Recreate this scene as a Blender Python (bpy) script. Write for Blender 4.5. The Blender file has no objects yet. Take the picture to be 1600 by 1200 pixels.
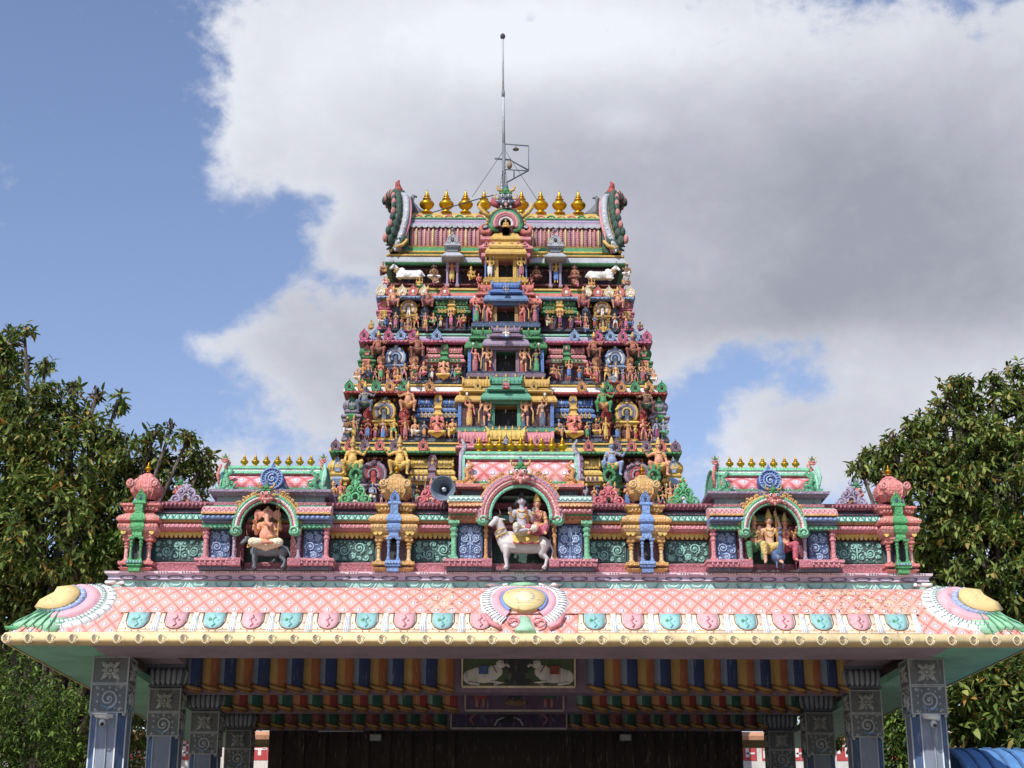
import bpy, math, random
from mathutils import Vector, Matrix, noise
from math import sin, cos, pi, radians, tan, atan, sqrt, exp, hypot, atan2
random.seed(7)
sc = bpy.context.scene
col = sc.collection
# ---------------------------------------------------------------- camera
FPX = 2430.0; TH = radians(18.43); PS = radians(.895); CAM = Vector((-.42, 0, 1.6))
cd = bpy.data.cameras.new('camera'); cd.lens = 36 * FPX / 1600; cd.sensor_width = 36
cd.clip_start = .1; cd.clip_end = 3000
cam = bpy.data.objects.new('camera', cd); col.objects.link(cam)
cam.location = CAM; cam.rotation_euler = (radians(90) + TH, 0, -PS); sc.camera = cam
# ---------------------------------------------------------------- light
SUN_EL, SUN_AZ = radians(46), radians(-30)      # azimuth: negative = from the left, measured from the viewer's back
sd = bpy.data.lights.new('sun', 'SUN'); sd.energy = 4.5; sd.angle = radians(.6); sd.color = (1, .955, .89)
sun = bpy.data.objects.new('sun', sd); col.objects.link(sun)
SDIR = Vector((sin(SUN_AZ) * cos(SUN_EL), -cos(SUN_AZ) * cos(SUN_EL), sin(SUN_EL)))
sun.rotation_euler = SDIR.to_track_quat('Z', 'Y').to_euler()
sc.view_settings.view_transform = 'Standard'; sc.view_settings.look = 'None'
sc.view_settings.exposure = 0.0; sc.view_settings.gamma = 1

def lin(h, desat=.0):
    h = h.lstrip('#'); r = []
    for k in (0, 2, 4):
        c = int(h[k:k+2], 16) / 255
        r.append(c / 12.92 if c <= .04045 else ((c + .055) / 1.055) ** 2.4)
    return tuple(r)

# ---------------------------------------------------------------- node expressions
class V:
    def __init__(s, nt, o): s.nt = nt; s.o = o
    def _m(s, op, *a):
        n = s.nt.nodes.new('ShaderNodeMath'); n.operation = op
        for i, v in enumerate((s,) + a):
            if isinstance(v, V): s.nt.links.new(v.o, n.inputs[i])
            else: n.inputs[i].default_value = v
        return V(s.nt, n.outputs[0])
    def __add__(s, b): return s._m('ADD', b)
    __radd__ = __add__
    def __sub__(s, b): return s._m('SUBTRACT', b)
    def __rsub__(s, b): return (s * -1) + b
    def __mul__(s, b): return s._m('MULTIPLY', b)
    __rmul__ = __mul__
    def __truediv__(s, b): return s._m('DIVIDE', b)
    def frac(s): return s._m('FRACT')
    def abs(s): return s._m('ABSOLUTE')
    def pow(s, b): return s._m('POWER', b)
    def lt(s, b): return s._m('LESS_THAN', b)
    def gt(s, b): return s._m('GREATER_THAN', b)
    def sqrt(s): return s._m('SQRT')
    def exp(s): return s._m('EXPONENT')
    def floor(s): return s._m('FLOOR')
    def mx(s, b): return s._m('MAXIMUM', b)
    def mn(s, b): return s._m('MINIMUM', b)
    def ss(s, a, b):
        n = s.nt.nodes.new('ShaderNodeMapRange'); n.interpolation_type = 'SMOOTHSTEP'
        s.nt.links.new(s.o, n.inputs[0]); n.inputs[1].default_value = a; n.inputs[2].default_value = b
        return V(s.nt, n.outputs[0])
def mixc(nt, fac, a, b):
    n = nt.nodes.new('ShaderNodeMix'); n.data_type = 'RGBA'
    for s, v in ((0, fac), (6, a), (7, b)):
        if isinstance(v, V): nt.links.new(v.o, n.inputs[s])
        elif hasattr(v, 'is_linked'): nt.links.new(v, n.inputs[s])
        elif s == 0: n.inputs[s].default_value = v
        else: n.inputs[s].default_value = (*v[:3], 1)
    return n.outputs[2]
def noise_n(nt, vec, scale, detail=4, rough=.55, dist=0):
    n = nt.nodes.new('ShaderNodeTexNoise'); n.inputs['Scale'].default_value = scale
    n.inputs['Detail'].default_value = detail; n.inputs['Roughness'].default_value = rough
    n.inputs['Distortion'].default_value = dist
    if vec is not None: nt.links.new(vec, n.inputs['Vector'])
    return V(nt, n.outputs[0])

# ---------------------------------------------------------------- sky with clouds (by direction)
def ray(px, py):
    Fv = Vector((sin(PS) * cos(TH), cos(PS) * cos(TH), sin(TH))); R = Vector((cos(PS), -sin(PS), 0)); U = R.cross(Fv)
    return Fv + R * ((px - 800) / FPX) + U * ((600 - py) / FPX)
def P(px, py, Y):
    r = ray(px, py); p = CAM + r * (Y / r.y); return p.x, p.z
def PX(px, py, Y): return P(px, py, Y)[0]
def PZ(py, Y, px=800): return P(px, py, Y)[1]

w = bpy.data.worlds.new('World'); sc.world = w; w.use_nodes = True; nt = w.node_tree; nt.nodes.clear()
out = nt.nodes.new('ShaderNodeOutputWorld')
sky = nt.nodes.new('ShaderNodeTexSky'); sky.sky_type = 'NISHITA'; sky.sun_disc = False
sky.sun_elevation = SUN_EL; sky.sun_rotation = atan2(SDIR.x, SDIR.y); sky.air_density = 1.15; sky.dust_density = .6; sky.ozone_density = 1.6
tc = nt.nodes.new('ShaderNodeTexCoord'); sx = nt.nodes.new('ShaderNodeSeparateXYZ'); nt.links.new(tc.outputs['Generated'], sx.inputs[0])
X_, Y_, Z_ = (V(nt, sx.outputs[i]) for i in range(3))
Yc_ = Y_.mx(.02)
U_ = X_ / Yc_; W_ = Z_ / Yc_
cmb = nt.nodes.new('ShaderNodeCombineXYZ'); nt.links.new(X_.o, cmb.inputs[0]); nt.links.new(Y_.o, cmb.inputs[1]); nt.links.new((Z_ * 1.3).o, cmb.inputs[2])
n1 = noise_n(nt, cmb.outputs[0], 4.2, 9, .57, .15); n2 = noise_n(nt, cmb.outputs[0], 13, 6, .6, .2); n3 = noise_n(nt, cmb.outputs[0], 2.6, 5, .5, .4)
def gauss(px, py, rx, ry, a):
    r = ray(px, py); u, v = r.x / r.y, r.z / r.y
    k = FPX * .93
    du = (U_ - u) * (k / rx); dv = (W_ - v) * (k / ry)
    return ((du * du + dv * dv) * -1.0).exp() * a
fld = None
for g in [(950, 60, 620, 260, 1.1), (470, 80, 150, 120, .95), (520, 190, 160, 110, .85), (390, 250, 60, 70, .6), (1250, 330, 480, 260, 1.3), (660, 330, 150, 120, .6),
          (545, 380, 80, 42, .75), (480, 530, 100, 75, .95), (350, 535, 75, 30, .75), (570, 610, 170, 110, .95), (450, 470, 60, 35, .5), (300, 740, 110, 45, .9), (800, 420, 380, 220, .9), (1500, 600, 200, 120, 1.0), (1240, 700, 160, 80, 1.0),
          (1480, 460, 300, 110, .5), (170, 330, 220, 420, -.7), (440, 385, 80, 42, -.7), (330, 430, 90, 60, -.5), (560, 440, 70, 22, -.55), (490, 325, 70, 30, -.5), (1200, 580, 150, 45, -.50), (1290, 535, 90, 30, -.28), (1085, 670, 60, 70, -.75), (1600, 120, 200, 200, .8), (1050, 420, 200, 120, .5)]:
    q = gauss(*g); fld = q if fld is None else fld + q
n4 = noise_n(nt, cmb.outputs[0], 42, 5, .62, .3)
n5 = noise_n(nt, cmb.outputs[0], 90, 4, .6, 0)
rid = ((n2 - .5).abs() * -5.0 + 1)
cov = fld.mn(1.5) + (n1 - .5) * 2.2 + (n2 - .5) * 1.5 + (rid - .55) * .22 + (n4 - .5) * 1.2 + (n5 - .5) * .45
mask = cov.ss(.12, .92)
# cloud brightness: bright rims and tops, grey body on the right
g1 = gauss(1430, 330, 420, 230, .42) + gauss(1200, 470, 420, 70, .16) + gauss(880, 260, 260, 120, .14) + gauss(1050, 150, 300, 90, .02) + gauss(760, 520, 300, 160, .12) + gauss(520, 640, 160, 100, .10)
g2 = gauss(880, 60, 380, 90, .30) + gauss(470, 110, 130, 130, .12) + gauss(970, 190, 60, 30, .14) + gauss(1530, 590, 130, 70, .14) + gauss(1250, 710, 110, 50, .12)
bright = ((n3 - .5) * .5 + (n1 - .5) * .35 + (n2 - .5) * .34 + (n4 - .5) * .10 + (1 - cov.ss(.5, 1.7)) * .16 + .71 + g2 - g1 * .72).mx(.42).mn(1.05)
bg = nt.nodes.new('ShaderNodeBackground')
skyc = nt.nodes.new('ShaderNodeMix'); skyc.data_type = 'RGBA'; skyc.blend_type = 'MULTIPLY'; skyc.inputs[0].default_value = 1
nt.links.new(sky.outputs[0], skyc.inputs[6]); skyc.inputs[7].default_value = (1.22, 1.12, 1.22, 1)
CL = 6.6
cc = nt.nodes.new('ShaderNodeCombineXYZ')
nt.links.new((bright * (CL * .98)).o, cc.inputs[0]); nt.links.new((bright * (CL * 1.0) + .06).o, cc.inputs[1]); nt.links.new((bright * (CL * 1.0) + .62).o, cc.inputs[2])
mx_ = mixc(nt, mask, skyc.outputs[2], cc.outputs[0])
nt.links.new(mx_, bg.inputs[0]); bg.inputs[1].default_value = .13
nt.links.new(bg.outputs[0], out.inputs[0])

# ---------------------------------------------------------------- materials
MATS = {}
NOCARVE = {'#a58a98', '#5da57b', '#1d191c', '#0b0a0b', '#5f6668', '#4f5864', '#738093', '#35547e', '#2c211b', '#57504a', '#b4a088', '#a08a70', '#6d6068', '#2f6aa8', '#3a3f45', '#d9d4cc', '#c8242a', '#ece6e0', '#4f6238', '#66496a', '#4a3560', '#78c49a', '#4389cc', '#5d7186', '#3a5588', '#2c5650', '#e8e2d4', '#33343c', '#242f3a'}
def paint(hexc, rough=.66, metal=0, var=.22, name=None, bump=.25, carve=0):
    key = (hexc, rough, metal, carve)
    if key in MATS: return MATS[key]
    m = bpy.data.materials.new(name or 'paint_' + hexc.strip('#')); m.use_nodes = True; nt = m.node_tree
    b = nt.nodes['Principled BSDF']; tc = nt.nodes.new('ShaderNodeTexCoord'); ge = nt.nodes.new('ShaderNodeNewGeometry')
    c = lin(hexc); g = .3 * c[0] + .55 * c[1] + .15 * c[2]; ds = .0 if metal else .17; c = tuple(x * (1 - ds) + g * ds + .012 * (ds > 0) for x in c)
    a = noise_n(nt, ge.outputs['Position'], 2.3, 5, .6); d = noise_n(nt, ge.outputs['Position'], 28, 4, .65)
    c1 = mixc(nt, a.ss(.35, .7), c, tuple(x * (1 - var) for x in c))
    gr = tuple(x * .45 + .02 for x in c)
    c2 = mixc(nt, d.ss(.58, .78) * .55, c1, gr)
    if not metal:      # rain streaks and soot of a shape of their own
        mp = nt.nodes.new('ShaderNodeMapping'); mp.inputs['Scale'].default_value = (1, 1, .16); nt.links.new(ge.outputs['Position'], mp.inputs['Vector'])
        st = noise_n(nt, mp.outputs[0], 11, 5, .65); c2 = mixc(nt, st.ss(.53, .70) * .6, c2, tuple(x * .42 + .03 for x in c)); st2 = noise_n(nt, mp.outputs[0], 23, 3, .6); c2 = mixc(nt, st2.ss(.56, .75) * .3, c2, (.62, .58, .54))
    hgt = d
    if carve:
        dn = nt.nodes.new('ShaderNodeTexNoise'); dn.inputs['Scale'].default_value = 9; nt.links.new(ge.outputs['Position'], dn.inputs['Vector'])
        va = nt.nodes.new('ShaderNodeVectorMath'); va.operation = 'MULTIPLY_ADD'; nt.links.new(dn.outputs['Color'], va.inputs[0]); va.inputs[1].default_value = (.05, .05, .05); nt.links.new(ge.outputs['Position'], va.inputs[2])
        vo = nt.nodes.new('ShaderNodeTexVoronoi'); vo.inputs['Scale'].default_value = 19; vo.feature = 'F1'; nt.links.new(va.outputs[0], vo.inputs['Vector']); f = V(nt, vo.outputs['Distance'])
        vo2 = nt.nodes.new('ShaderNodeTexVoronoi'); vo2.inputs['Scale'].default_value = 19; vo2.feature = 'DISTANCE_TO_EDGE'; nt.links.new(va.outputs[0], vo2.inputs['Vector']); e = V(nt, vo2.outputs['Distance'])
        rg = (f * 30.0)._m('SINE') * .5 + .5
        c2 = mixc(nt, e.ss(.10, .02) * (.55 * carve), c2, tuple(x * .5 for x in c)); c2 = mixc(nt, f.ss(.24, .08) * (.34 * carve), c2, tuple(min(1, x * .5 + .42) for x in c))  # crease shade at cell edges and highlights at cell centres painted into the colour
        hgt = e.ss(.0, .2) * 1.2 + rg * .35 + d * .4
    nt.links.new(c2, b.inputs['Base Color']); b.inputs['Roughness'].default_value = rough; b.inputs['Metallic'].default_value = metal
    if bump:
        bp = nt.nodes.new('ShaderNodeBump'); bp.inputs['Strength'].default_value = bump; bp.inputs['Distance'].default_value = .012 if carve else .01
        if carve: bp.inputs['Strength'].default_value = .55
        nt.links.new(hgt.o, bp.inputs['Height']); nt.links.new(bp.outputs[0], b.inputs['Normal'])
    MATS[key] = m; return m
GOLD = paint('#c8961e', .34, .75, .25, 'gold_paint', .1)
C = dict(gold='#dcae33', pink='#e58a92', hotpink='#d4608c', salmon='#dd7264', red='#b8342f', maroon='#5e2730', dark='#1d191c', black='#0b0a0b', mint='#8fd8b8', teal='#5fb3ac',
         green='#3fa362', leaf='#2f8f4c', dkgreen='#23503c', blue='#4f83cc', ltblue='#8fb0dc', navy='#2b4470', slate='#5b6a80', grey='#767c86', ltgrey='#b4bac2', lilac='#a592b2', mauve='#8d6a80',
         orange='#dc9440', yellow='#e8c13c', cream='#f1dfb2', white='#ece9e4', panel='#2c5650', bpanel='#3a5588', tan='#cf8a5c', skin='#dd9468', brown='#6b3d2b', rose='#b8616e', wine='#7a3540')
CARVE = .8
def M(c):
    if not isinstance(c, str): return c
    if c == 'gilt': return GOLD
    h = C.get(c, c); return paint(h, carve=0 if h in NOCARVE else CARVE)
def MF(c): return c if not isinstance(c, str) else paint(C.get(c, c))

# ---------------------------------------------------------------- mesh builder
class MB:
    def __init__(s): s.v = []; s.f = []; s.m = []; s.sm = []; s.mats = []; s.uv = {}; s.T = None
    def mi(s, c):
        m = M(c)
        if m not in s.mats: s.mats.append(m)
        return s.mats.index(m)
    def av(s, p):
        s.v.append(tuple(s.T @ Vector(p)) if s.T is not None else tuple(p)); return len(s.v) - 1
    def face(s, idx, c, smooth=False, uv=None):
        if uv: s.uv[len(s.f)] = uv
        s.f.append(idx); s.m.append(s.mi(c)); s.sm.append(smooth)
    def quad(s, a, b, c_, d, c): s.face([s.av(a), s.av(b), s.av(c_), s.av(d)], c)
    def box(s, x0, x1, y0, y1, z0, z1, c):
        i = [s.av(p) for p in ((x0, y0, z0), (x1, y0, z0), (x1, y1, z0), (x0, y1, z0), (x0, y0, z1), (x1, y0, z1), (x1, y1, z1), (x0, y1, z1))]
        for q in ((0, 3, 2, 1), (4, 5, 6, 7), (0, 1, 5, 4), (1, 2, 6, 5), (2, 3, 7, 6), (3, 0, 4, 7)): s.face([i[k] for k in q], c)
    def ring(s, rect, prof, c, smooth=False, top=True, bottom=True):
        """prof: list of (out, z[, colour of the band above]) round a rectangle"""
        x0, x1, y0, y1 = rect; rows = []
        smooth = smooth == 2
        for p in prof:
            o, z = p[0], p[1]
            rows.append([s.av((x0 - o, y0 - o, z)), s.av((x1 + o, y0 - o, z)), s.av((x1 + o, y1 + o, z)), s.av((x0 - o, y1 + o, z))])
        cc = c
        for k in range(len(rows) - 1):
            if len(prof[k]) > 2: cc = prof[k][2]
            for j in range(4):
                s.face([rows[k][j], rows[k][(j + 1) % 4], rows[k + 1][(j + 1) % 4], rows[k + 1][j]], cc, smooth)
        if bottom: s.face(rows[0][::-1], c)
        if top: s.face(rows[-1], cc)
    def cring(s, rect, prof, c, ch=.28):
        """like ring but with cut corners; ch = share of the half width cut off"""
        x0, x1, y0, y1 = rect; cx, cy = (x0 + x1) / 2, (y0 + y1) / 2; rows = []; cc = c
        for p in prof:
            hx, hy = (x1 - x0) / 2 + p[0], (y1 - y0) / 2 + p[0]; k = min(hx, hy) * ch
            rows.append([s.av((cx + a, cy + b, p[1])) for a, b in ((-hx + k, -hy), (hx - k, -hy), (hx, -hy + k), (hx, hy - k), (hx - k, hy), (-hx + k, hy), (-hx, hy - k), (-hx, -hy + k))])
        for k in range(len(rows) - 1):
            if len(prof[k]) > 2: cc = prof[k][2]
            for j in range(8): s.face([rows[k][j], rows[k][(j + 1) % 8], rows[k + 1][(j + 1) % 8], rows[k + 1][j]], cc)
        s.face(rows[-1], cc)
    def lathe(s, cx, cy, prof, c, n=10, smooth=True, sx=1, sy=1, rot=0):
        rows = []; cc = c
        for p in prof:
            rows.append([s.av((cx + cos(2 * pi * k / n + rot) * p[0] * sx, cy + sin(2 * pi * k / n + rot) * p[0] * sy, p[1])) for k in range(n)])
        for k in range(len(rows) - 1):
            if len(prof[k]) > 2: cc = prof[k][2]
            for j in range(n): s.face([rows[k][j], rows[k][(j + 1) % n], rows[k + 1][(j + 1) % n], rows[k + 1][j]], cc, smooth)
        s.face(rows[0][::-1], c); s.face(rows[-1], cc)
    def tube(s, pts, rad, c, n=6, cap=True, flat=1.0, ax=None):
        pts = [Vector(p) for p in pts]; rows = []
        if not hasattr(rad, '__len__'): rad = [rad] * len(pts)
        prev = None
        for i, p in enumerate(pts):
            t = (pts[min(i + 1, len(pts) - 1)] - pts[max(i - 1, 0)])
            if t.length < 1e-9: t = Vector((0, 0, 1))
            t.normalize()
            if ax is not None: b = Vector(ax); a = b.cross(t)
            else:
                a = prev - t * prev.dot(t) if prev is not None else t.orthogonal()
                b = t.cross(a)
            if a.length < 1e-6: a = t.orthogonal()
            a.normalize(); prev = a; b = t.cross(a).normalized() if ax is None else Vector(ax)
            rows.append([s.av(p + a * (cos(2 * pi * k / n) * rad[i]) + b * (sin(2 * pi * k / n) * rad[i] * flat)) for k in range(n)])
        for k in range(len(rows) - 1):
            for j in range(n): s.face([rows[k][j], rows[k][(j + 1) % n], rows[k + 1][(j + 1) % n], rows[k + 1][j]], c, True)
        if cap: s.face(rows[0][::-1], c); s.face(rows[-1], c)
    def blob(s, p, r, c, n=8, m=5):
        if not hasattr(r, '__len__'): r = (r, r, r)
        rows = []
        for i in range(1, m):
            a = -pi / 2 + pi * i / m
            rows.append([s.av((p[0] + cos(2 * pi * k / n) * cos(a) * r[0], p[1] + sin(2 * pi * k / n) * cos(a) * r[1], p[2] + sin(a) * r[2])) for k in range(n)])
        lo = s.av((p[0], p[1], p[2] - r[2])); hi = s.av((p[0], p[1], p[2] + r[2]))
        for k in range(len(rows) - 1):
            for j in range(n): s.face([rows[k][j], rows[k][(j + 1) % n], rows[k + 1][(j + 1) % n], rows[k + 1][j]], c, True)
        for j in range(n): s.face([lo, rows[0][(j + 1) % n], rows[0][j]], c, True); s.face([hi, rows[-1][j], rows[-1][(j + 1) % n]], c, True)
    def prism(s, poly, y0, y1, c, side=None):
        """poly: (x,z) outline counter-clockwise seen from the front (-Y); front face at y0"""
        a = [s.av((x, y0, z)) for x, z in poly]; b = [s.av((x, y1, z)) for x, z in poly]
        s.face(a, c); s.face(b[::-1], c)
        for k in range(len(poly)): s.face([a[k], b[k], b[(k + 1) % len(poly)], a[(k + 1) % len(poly)]], side or c)
    def spiral(s, cx, y, cz, R, turns, a0, sgn, w, c, h=None, r_end=.12, n=None):
        """raised scroll in a plane facing -Y; starts outside at angle a0"""
        n = n or max(8, int(11 * turns)); pts = []; rr = []
        for i in range(n + 1):
            t = i / n; r = R * (1 - t) + R * r_end * t; a = a0 + sgn * t * turns * 2 * pi
            pts.append((cx + cos(a) * r, y, cz + sin(a) * r)); rr.append(w * (1 - .45 * t))
        s.tube(pts, rr, c, 5, True, (h or w) / w, ax=(0, 1, 0))
        s.blob((cx, y, cz), (w * 1.5, (h or w), w * 1.5), c, 6, 4)
    def mesh(s, name='m'):
        me = bpy.data.meshes.new(name); me.from_pydata(s.v, [], s.f)
        for m in s.mats: me.materials.append(m)
        me.polygons.foreach_set('material_index', s.m); me.polygons.foreach_set('use_smooth', s.sm)
        if s.uv:
            ul = me.uv_layers.new(name='UVMap')
            for fi, uv in s.uv.items():
                for k, li in enumerate(me.polygons[fi].loop_indices): ul.data[li].uv = uv[k]
        me.validate(); me.update(); return me

def empty(name, loc, label, cat, group=None):
    o = bpy.data.objects.new(name, None); col.objects.link(o); o.location = loc; o.empty_display_size = .2
    o['label'] = label; o['category'] = cat
    if group: o['group'] = group
    return o
def part(name, parent):
    e = bpy.data.objects.new(name, None); col.objects.link(e); e.parent = parent; e.matrix_parent_inverse = Matrix.Translation(-parent.location); e.empty_display_size = .1; return e
def put(me, name, parent=None, loc=(0, 0, 0), rz=0, sc_=1, label=None):
    if isinstance(me, MB): me = me.mesh(name)
    o = bpy.data.objects.new(name, me); col.objects.link(o)
    o.location = loc; o.rotation_euler = (0, 0, rz); o.scale = (sc_, sc_, sc_) if not hasattr(sc_, '__len__') else sc_
    if parent is not None:
        o.parent = parent
        if parent.parent is None: o.matrix_parent_inverse = Matrix.Translation(-parent.location)
        else: o.matrix_parent_inverse = Matrix.Identity(4)
    if label: o['label'] = label
    return o
def tagged(o, label, cat, group=None, kind=None):
    if label: o['label'] = label
    if cat: o['category'] = cat
    if group: o['group'] = group
    if kind: o['kind'] = kind
    return o
# ---------------------------------------------------------------- ornament builders
def leafline(w, h, n=14):
    """pointed horseshoe outline, counter-clockwise from the front, base centred at the origin"""
    pts = [(-.40, 0), (.40, 0), (.43, .12), (.52, .28), (.50, .46), (.38, .64), (.20, .78), (.08, .88), (0, 1.0), (-.08, .88), (-.20, .78), (-.38, .64), (-.50, .46), (-.52, .28), (-.43, .12)]
    return [(x * w, z * h) for x, z in pts]
def kudu(mb, cx, y, z, w, h, c, acc='dark', scroll=False, d=None):
    d = d or .18 * w
    mb.prism([(cx + a, z + b) for a, b in leafline(w, h)], y, y + d, c)
    pts = [(cx + a * .86, y - .01 * w, z + b * .9 + .04 * h) for a, b in leafline(w, h)[1:]] + [(cx - .40 * w * .86, y, z + .04 * h)]
    mb.tube(pts, .055 * w, c, 5, True)
    mb.blob((cx, y, z + .36 * h), (.17 * w, .07 * w, .2 * h), acc, 8, 4)
    mb.tube([(cx + cos(a) * .27 * w, y - .01 * w, z + .36 * h + sin(a) * .28 * h) for a in [radians(-50 + 280 * k / 10) for k in range(11)]], .045 * w, c, 4)
    if scroll:
        for s in (-1, 1):
            mb.spiral(cx + s * .52 * w, y, z + .14 * h, .17 * w, 1.3, pi / 2, s, .045 * w, c)
    mb.blob((cx, y, z + 1.0 * h), .06 * w, c, 6, 4)
FINP = [(.34, 0), (.38, .04), (.24, .08), (.17, .13), (.24, .18), (.43, .27), (.50, .36), (.48, .42), (.36, .49), (.17, .54), (.26, .575), (.29, .60), (.14, .64), (.13, .67), (.20, .70), (.17, .74), (.09, .79), (.10, .84), (.04, .93), (.01, 1)]
def finial(mb, cx, cy, z, h, k=.58, n=10, c='gilt'):
    mb.lathe(cx, cy, [(r * h * k, z + t * h) for r, t in FINP], c, n)
def sfinial(mb, cx, cy, z, h, n=6, c='gilt', k=.5):
    mb.lathe(cx, cy, [(r * h * k, z + t * h) for r, t in ((.3, 0), (.2, .12), (.5, .3), (.45, .45), (.18, .55), (.26, .64), (.1, .75), (.01, 1))], c, n)
def crest(mb, cx, y, z, w, h, c):
    """pierced palmette crest of paired scrolls"""
    t = .036 * w
    for s in (-1, 1):
        mb.spiral(cx + s * .33 * w, y, z + .15 * h, .17 * w, 1.4, -pi / 2 , s, t * 1.2, c, t * 2)
        mb.tube([(cx + s * a * w, y, z + b * h) for a, b in ((.50, .0), (.34, .02), (.18, .12), (.22, .26), (.30, .40), (.24, .54), (.12, .60))], [t * 1.3] * 7, c, 6)
        mb.spiral(cx + s * .17 * w, y, z + .48 * h, .13 * w, 1.2, -pi / 2, -s, t, c, t * 2)
        mb.spiral(cx + s * .11 * w, y, z + .70 * h, .08 * w, 1.0, -pi / 2, -s, t * .9, c, t * 1.6)
        mb.tube([(cx + s * a * w, y, z + b * h) for a, b in ((.48, .0), (.52, .10), (.46, .18))], t, c, 5)
    mb.tube([(cx + cos(a) * .12 * w, y, z + .20 * h + sin(a) * .15 * h) for a in [radians(-40 + 260 * k / 10) for k in range(11)]], t * 1.3, c, 6)
    mb.tube([(cx, y, z + .42 * h), (cx, y, z + .6 * h), (cx, y, z + .8 * h)], [t * 1.6, t * 2.1, t], c, 6)
    mb.blob((cx, y, z + .9 * h), (.055 * w, .05 * w, .10 * h), c, 7, 5)
    mb.box(cx - .5 * w, cx + .5 * w, y - t, y + 2 * t, z - .02 * h, z + .04 * h, c)
    mb.prism([(cx + a * w, z + b * h) for a, b in ((-.40, .03), (-.1, .03), (-.1, .2), (0, .36), (.1, .2), (.1, .03), (.40, .03), (.24, .30), (.18, .55), (.0, .8), (-.18, .55), (-.24, .30))], y + t * .5, y + 2 * t, c)
def monster(mb, cx, y, z, s, c1='salmon', c2='leaf', c3='gold'):
    """fanged guardian face; s = height"""
    mb.blob((cx, y, z + .42 * s), (.34 * s, .22 * s, .34 * s), c1, 10, 7)
    mb.blob((cx, y - .12 * s, z + .18 * s), (.30 * s, .2 * s, .12 * s), c1, 8, 5)
    mb.blob((cx, y - .26 * s, z + .12 * s), (.08 * s, .05 * s, .16 * s), '#e88f86', 7, 5)
    mb.blob((cx, y - .24 * s, z + .40 * s), (.09 * s, .12 * s, .09 * s), c1, 7, 5)
    for k in (-1, 1):
        mb.blob((cx + k * .15 * s, y - .2 * s, z + .52 * s), (.085 * s, .06 * s, .085 * s), 'white', 8, 5)
        mb.blob((cx + k * .15 * s, y - .255 * s, z + .52 * s), (.04 * s, .02 * s, .045 * s), 'black', 6, 4)
        mb.blob((cx + k * .14 * s, y - .15 * s, z + .66 * s), (.15 * s, .10 * s, .07 * s), c2, 8, 5)
        mb.tube([(cx + k * a * s, y - .1 * s, z + b * s) for a, b in ((.28, .45), (.44, .40), (.50, .58), (.38, .66))], [.05 * s, .05 * s, .04 * s, .02 * s], c3, 6)
        mb.tube([(cx + k * a * s, y - .1 * s, z + b * s) for a, b in ((.16, .78), (.34, .84), (.40, 1.0), (.30, 1.08))], [.07 * s, .06 * s, .04 * s, .015 * s], c3, 6)
        mb.tube([(cx + k * .12 * s, y - .27 * s, z + .26 * s), (cx + k * .14 * s, y - .3 * s, z + .12 * s)], [.03 * s, .008 * s], 'white', 5)
        mb.blob((cx + k * .27 * s, y - .15 * s, z + .24 * s), (.11 * s, .1 * s, .09 * s), c1, 7, 5)
    mb.blob((cx, y - .05 * s, z + .82 * s), (.16 * s, .12 * s, .16 * s), c2, 8, 5)
    mb.lathe(cx, y, [(.10 * s, z + .9 * s), (.12 * s, z + 1.0 * s), (.03 * s, z + 1.2 * s)], 'slate', 7)
def vault(mb, x0, x1, yf, yb, z0, z1, c, uv=True, n=10, bulge=.0, m=None):
    """barrel vault along x; returns the front curve as (y,z) from the foot to the ridge"""
    ym = (yf + yb) / 2; cur = []
    for i in range(n + 1):
        t = i / n; a = t * pi / 2
        cur.append((yf + (ym - yf) * (1 - cos(a)) - bulge * sin(pi * min(1, t * 1.6)) * (1 if t < .625 else 0), z0 + (z1 - z0) * sin(a)))
    back = [(2 * ym - y, z) for y, z in cur[:-1]][::-1]
    allp = cur + back; L = [0]
    for k in range(1, len(allp)): L.append(L[-1] + hypot(allp[k][0] - allp[k-1][0], allp[k][1] - allp[k-1][1]))
    for k in range(len(allp) - 1):
        (ya, za), (yb_, zb) = allp[k], allp[k + 1]
        i = [mb.av((x0, ya, za)), mb.av((x1, ya, za)), mb.av((x1, yb_, zb)), mb.av((x0, yb_, zb))]
        mb.face(i, m or c, True, [(x0, L[k]), (x1, L[k]), (x1, L[k + 1]), (x0, L[k + 1])])
    for x, s in ((x0, 1), (x1, -1)):
        i = [mb.av((x, y, z)) for y, z in allp]; mb.face(i if s < 0 else i[::-1], c)
    return cur
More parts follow.
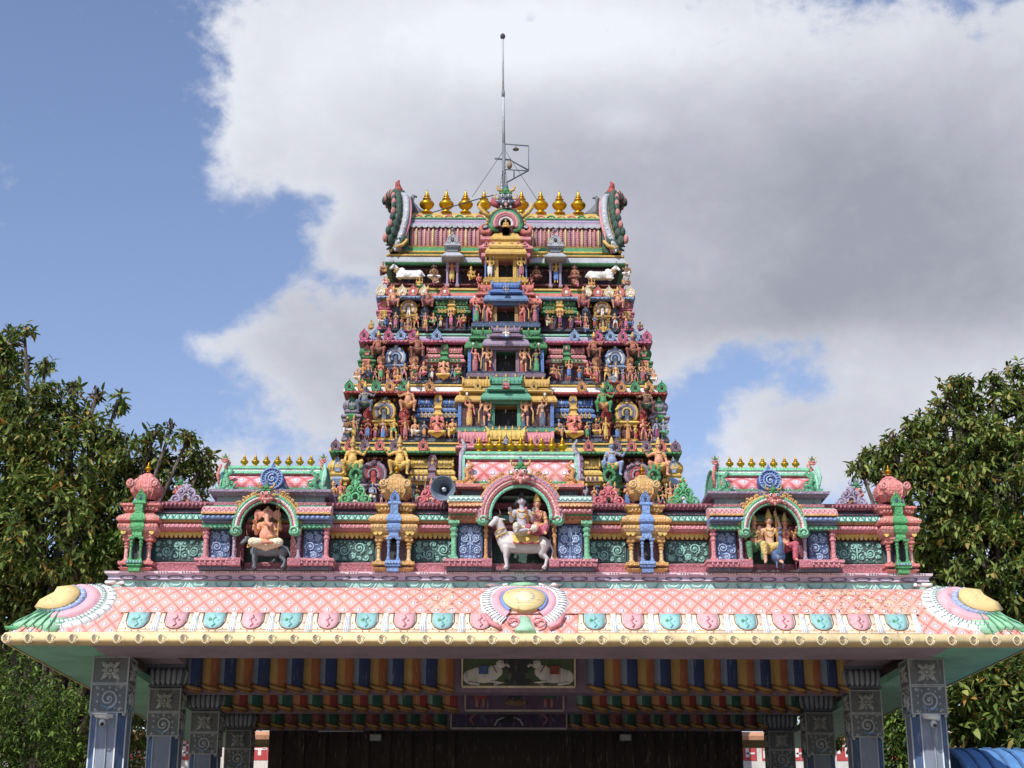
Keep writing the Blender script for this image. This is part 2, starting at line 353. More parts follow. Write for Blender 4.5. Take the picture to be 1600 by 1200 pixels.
def gable(mb, x, s, yf, yb, z0, z1, c, acc, t=.06, horn=True):
    """end gable of a vault: a proud arch plate with a rising horn; s = outward side"""
    ym = (yf + yb) / 2; o = t * .9
    outl = []
    for i in range(13):
        a = pi * i / 12; outl.append((ym - cos(a) * (ym - yf + o), z0 - o * .5 + sin(a) * (z1 - z0 + o * 1.6)))
    xa, xb = (x, x + s * t)
    A = [mb.av((xa, y, z)) for y, z in outl]; B = [mb.av((xb, y, z)) for y, z in outl]
    mb.face(A if s > 0 else A[::-1], c); mb.face(B[::-1] if s > 0 else B, c)
    for k in range(12): mb.face([A[k], A[k + 1], B[k + 1], B[k]] if s < 0 else [A[k + 1], A[k], B[k], B[k + 1]], c)
    mb.face([A[-1], A[0], B[0], B[-1]], c)
    mb.tube([(x + s * t * 1.1, y, z) for y, z in outl], t * .4, acc, 5)
    if horn:
        H = z1 - z0
        mb.tube([(x + s * t * .5, ym - .0, z1 - .02 * H), (x + s * (t * .5 + .06 * H), ym - .03 * H, z1 + .22 * H), (x + s * (t * .5 + .22 * H), ym - .05 * H, z1 + .42 * H), (x + s * (t * .5 + .34 * H), ym - .05 * H, z1 + .46 * H)], [.11 * H, .1 * H, .07 * H, .035 * H], acc, 6)
        mb.tube([(x + s * t * .6, yf - o, z0), (x + s * (t * .6 + .05 * H), yf - o - .1 * H, z0 + .2 * H), (x + s * t * .6, yf - o - .05 * H, z0 + .42 * H), (x + s * (t + .02 * H), yf + .02, z0 + .62 * H)], [.09 * H, .1 * H, .07 * H, .04 * H], c, 6)
def sala(mb, x0, x1, yf, yb, z0, z1, c, acc='gold', fin=3, ribs=8, nasi=True, ends=True, fc='gilt', kap=.26):
    h = z1 - z0; rect = (x0, x1, yf, yb); fh = .2 * h if fin else 0; zt = z1 - fh
    zk = z0 + kap * h
    mb.ring(rect, [(.02 * h, z0), (.16 * h, z0 + .01 * h), (.2 * h, z0 + .06 * h), (.15 * h, z0 + .15 * h), (.04 * h, zk - .03 * h), (.0, zk)], c, True)
    mb.box(x0 - .05 * h, x1 + .05 * h, yf - .06 * h, yb + .06 * h, zk, zk + .06 * h, c)
    mb.ring((x0 + .04 * h, x1 - .04 * h, yf + .04 * h, yb - .04 * h), [(0, zk + .06 * h), (0, zk + .14 * h)], 'dark' if c != 'grey' else c)
    mb.ring(rect, [(.04 * h, zk + .14 * h), (.06 * h, zk + .18 * h), (.0, zk + .21 * h)], c)
    zv = zk + .21 * h
    cur = vault(mb, x0, x1, yf, yb, zv, zt, c, n=8, bulge=.03 * h)
    mb.box(x0, x1, (yf + yb) / 2 - .08 * h, (yf + yb) / 2 + .08 * h, zt - .03 * h, zt + .03 * h, c)
    if ribs:
        for k in range(ribs):
            x = x0 + (x1 - x0) * (k + .5) / ribs
            mb.tube([(x, y - .012 * h, z) for y, z in cur[:6]], .022 * h, c, 4)
    if ends:
        for x, s in ((x0, -1), (x1, 1)): gable(mb, x, s, yf, yb, zv, zt, c, c, t=.07 * h)
    if nasi: kudu(mb, (x0 + x1) / 2, yf - .16 * h, zk - .05 * h, .34 * h, .5 * h, acc, 'dark')
    for k in range(fin):
        x = x0 + (x1 - x0) * (k + .5) / fin; sfinial(mb, x, (yf + yb) / 2 - .03 * h, zt + .02 * h, fh * 1.15, 6, fc)
def column(mb, cx, cy, z0, z1, r, c, base=None, n=8, shaft=None):
    h = z1 - z0; b = base or c; s_ = shaft or c
    mb.box(cx - r * 1.5, cx + r * 1.5, cy - r * 1.5, cy + r * 1.5, z0, z0 + .08 * h, b)
    mb.lathe(cx, cy, [(r * 1.25, z0 + .08 * h, s_), (r * 1.25, z0 + .12 * h), (r, z0 + .15 * h), (r * .95, z0 + .58 * h, c), (r * 1.4, z0 + .62 * h), (r * 1.4, z0 + .66 * h), (r, z0 + .68 * h), (r, z0 + .72 * h), (r * 1.5, z0 + .76 * h), (r * 1.6, z0 + .80 * h), (r * 1.0, z0 + .84 * h), (r * 1.1, z0 + .87 * h), (r * 1.9, z0 + .92 * h)], c, n, False, rot=pi / 8)
    mb.box(cx - r * 2.0, cx + r * 2.0, cy - r * 2.0, cy + r * 2.0, z0 + .92 * h, z1, c)
def shrine_base(mb, w, h, d, c, wall='navy', front=0.0, colh=.42, acc=None):
    """lower half of a miniature shrine: base, four columns, dark wall, two-stage cornice"""
    hw = w / 2; R = (-hw * .86, hw * .86, 0, d)
    mb.ring(R, [(.08 * w, 0), (.08 * w, .03 * h), (.02 * w, .045 * h), (.05 * w, .06 * h)], c)
    mb.box(-hw * .72, hw * .72, .10 * w, d, .05 * h, colh * h, wall)
    for x in (-.74, .74): column(mb, x * hw, .055 * w, .06 * h, colh * h, .045 * w, c, n=6)
    if acc:
        for x in (-.2, .2): column(mb, x * hw, -.02 * w, .06 * h, colh * h, .032 * w, acc, n=6)
    z = colh * h
    mb.ring(R, [(.03 * w, z), (.06 * w, z + .025 * h), (.02 * w, z + .035 * h), (.13 * w, z + .05 * h), (.15 * w, z + .07 * h), (.10 * w, z + .10 * h), (.02 * w, z + .115 * h)], c, True)
    if acc:
        mb.ring((-hw * .3, hw * .3, -.07 * w, d * .5), [(.03 * w, z - .01 * h), (.1 * w, z + .055 * h), (.12 * w, z + .075 * h), (.07 * w, z + .105 * h), (0, z + .12 * h)], acc, True)
    return z + .115 * h
def dome_shrine(w, h, c, acc, wall='navy'):
    mb = MB(); d = w * .7; hw = w / 2; z = shrine_base(mb, w, h, d, c, wall, acc=acc)
    R = (-hw * .62, hw * .62, .06 * w, d - .06 * w)
    mb.ring(R, [(0, z), (0, z + .04 * h), (.09 * w, z + .05 * h), (.10 * w, z + .075 * h), (.02 * w, z + .085 * h), (0, z + .11 * h)], c)
    z += .11 * h; zt = .9 * h; H = zt - z
    mb.lathe(0, d / 2, [(hw * a, z + b * H) for a, b in ((.72, 0), (.98, .14), (1.04, .34), (.96, .55), (.72, .76), (.40, .90), (.44, .95), (.1, 1.0))], c, 8, True, sy=.85, rot=pi / 8)
    for k in range(8):
        a = pi / 8 + k * pi / 4
        if sin(a) > .5: continue
        mb.tube([(cos(a) * hw * q, d / 2 + sin(a) * hw * q * .85, z + b * H) for q, b in ((.99, .14), (1.05, .34), (.97, .55), (.73, .76), (.42, .90))], .03 * w, c, 5)
    kudu(mb, 0, -.04 * w, z - .02 * H, .34 * w, .30 * h, acc, c)
    for s in (-1, 1): mb.spiral(s * .36 * w, .02 * w, z + .34 * H, .11 * w, 1.2, pi / 2, s, .025 * w, c)
    finial(mb, 0, d / 2, .88 * h, .13 * h, .62, 7)
    return mb
def arch_shrine(w, h, c, acc, rim, wall='maroon'):
    mb = MB(); d = w * .6; hw = w / 2; z = shrine_base(mb, w, h, d, c, wall, colh=.38)
    mb.box(-hw * .66, hw * .66, .06 * w, d - .04 * w, z, z + .05 * h, c)
    z += .02 * h; R = hw * .95; zc = z + R * .75
    mb.lathe(0, d * .5, [(hw * .6, z), (hw * .86, zc), (hw * .6, zc + R * .7), (hw * .1, zc + R * .95)], c, 8, True, sy=.7, rot=pi / 8)
    y = -.0
    for rr, ww, cc, dy in ((1.0, .085, c, .03), (.80, .07, acc, 0), (.62, .06, rim, -.02), (.45, .05, c, -.03)):
        n = 16; mb.tube([(cos(a) * R * rr * (1 + .0), y + dy * w, zc + sin(a) * R * rr * 1.08) for a in [radians(-42 + 264 * k / n) for k in range(n + 1)]], ww * w, cc, 6, True, 1.2)
    for k in range(11):
        a = radians(-30 + 240 * k / 10); mb.blob((cos(a) * R * 1.1, y + .04 * w, zc + sin(a) * R * 1.18), (.075 * w, .05 * w, .075 * w), c, 6, 4)
    mb.box(-hw * .5, hw * .5, 0, d * .3, z, zc, 'dark')
    mb.box(-hw * .2, hw * .2, -.06 * w, .02 * w, z - .08 * h, z + .12 * h, rim); mb.blob((0, -.03 * w, zc), (.12 * w, .06 * w, .17 * w), rim, 7, 5)
    monster(mb, 0, -.04 * w, zc + R * .86, .30 * w, c, acc, rim)
    return mb
def post_shrine(w, h, c, acc, wall='dark'):
    mb = MB(); hw = w / 2; d = w * .7
    mb.box(-hw * .8, hw * .8, 0, d, 0, .05 * h, c); mb.box(-hw * .35, hw * .35, .12 * w, d, .05 * h, .45 * h, wall)
    for x in (-.5, .5): column(mb, x * hw, .1 * w, .05 * h, .45 * h, .09 * w, c, n=6)
    mb.ring((-hw * .7, hw * .7, 0, d), [(0, .45 * h), (.06 * w, .47 * h), (.0, .48 * h), (.20 * w, .51 * h), (.24 * w, .54 * h), (.1 * w, .58 * h), (0, .60 * h)], c, True)
    mb.box(-hw * .6, hw * .6, .05 * w, d, .60 * h, .66 * h, c)
    kudu(mb, 0, .0, .64 * h, .95 * w, .36 * h, c, acc, False, .35 * w)
    mb.box(-hw * .35, hw * .35, -.12 * w, 0, .56 * h, .66 * h, c)
    return mb
def balcony_barrel(w, h, c, acc, seg):
    pass
def carved_panel(mb, x0, x1, z0, z1, y, bg, fg, seed=1, mirror=True, big=None, wdt=.0085):
    """floral scroll relief on a flat panel"""
    mb.box(x0, x1, y, y + .04, z0, z1, bg)
    rnd = random.Random(seed); W_, H_ = x1 - x0, z1 - z0; cx = (x0 + x1) / 2; hw = W_ / 2 if mirror else W_
    circ = []; big = big or min(H_ * .30, hw * .45)
    for r_t in [big] * 60 + [big * .66] * 160 + [big * .42] * 300 + [big * .26] * 500:
        r = r_t * rnd.uniform(.85, 1.08)
        if 2 * r > hw or 2 * r > H_: continue
        px = rnd.uniform(r, hw - r * .98); pz = rnd.uniform(r, H_ - r)
        if all(hypot(px - a, pz - b) > (r + q) * .96 for a, b, q in circ): circ.append((px, pz, r))
    yy = y - .004
    for s in ((-1, 1) if mirror else (1,)):
        for i, (a, b, r) in enumerate(circ):
            X = (cx + s * (a)) if mirror else x0 + a; Z = z0 + b; sg = s * (1 if (i * 7 + seed) % 2 else -1); a0 = (i * 2.4 + seed) * (1 if s > 0 else 1)
            a0 = a0 if s > 0 else pi - a0
            if r < big * .33: mb.blob((X, yy, Z), (r * .62, .010, r * .62), fg, 6, 4); continue
            mb.spiral(X, yy, Z, r * .88, 1.2 if r < big * .6 else 1.9, a0, sg, wdt * (1.35 if r > big * .6 else 1.15), fg, wdt * 1.9)
            if r > big * .6:
                for k in range(7):
                    aa = a0 + sg * k * .9; mb.blob((X + cos(aa) * r * .98, yy, Z + sin(aa) * r * .98), (r * .13, .008, r * .13), fg, 5, 3)
    if mirror:
        mb.tube([(cx, yy, z0 + .01), (cx, yy, z1 - H_ * .3)], wdt, fg, 5)
        mb.blob((cx, yy, z1 - H_ * .22), (.035, .012, H_ * .16), fg, 7, 5)
        for s in (-1, 1): mb.tube([(cx, yy, z0 + H_ * .45), (cx + s * .05, yy, z0 + H_ * .55), (cx + s * .075, yy, z0 + H_ * .75)], [wdt, wdt * 1.3, wdt * .5], fg, 5)
def scallops(mb, x0, x1, y, z, w, h, c, d=.02):
    n = max(1, round((x1 - x0) / w)); w = (x1 - x0) / n
    for k in range(n):
        x = x0 + (k + .5) * w
        mb.prism([(x + a * w, z + b * h) for a, b in ((-.5, 0), (-.46, -.45), (-.25, -.85), (0, -1), (.25, -.85), (.46, -.45), (.5, 0))], y, y + d, c)
def hprof(mb, x0, x1, prof, c, smooth=False, caps=True):
    """moulding along x: prof = (y,z[,colour]) from bottom to top"""
    cc = c
    for k in range(len(prof) - 1):
        if len(prof[k]) > 2: cc = prof[k][2]
        (ya, za), (yb, zb) = prof[k][:2], prof[k + 1][:2]
        mb.face([mb.av((x0, ya, za)), mb.av((x1, ya, za)), mb.av((x1, yb, zb)), mb.av((x0, yb, zb))], cc, smooth)
    if caps:
        yb = max(p[0] for p in prof) + .05
        for x, s in ((x0, 1), (x1, -1)):
            for k in range(len(prof) - 1):
                if len(prof[k]) > 2: cc = prof[k][2]
                (ya, za), (y2, z2) = prof[k][:2], prof[k + 1][:2]
                q = [mb.av((x, ya, za)), mb.av((x, y2, z2)), mb.av((x, yb, z2)), mb.av((x, yb, za))]
                mb.face(q if s > 0 else q[::-1], cc)

# ---------------------------------------------------------------- figures: limbs joined into one skin by a voxel remesh
def capsule(mb, p0, r0, p1, r1, n=10):
    p0, p1 = Vector(p0), Vector(p1); d = p1 - p0
    if d.length < 1e-6: d = Vector((0, 0, 1e-3))
    t = d.normalized(); L = d.length; q = t.to_track_quat('Z', 'Y'); rows = []
    st = [(-r0 * .98, r0 * .2), (-r0 * .7, r0 * .71), (0, r0), (L, r1), (L + r1 * .7, r1 * .71), (L + r1 * .98, r1 * .2)]
    for h, r in st: rows.append([mb.av(p0 + q @ Vector((cos(2 * pi * k / n) * r, sin(2 * pi * k / n) * r, h))) for k in range(n)])
    for a in range(5):
        for j in range(n): mb.face([rows[a][j], rows[a][(j + 1) % n], rows[a + 1][(j + 1) % n], rows[a + 1][j]], 'skin')
    mb.face(rows[0][::-1], 'skin'); mb.face(rows[-1], 'skin')
def fuse(caps, vox, name, smooth=2):
    mb = MB()
    for c_ in caps:
        if c_[0] == 'e': mb.blob(c_[1], c_[2], 'skin', 12, 8)
        else: capsule(mb, *c_)
    me = mb.mesh(name + '_raw'); o = bpy.data.objects.new('tmp', me); col.objects.link(o)
    m = o.modifiers.new('r', 'REMESH'); m.mode = 'VOXEL'; m.voxel_size = vox
    if smooth: s = o.modifiers.new('s', 'SMOOTH'); s.iterations = smooth; s.factor = .5
    dg = bpy.context.evaluated_depsgraph_get(); dg.update()
    res = bpy.data.meshes.new_from_object(o.evaluated_get(dg)); res.name = name
    res.polygons.foreach_set('use_smooth', [True] * len(res.polygons))
    bpy.data.objects.remove(o); bpy.data.meshes.remove(me)
    res.materials.clear(); res.materials.append(MF('skin'))
    return res
def hand(p, d, s, side=1, curl=.35, up=(0, -1, 0)):
    """palm, four fingers and thumb from wrist p along d; s = hand length"""
    p = Vector(p); d = Vector(d).normalized(); nrm = Vector(up); nrm = (nrm - d * nrm.dot(d)).normalized(); lat = d.cross(nrm) * side
    out = [(p, s * .15, p + d * s * .42 + lat * s * .08, s * .17), (p, s * .15, p + d * s * .42 - lat * s * .1, s * .17)]
    for k, (o, l) in enumerate(((-.2, .36), (-.07, .42), (.06, .40), (.19, .30))):
        a = p + d * s * .48 + lat * s * o; b = a + (d * cos(curl) + nrm * sin(curl)) * s * l * .55; c_ = b + (d * cos(curl * 2) + nrm * sin(curl * 2)) * s * l * .5
        out += [(a, s * .075, b, s * .065), (b, s * .065, c_, s * .05)]
    a = p + d * s * .15 - lat * s * .2; b = a + (d * .6 - lat * .75).normalized() * s * .28; out += [(p, s * .1, a, s * .085), (a, s * .08, b, s * .06)]
    return out
def figure(name, Pz=.50, lean=0, legs='stand', arms=(), fat=1.0, garb='dhoti', vox=.014, hands=False, crown='cone', face=False, head='human', tilt=0, big=1.0):
    """figure of unit height facing -Y, feet or seat at z=0. Returns dict of meshes."""
    Pv = Vector((0, 0, Pz)); Ch = Vector((lean, 0, Pz + .23)); Nk = Ch + Vector((0, 0, .10)); Hd = Nk + Vector((tilt, -.012, .085))
    f = fat; B = []; G = []
    wst = (Pv + Ch) / 2 + Vector((0, -.01 * (f - 1) * 5, -.01))
    B += [(Pv, .078 * f, wst, .068 * f), (wst, .066 * f, Ch, .078), (Ch + Vector((-.075, 0, .035)), .045, Ch + Vector((.075, 0, .035)), .045), (Ch + Vector((0, 0, .05)), .04, Hd, .033),
          ('e', Hd + Vector((0, 0, .005)), (.052, .056, .066)), ('e', Hd + Vector((0, -.045, -.005)), (.011, .018, .018)), ('e', Hd + Vector((.052, 0, 0)), (.012, .014, .024)), ('e', Hd + Vector((-.052, 0, 0)), (.012, .014, .024))]
    if f > 1.1: B.append(('e', wst + Vector((0, -.03, 0)), (.080 * f, .066 * f, .085 * f)))
    if garb == 'saree': B += [('e', Ch + Vector((-.035, -.06, .0)), (.036, .034, .036)), ('e', Ch + Vector((.035, -.06, .0)), (.036, .034, .036))]
    if legs == 'stand': LG = [((-.045, 0, Pz - .02), (-.055, -.015, Pz * .53), (-.055, 0, .045), (-.07, -.065, .02)), ((.045, 0, Pz - .02), (.055, -.015, Pz * .53), (.055, 0, .045), (.07, -.065, .02))]
    elif legs == 'bent': LG = [((-.045, 0, Pz - .02), (-.05, -.01, Pz * .53), (-.04, 0, .045), (-.06, -.06, .02)), ((.045, 0, Pz - .02), (.15, -.10, Pz * .66), (.10, -.05, .20), (.15, -.10, .175))]
    elif legs == 'stride': LG = [((-.045, 0, Pz - .02), (-.13, -.05, Pz * .58), (-.14, .02, .045), (-.19, -.03, .02)), ((.045, 0, Pz - .02), (.12, -.06, Pz * .55), (.12, .0, .045), (.17, -.05, .02))]
    elif legs == 'lotus': LG = [((-.05, -.01, Pz - .02), (-.19, -.12, .06), (.03, -.19, .045), (.10, -.19, .04)), ((.05, -.01, Pz - .02), (.19, -.12, .06), (-.03, -.16, .05), (-.09, -.15, .04))]
    elif legs == 'squat': LG = [((-.05, -.01, Pz - .01), (-.19, -.14, Pz + .04), (-.15, -.10, .05), (-.18, -.16, .02)), ((.05, -.01, Pz - .01), (.19, -.14, Pz + .04), (.15, -.10, .05), (.18, -.16, .02))]
    elif legs == 'chair': LG = [((-.05, -.01, Pz), (-.08, -.20, Pz + .02), (-.08, -.20, .06), (-.09, -.26, .02)), ((.05, -.01, Pz), (.17, -.14, Pz - .0), (.02, -.20, Pz - .04), (-.03, -.2, Pz - .05))]
    elif legs == 'both': LG = [((-.05, -.01, Pz), (-.13, -.20, Pz + .01), (-.11, -.20, .06), (-.13, -.27, .02)), ((.05, -.01, Pz), (.13, -.20, Pz + .01), (.11, -.20, .06), (.13, -.27, .02))]
    ff = .5 + f * .5
    for h, k, a, t in LG:
        B += [(h, .062 * ff, k, .043 * ff), (k, .043 * ff, a, .026), (a, .026, t, .02)]
        if garb in ('dhoti', 'short', 'pants'):
            e = 1 if garb == 'dhoti' else (.55 if garb == 'short' else 1)
            kk = Vector(h).lerp(Vector(k), e)
            G.append((h, .074 * ff, kk, .056 * ff))
            if garb == 'dhoti': G.append((k, .056 * ff, Vector(k).lerp(Vector(a), .55), .045))
    if garb == 'saree': 
        if legs in ('stand', 'stride', 'bent'): G += [(Pv + Vector((0, 0, .02)), .085, (0, -.005, .09), .085), ((-.03, 0, Pz * .6), .09, (-.04, 0, .08), .07), ((.03, 0, Pz * .6), .09, (.04, 0, .08), .07)]
        else:
            for h, k, a, t in LG: G += [(h, .078, k, .06), (k, .06, a, .045)]
        G += [(Pv + Vector((.06, -.02, .03)), .04, Ch + Vector((-.07, -.02, .05)), .035), (Ch + Vector((0, -.01, -.06)), .072, Ch + Vector((0, -.012, .0)), .083)]
    G.append((Pv + Vector((0, 0, -.015)), .088 * f, Pv + Vector((0, 0, .03)), .082 * f))
    if garb == 'dhoti' and legs in ('stand', 'bent', 'stride'): G.append(((0, -.05, Pz - .02), .03, (0, -.065, Pz * .35), .022))
    J = MB(); X = MB()
    for s, el, ha, item in arms:
        sh = Ch + Vector((s * .105, 0, .04)); el, ha = Vector(el), Vector(ha)
        el = Vector((s * el.x, el.y, el.z)) + Ch; ha = Vector((s * ha.x, ha.y, ha.z)) + Ch
        B += [(sh, .038, el, .029), (el, .029, ha, .021)]
        d = (ha - el).normalized()
        if hands: B += hand(ha, d, .10, s, .3)
        else: B += [(ha, .024, ha + d * .035, .02), (ha + d * .03, .01, ha + d * .055 + Vector((s * .015, 0, 0)), .008), (ha + d * .03, .012, ha + d * .07, .008)]
        J.tube([sh.lerp(el, .45) + Vector((0, .0, 0)), sh.lerp(el, .6)], .041, 'gold', 7); J.tube([el.lerp(ha, .75), el.lerp(ha, .92)], .031, 'gold', 7)
        g = ha + d * .05
        if item == 'staff': X.tube([g + Vector((0, -.03, -.45)), g + Vector((0, -.03, .22))], .011, 'gold', 6); X.blob(g + Vector((0, -.03, .24)), (.025, .015, .05), 'gold', 6, 4)
        if item == 'club': X.tube([g + Vector((0, -.03, .02)), g + Vector((0, -.03, -.25)), g + Vector((0, -.03, -.42))], [.015, .025, .05], 'gold', 7)
        if item == 'disc': X.blob(g + Vector((0, 0, .04)), (.045, .018, .05), 'gold', 8, 5)
        if item == 'shell': X.blob(g + Vector((0, 0, .04)), (.03, .03, .055), 'white', 7, 5)
        if item == 'trident':
            X.tube([g + Vector((0, -.02, -.5)), g + Vector((0, -.02, .16))], .009, 'gold', 5)
            for q in (-1, 0, 1): X.tube([g + Vector((q * .03, -.02, .12)), g + Vector((q * .04, -.02, .25))], [.011, .004], 'gold', 5)
        if item == 'fan': X.tube([g, g + Vector((0, 0, .12))], .01, 'gold', 5); X.blob(g + Vector((0, 0, .15)), (.05, .02, .06), 'white', 7, 5)
        if item == 'lute': X.blob(g + Vector((-s * .12, -.05, -.02)), (.07, .04, .07), 'gold', 8, 5); X.tube([g + Vector((-s * .1, -.06, 0)), g + Vector((s * .12, -.05, .16))], .014, 'brown', 5)
        if item == 'flower': X.blob(g + Vector((0, 0, .03)), .026, 'hotpink', 6, 4)
        if item == 'drum': X.tube([g + Vector((-.06 * s - .07, -.05, -.02)), g + Vector((-.06 * s + .07, -.05, -.02))], .045, 'brown', 8)
    if head == 'elephant':
        B += [('e', Hd + Vector((0, -.01, .01)), (.085, .075, .088)), ('e', Hd + Vector((.135, .0, .0)), (.065, .018, .082)), ('e', Hd + Vector((-.135, .0, .0)), (.065, .018, .082)), (Hd + Vector((0, -.07, .0)), .042, Hd + Vector((0, -.12, -.08)), .036), (Hd + Vector((0, -.12, -.08)), .036, Hd + Vector((.005, -.16, -.15)), .031), (Hd + Vector((.005, -.16, -.15)), .03, Hd + Vector((.06, -.17, -.19)), .026),
              (Hd + Vector((0, -.06, -.01)), .032, Hd + Vector((0, -.10, -.09)), .028), (Hd + Vector((0, -.10, -.09)), .028, Hd + Vector((.01, -.11, -.16)), .024), (Hd + Vector((.01, -.11, -.16)), .024, Hd + Vector((.055, -.115, -.185)), .02), (Hd + Vector((.055, -.115, -.185)), .02, Hd + Vector((.075, -.115, -.15)), .017)]
        for s in (-1, 1): X.tube([Hd + Vector((s * .04, -.07, -.035)), Hd + Vector((s * .055, -.11, -.06))], [.012, .005], 'white', 5)
    # jewellery and crown
    J.tube([Ch + Vector((cos(a) * .055, -.052 + (-.025) * max(0, -sin(a)), .075 + sin(a) * .05)) for a in [pi + pi * k / 8 for k in range(9)]], .010, 'gold', 5)
    J.tube([Ch + Vector((cos(a) * .07, -.072 * min(1, .6 + .4 * f) - .0, .04 + sin(a) * .11)) for a in [pi + pi * k / 8 for k in range(9)]], .008, 'gold', 5)
    J.lathe(0, 0, [(.089 * f, Pz + .012), (.097 * f, Pz + .022), (.089 * f, Pz + .034)], 'gold', 12)
    K = MB(); hz = Hd.z + .035; hx = Hd.x; hy = Hd.y
    if crown == 'cone': K.lathe(hx, hy, [(.056, hz), (.060, hz + .012), (.050, hz + .03), (.056, hz + .04), (.042, hz + .065), (.045, hz + .075), (.028, hz + .11), (.03, hz + .118), (.01, hz + .16), (.002, hz + .175)], 'gold', 9)
    elif crown == 'low': K.lathe(hx, hy, [(.057, hz), (.062, hz + .015), (.05, hz + .035), (.03, hz + .06), (.022, hz + .08), (.004, hz + .095)], 'gold', 9)
    elif crown == 'bun': K.blob((hx, hy + .012, hz + .005), (.058, .06, .045), 'black', 9, 6); K.blob((hx + .02, hy + .03, hz + .05), .028, 'black', 7, 5)
    elif crown == 'hair':
        K.blob((hx, hy + .014, hz + .0), (.06, .062, .05), 'black', 10, 6); K.lathe(hx, hy, [(.035, hz + .03), (.04, hz + .06), (.02, hz + .09), (.024, hz + .11), (.004, hz + .13)], 'black', 8)
        for s in (-1, 1): K.tube([(hx + s * .05, hy + .02, hz), (hx + s * .085, hy + .02, hz - .06), (hx + s * .09, hy, hz - .12)], [.03, .03, .012], 'black', 6)
    Fm = MB()
    e = Hd + Vector((0, -.05, .008))
    if head == 'elephant': e = Hd + Vector((0, -.082, .02))
    for s in (-1, 1):
        q = .022 if head != 'elephant' else .038
        Fm.blob(e + Vector((s * q, 0, 0)), (.011, .006, .0065), 'white', 7, 5); Fm.blob(e + Vector((s * q, -.005, 0)), (.0055, .003, .006), 'black', 6, 4)
        Fm.tube([e + Vector((s * .010, -.001, .016)), e + Vector((s * .024, .0, .021)), e + Vector((s * .036, .008, .015))], .0028, 'black', 4)
    if head != 'elephant': Fm.blob(Hd + Vector((0, -.051, -.032)), (.014, .007, .006), 'red', 7, 4)
    Fm.blob(e + Vector((0, -.005, .028)), (.004, .004, .011), 'red', 5, 4)
    return dict(body=fuse(B, vox, name + '_body'), garment=fuse(G, vox * 1.1, name + '_garment', 3), crown=K.mesh(name + '_crown'), jewellery=J.mesh(name + '_jewellery'), held=X.mesh(name + '_held') if X.v else None, face=Fm.mesh(name + '_face'))
STAT = []
GN = {'leaf': 'green', 'red': 'red', '#8f2f6a': 'purple', 'green': 'green', 'blue': 'blue', 'yellow': 'yellow', 'cream': 'cream', 'hotpink': 'pink', 'navy': 'dark blue', 'ltblue': 'pale blue', 'orange': 'orange', 'dkgreen': 'dark green', 'lilac': 'lilac', 'white': 'white', 'brown': 'brown', 'slate': 'grey', 'maroon': 'maroon', 'gold': 'golden', 'tan': 'tan', 'skin': 'peach', 'rose': 'rose', 'salmon': 'salmon', '#9c4b3c': 'reddish brown', '#7c93bb': 'grey-blue', 'pink': 'pink', 'grey': 'grey'}
def statue(pr, x, y, z, h, skin, cloth, label, group=None, rz=0, crown=None, flip=False, name='statue', held=None, face=True, cat='statue'):
    b = bpy.data.objects.new(name, pr['body']); col.objects.link(b); b.location = (x, y, z); b.rotation_euler = (0, 0, rz); b.scale = ((-h if flip else h), h, h)
    sl = b.material_slots[0]; sl.link = 'OBJECT'; sl.material = MF(skin)
    b['label'] = label; b['category'] = cat
    if group: b['group'] = group
    for k in ('garment', 'crown', 'jewellery', 'held', 'face'):
        if pr.get(k) is None or (k == 'face' and not face): continue
        o = bpy.data.objects.new({'held': 'held_item', 'face': 'painted_face'}.get(k, k), pr[k]); col.objects.link(o); o.parent = b
        if k == 'garment': s2 = o.material_slots[0]; s2.link = 'OBJECT'; s2.material = paint(C.get(cloth, cloth), carve=.5)
        if k == 'crown' and crown: s2 = o.material_slots[0]; s2.link = 'OBJECT'; s2.material = MF(crown)
    return b
# ---------------------------------------------------------------- figure prototypes
R_ = lambda *a: a
PROTO = {}
def PR(k, *a, **kw): PROTO[k] = figure(k, *a, **kw)
AR = dict(hip=((.17, .02, -.08), (.07, -.06, -.2)), bless=((.15, .0, -.09), (.17, -.12, .02)), up=((.20, .02, .0), (.20, -.05, .17)), down=((.14, .01, -.13), (.17, -.05, -.27)), chest=((.14, -.02, -.10), (.015, -.12, .0)),
          knee=((.15, -.02, -.10), (.15, -.13, -.20)), out=((.22, -.0, -.02), (.30, -.05, .10)), lap=((.14, -.02, -.12), (.05, -.13, -.17)), back=((.19, .02, -.02), (.17, -.02, .11)), high=((.17, 0, .10), (.12, -.02, .26)), press=((.18, -.02, -.10), (.20, -.1, -.20)))
def arm(s, k, item=None): return (s, AR[k][0], AR[k][1], item)
PR('guard', legs='bent', arms=[arm(-1, 'press', 'club'), arm(1, 'hip'), arm(-1, 'back', 'disc'), arm(1, 'back', 'trident')], garb='short', fat=1.05)
PR('four', legs='stand', arms=[arm(-1, 'bless'), arm(1, 'hip'), arm(-1, 'back', 'disc'), arm(1, 'back', 'shell')])
PR('plain', legs='stand', arms=[arm(-1, 'bless'), arm(1, 'down')])
PR('pray', legs='stand', arms=[arm(-1, 'chest'), arm(1, 'chest')], crown='low')
PR('lady', legs='stand', arms=[arm(-1, 'high', 'fan'), arm(1, 'down')], garb='saree', crown='bun', lean=.015)
PR('queen', legs='stand', arms=[arm(-1, 'bless', 'flower'), arm(1, 'down')], garb='saree', crown='cone', lean=-.012)
PR('dancer', legs='stride', arms=[arm(-1, 'out'), arm(1, 'chest')], garb='short', lean=.02, crown='low')
PR('drummer', legs='stride', arms=[arm(-1, 'knee', 'drum'), arm(1, 'lap')], garb='short', fat=1.15, crown='low')
PR('lotus', Pz=.06, legs='lotus', arms=[arm(-1, 'lap'), arm(1, 'lap')], crown='hair')
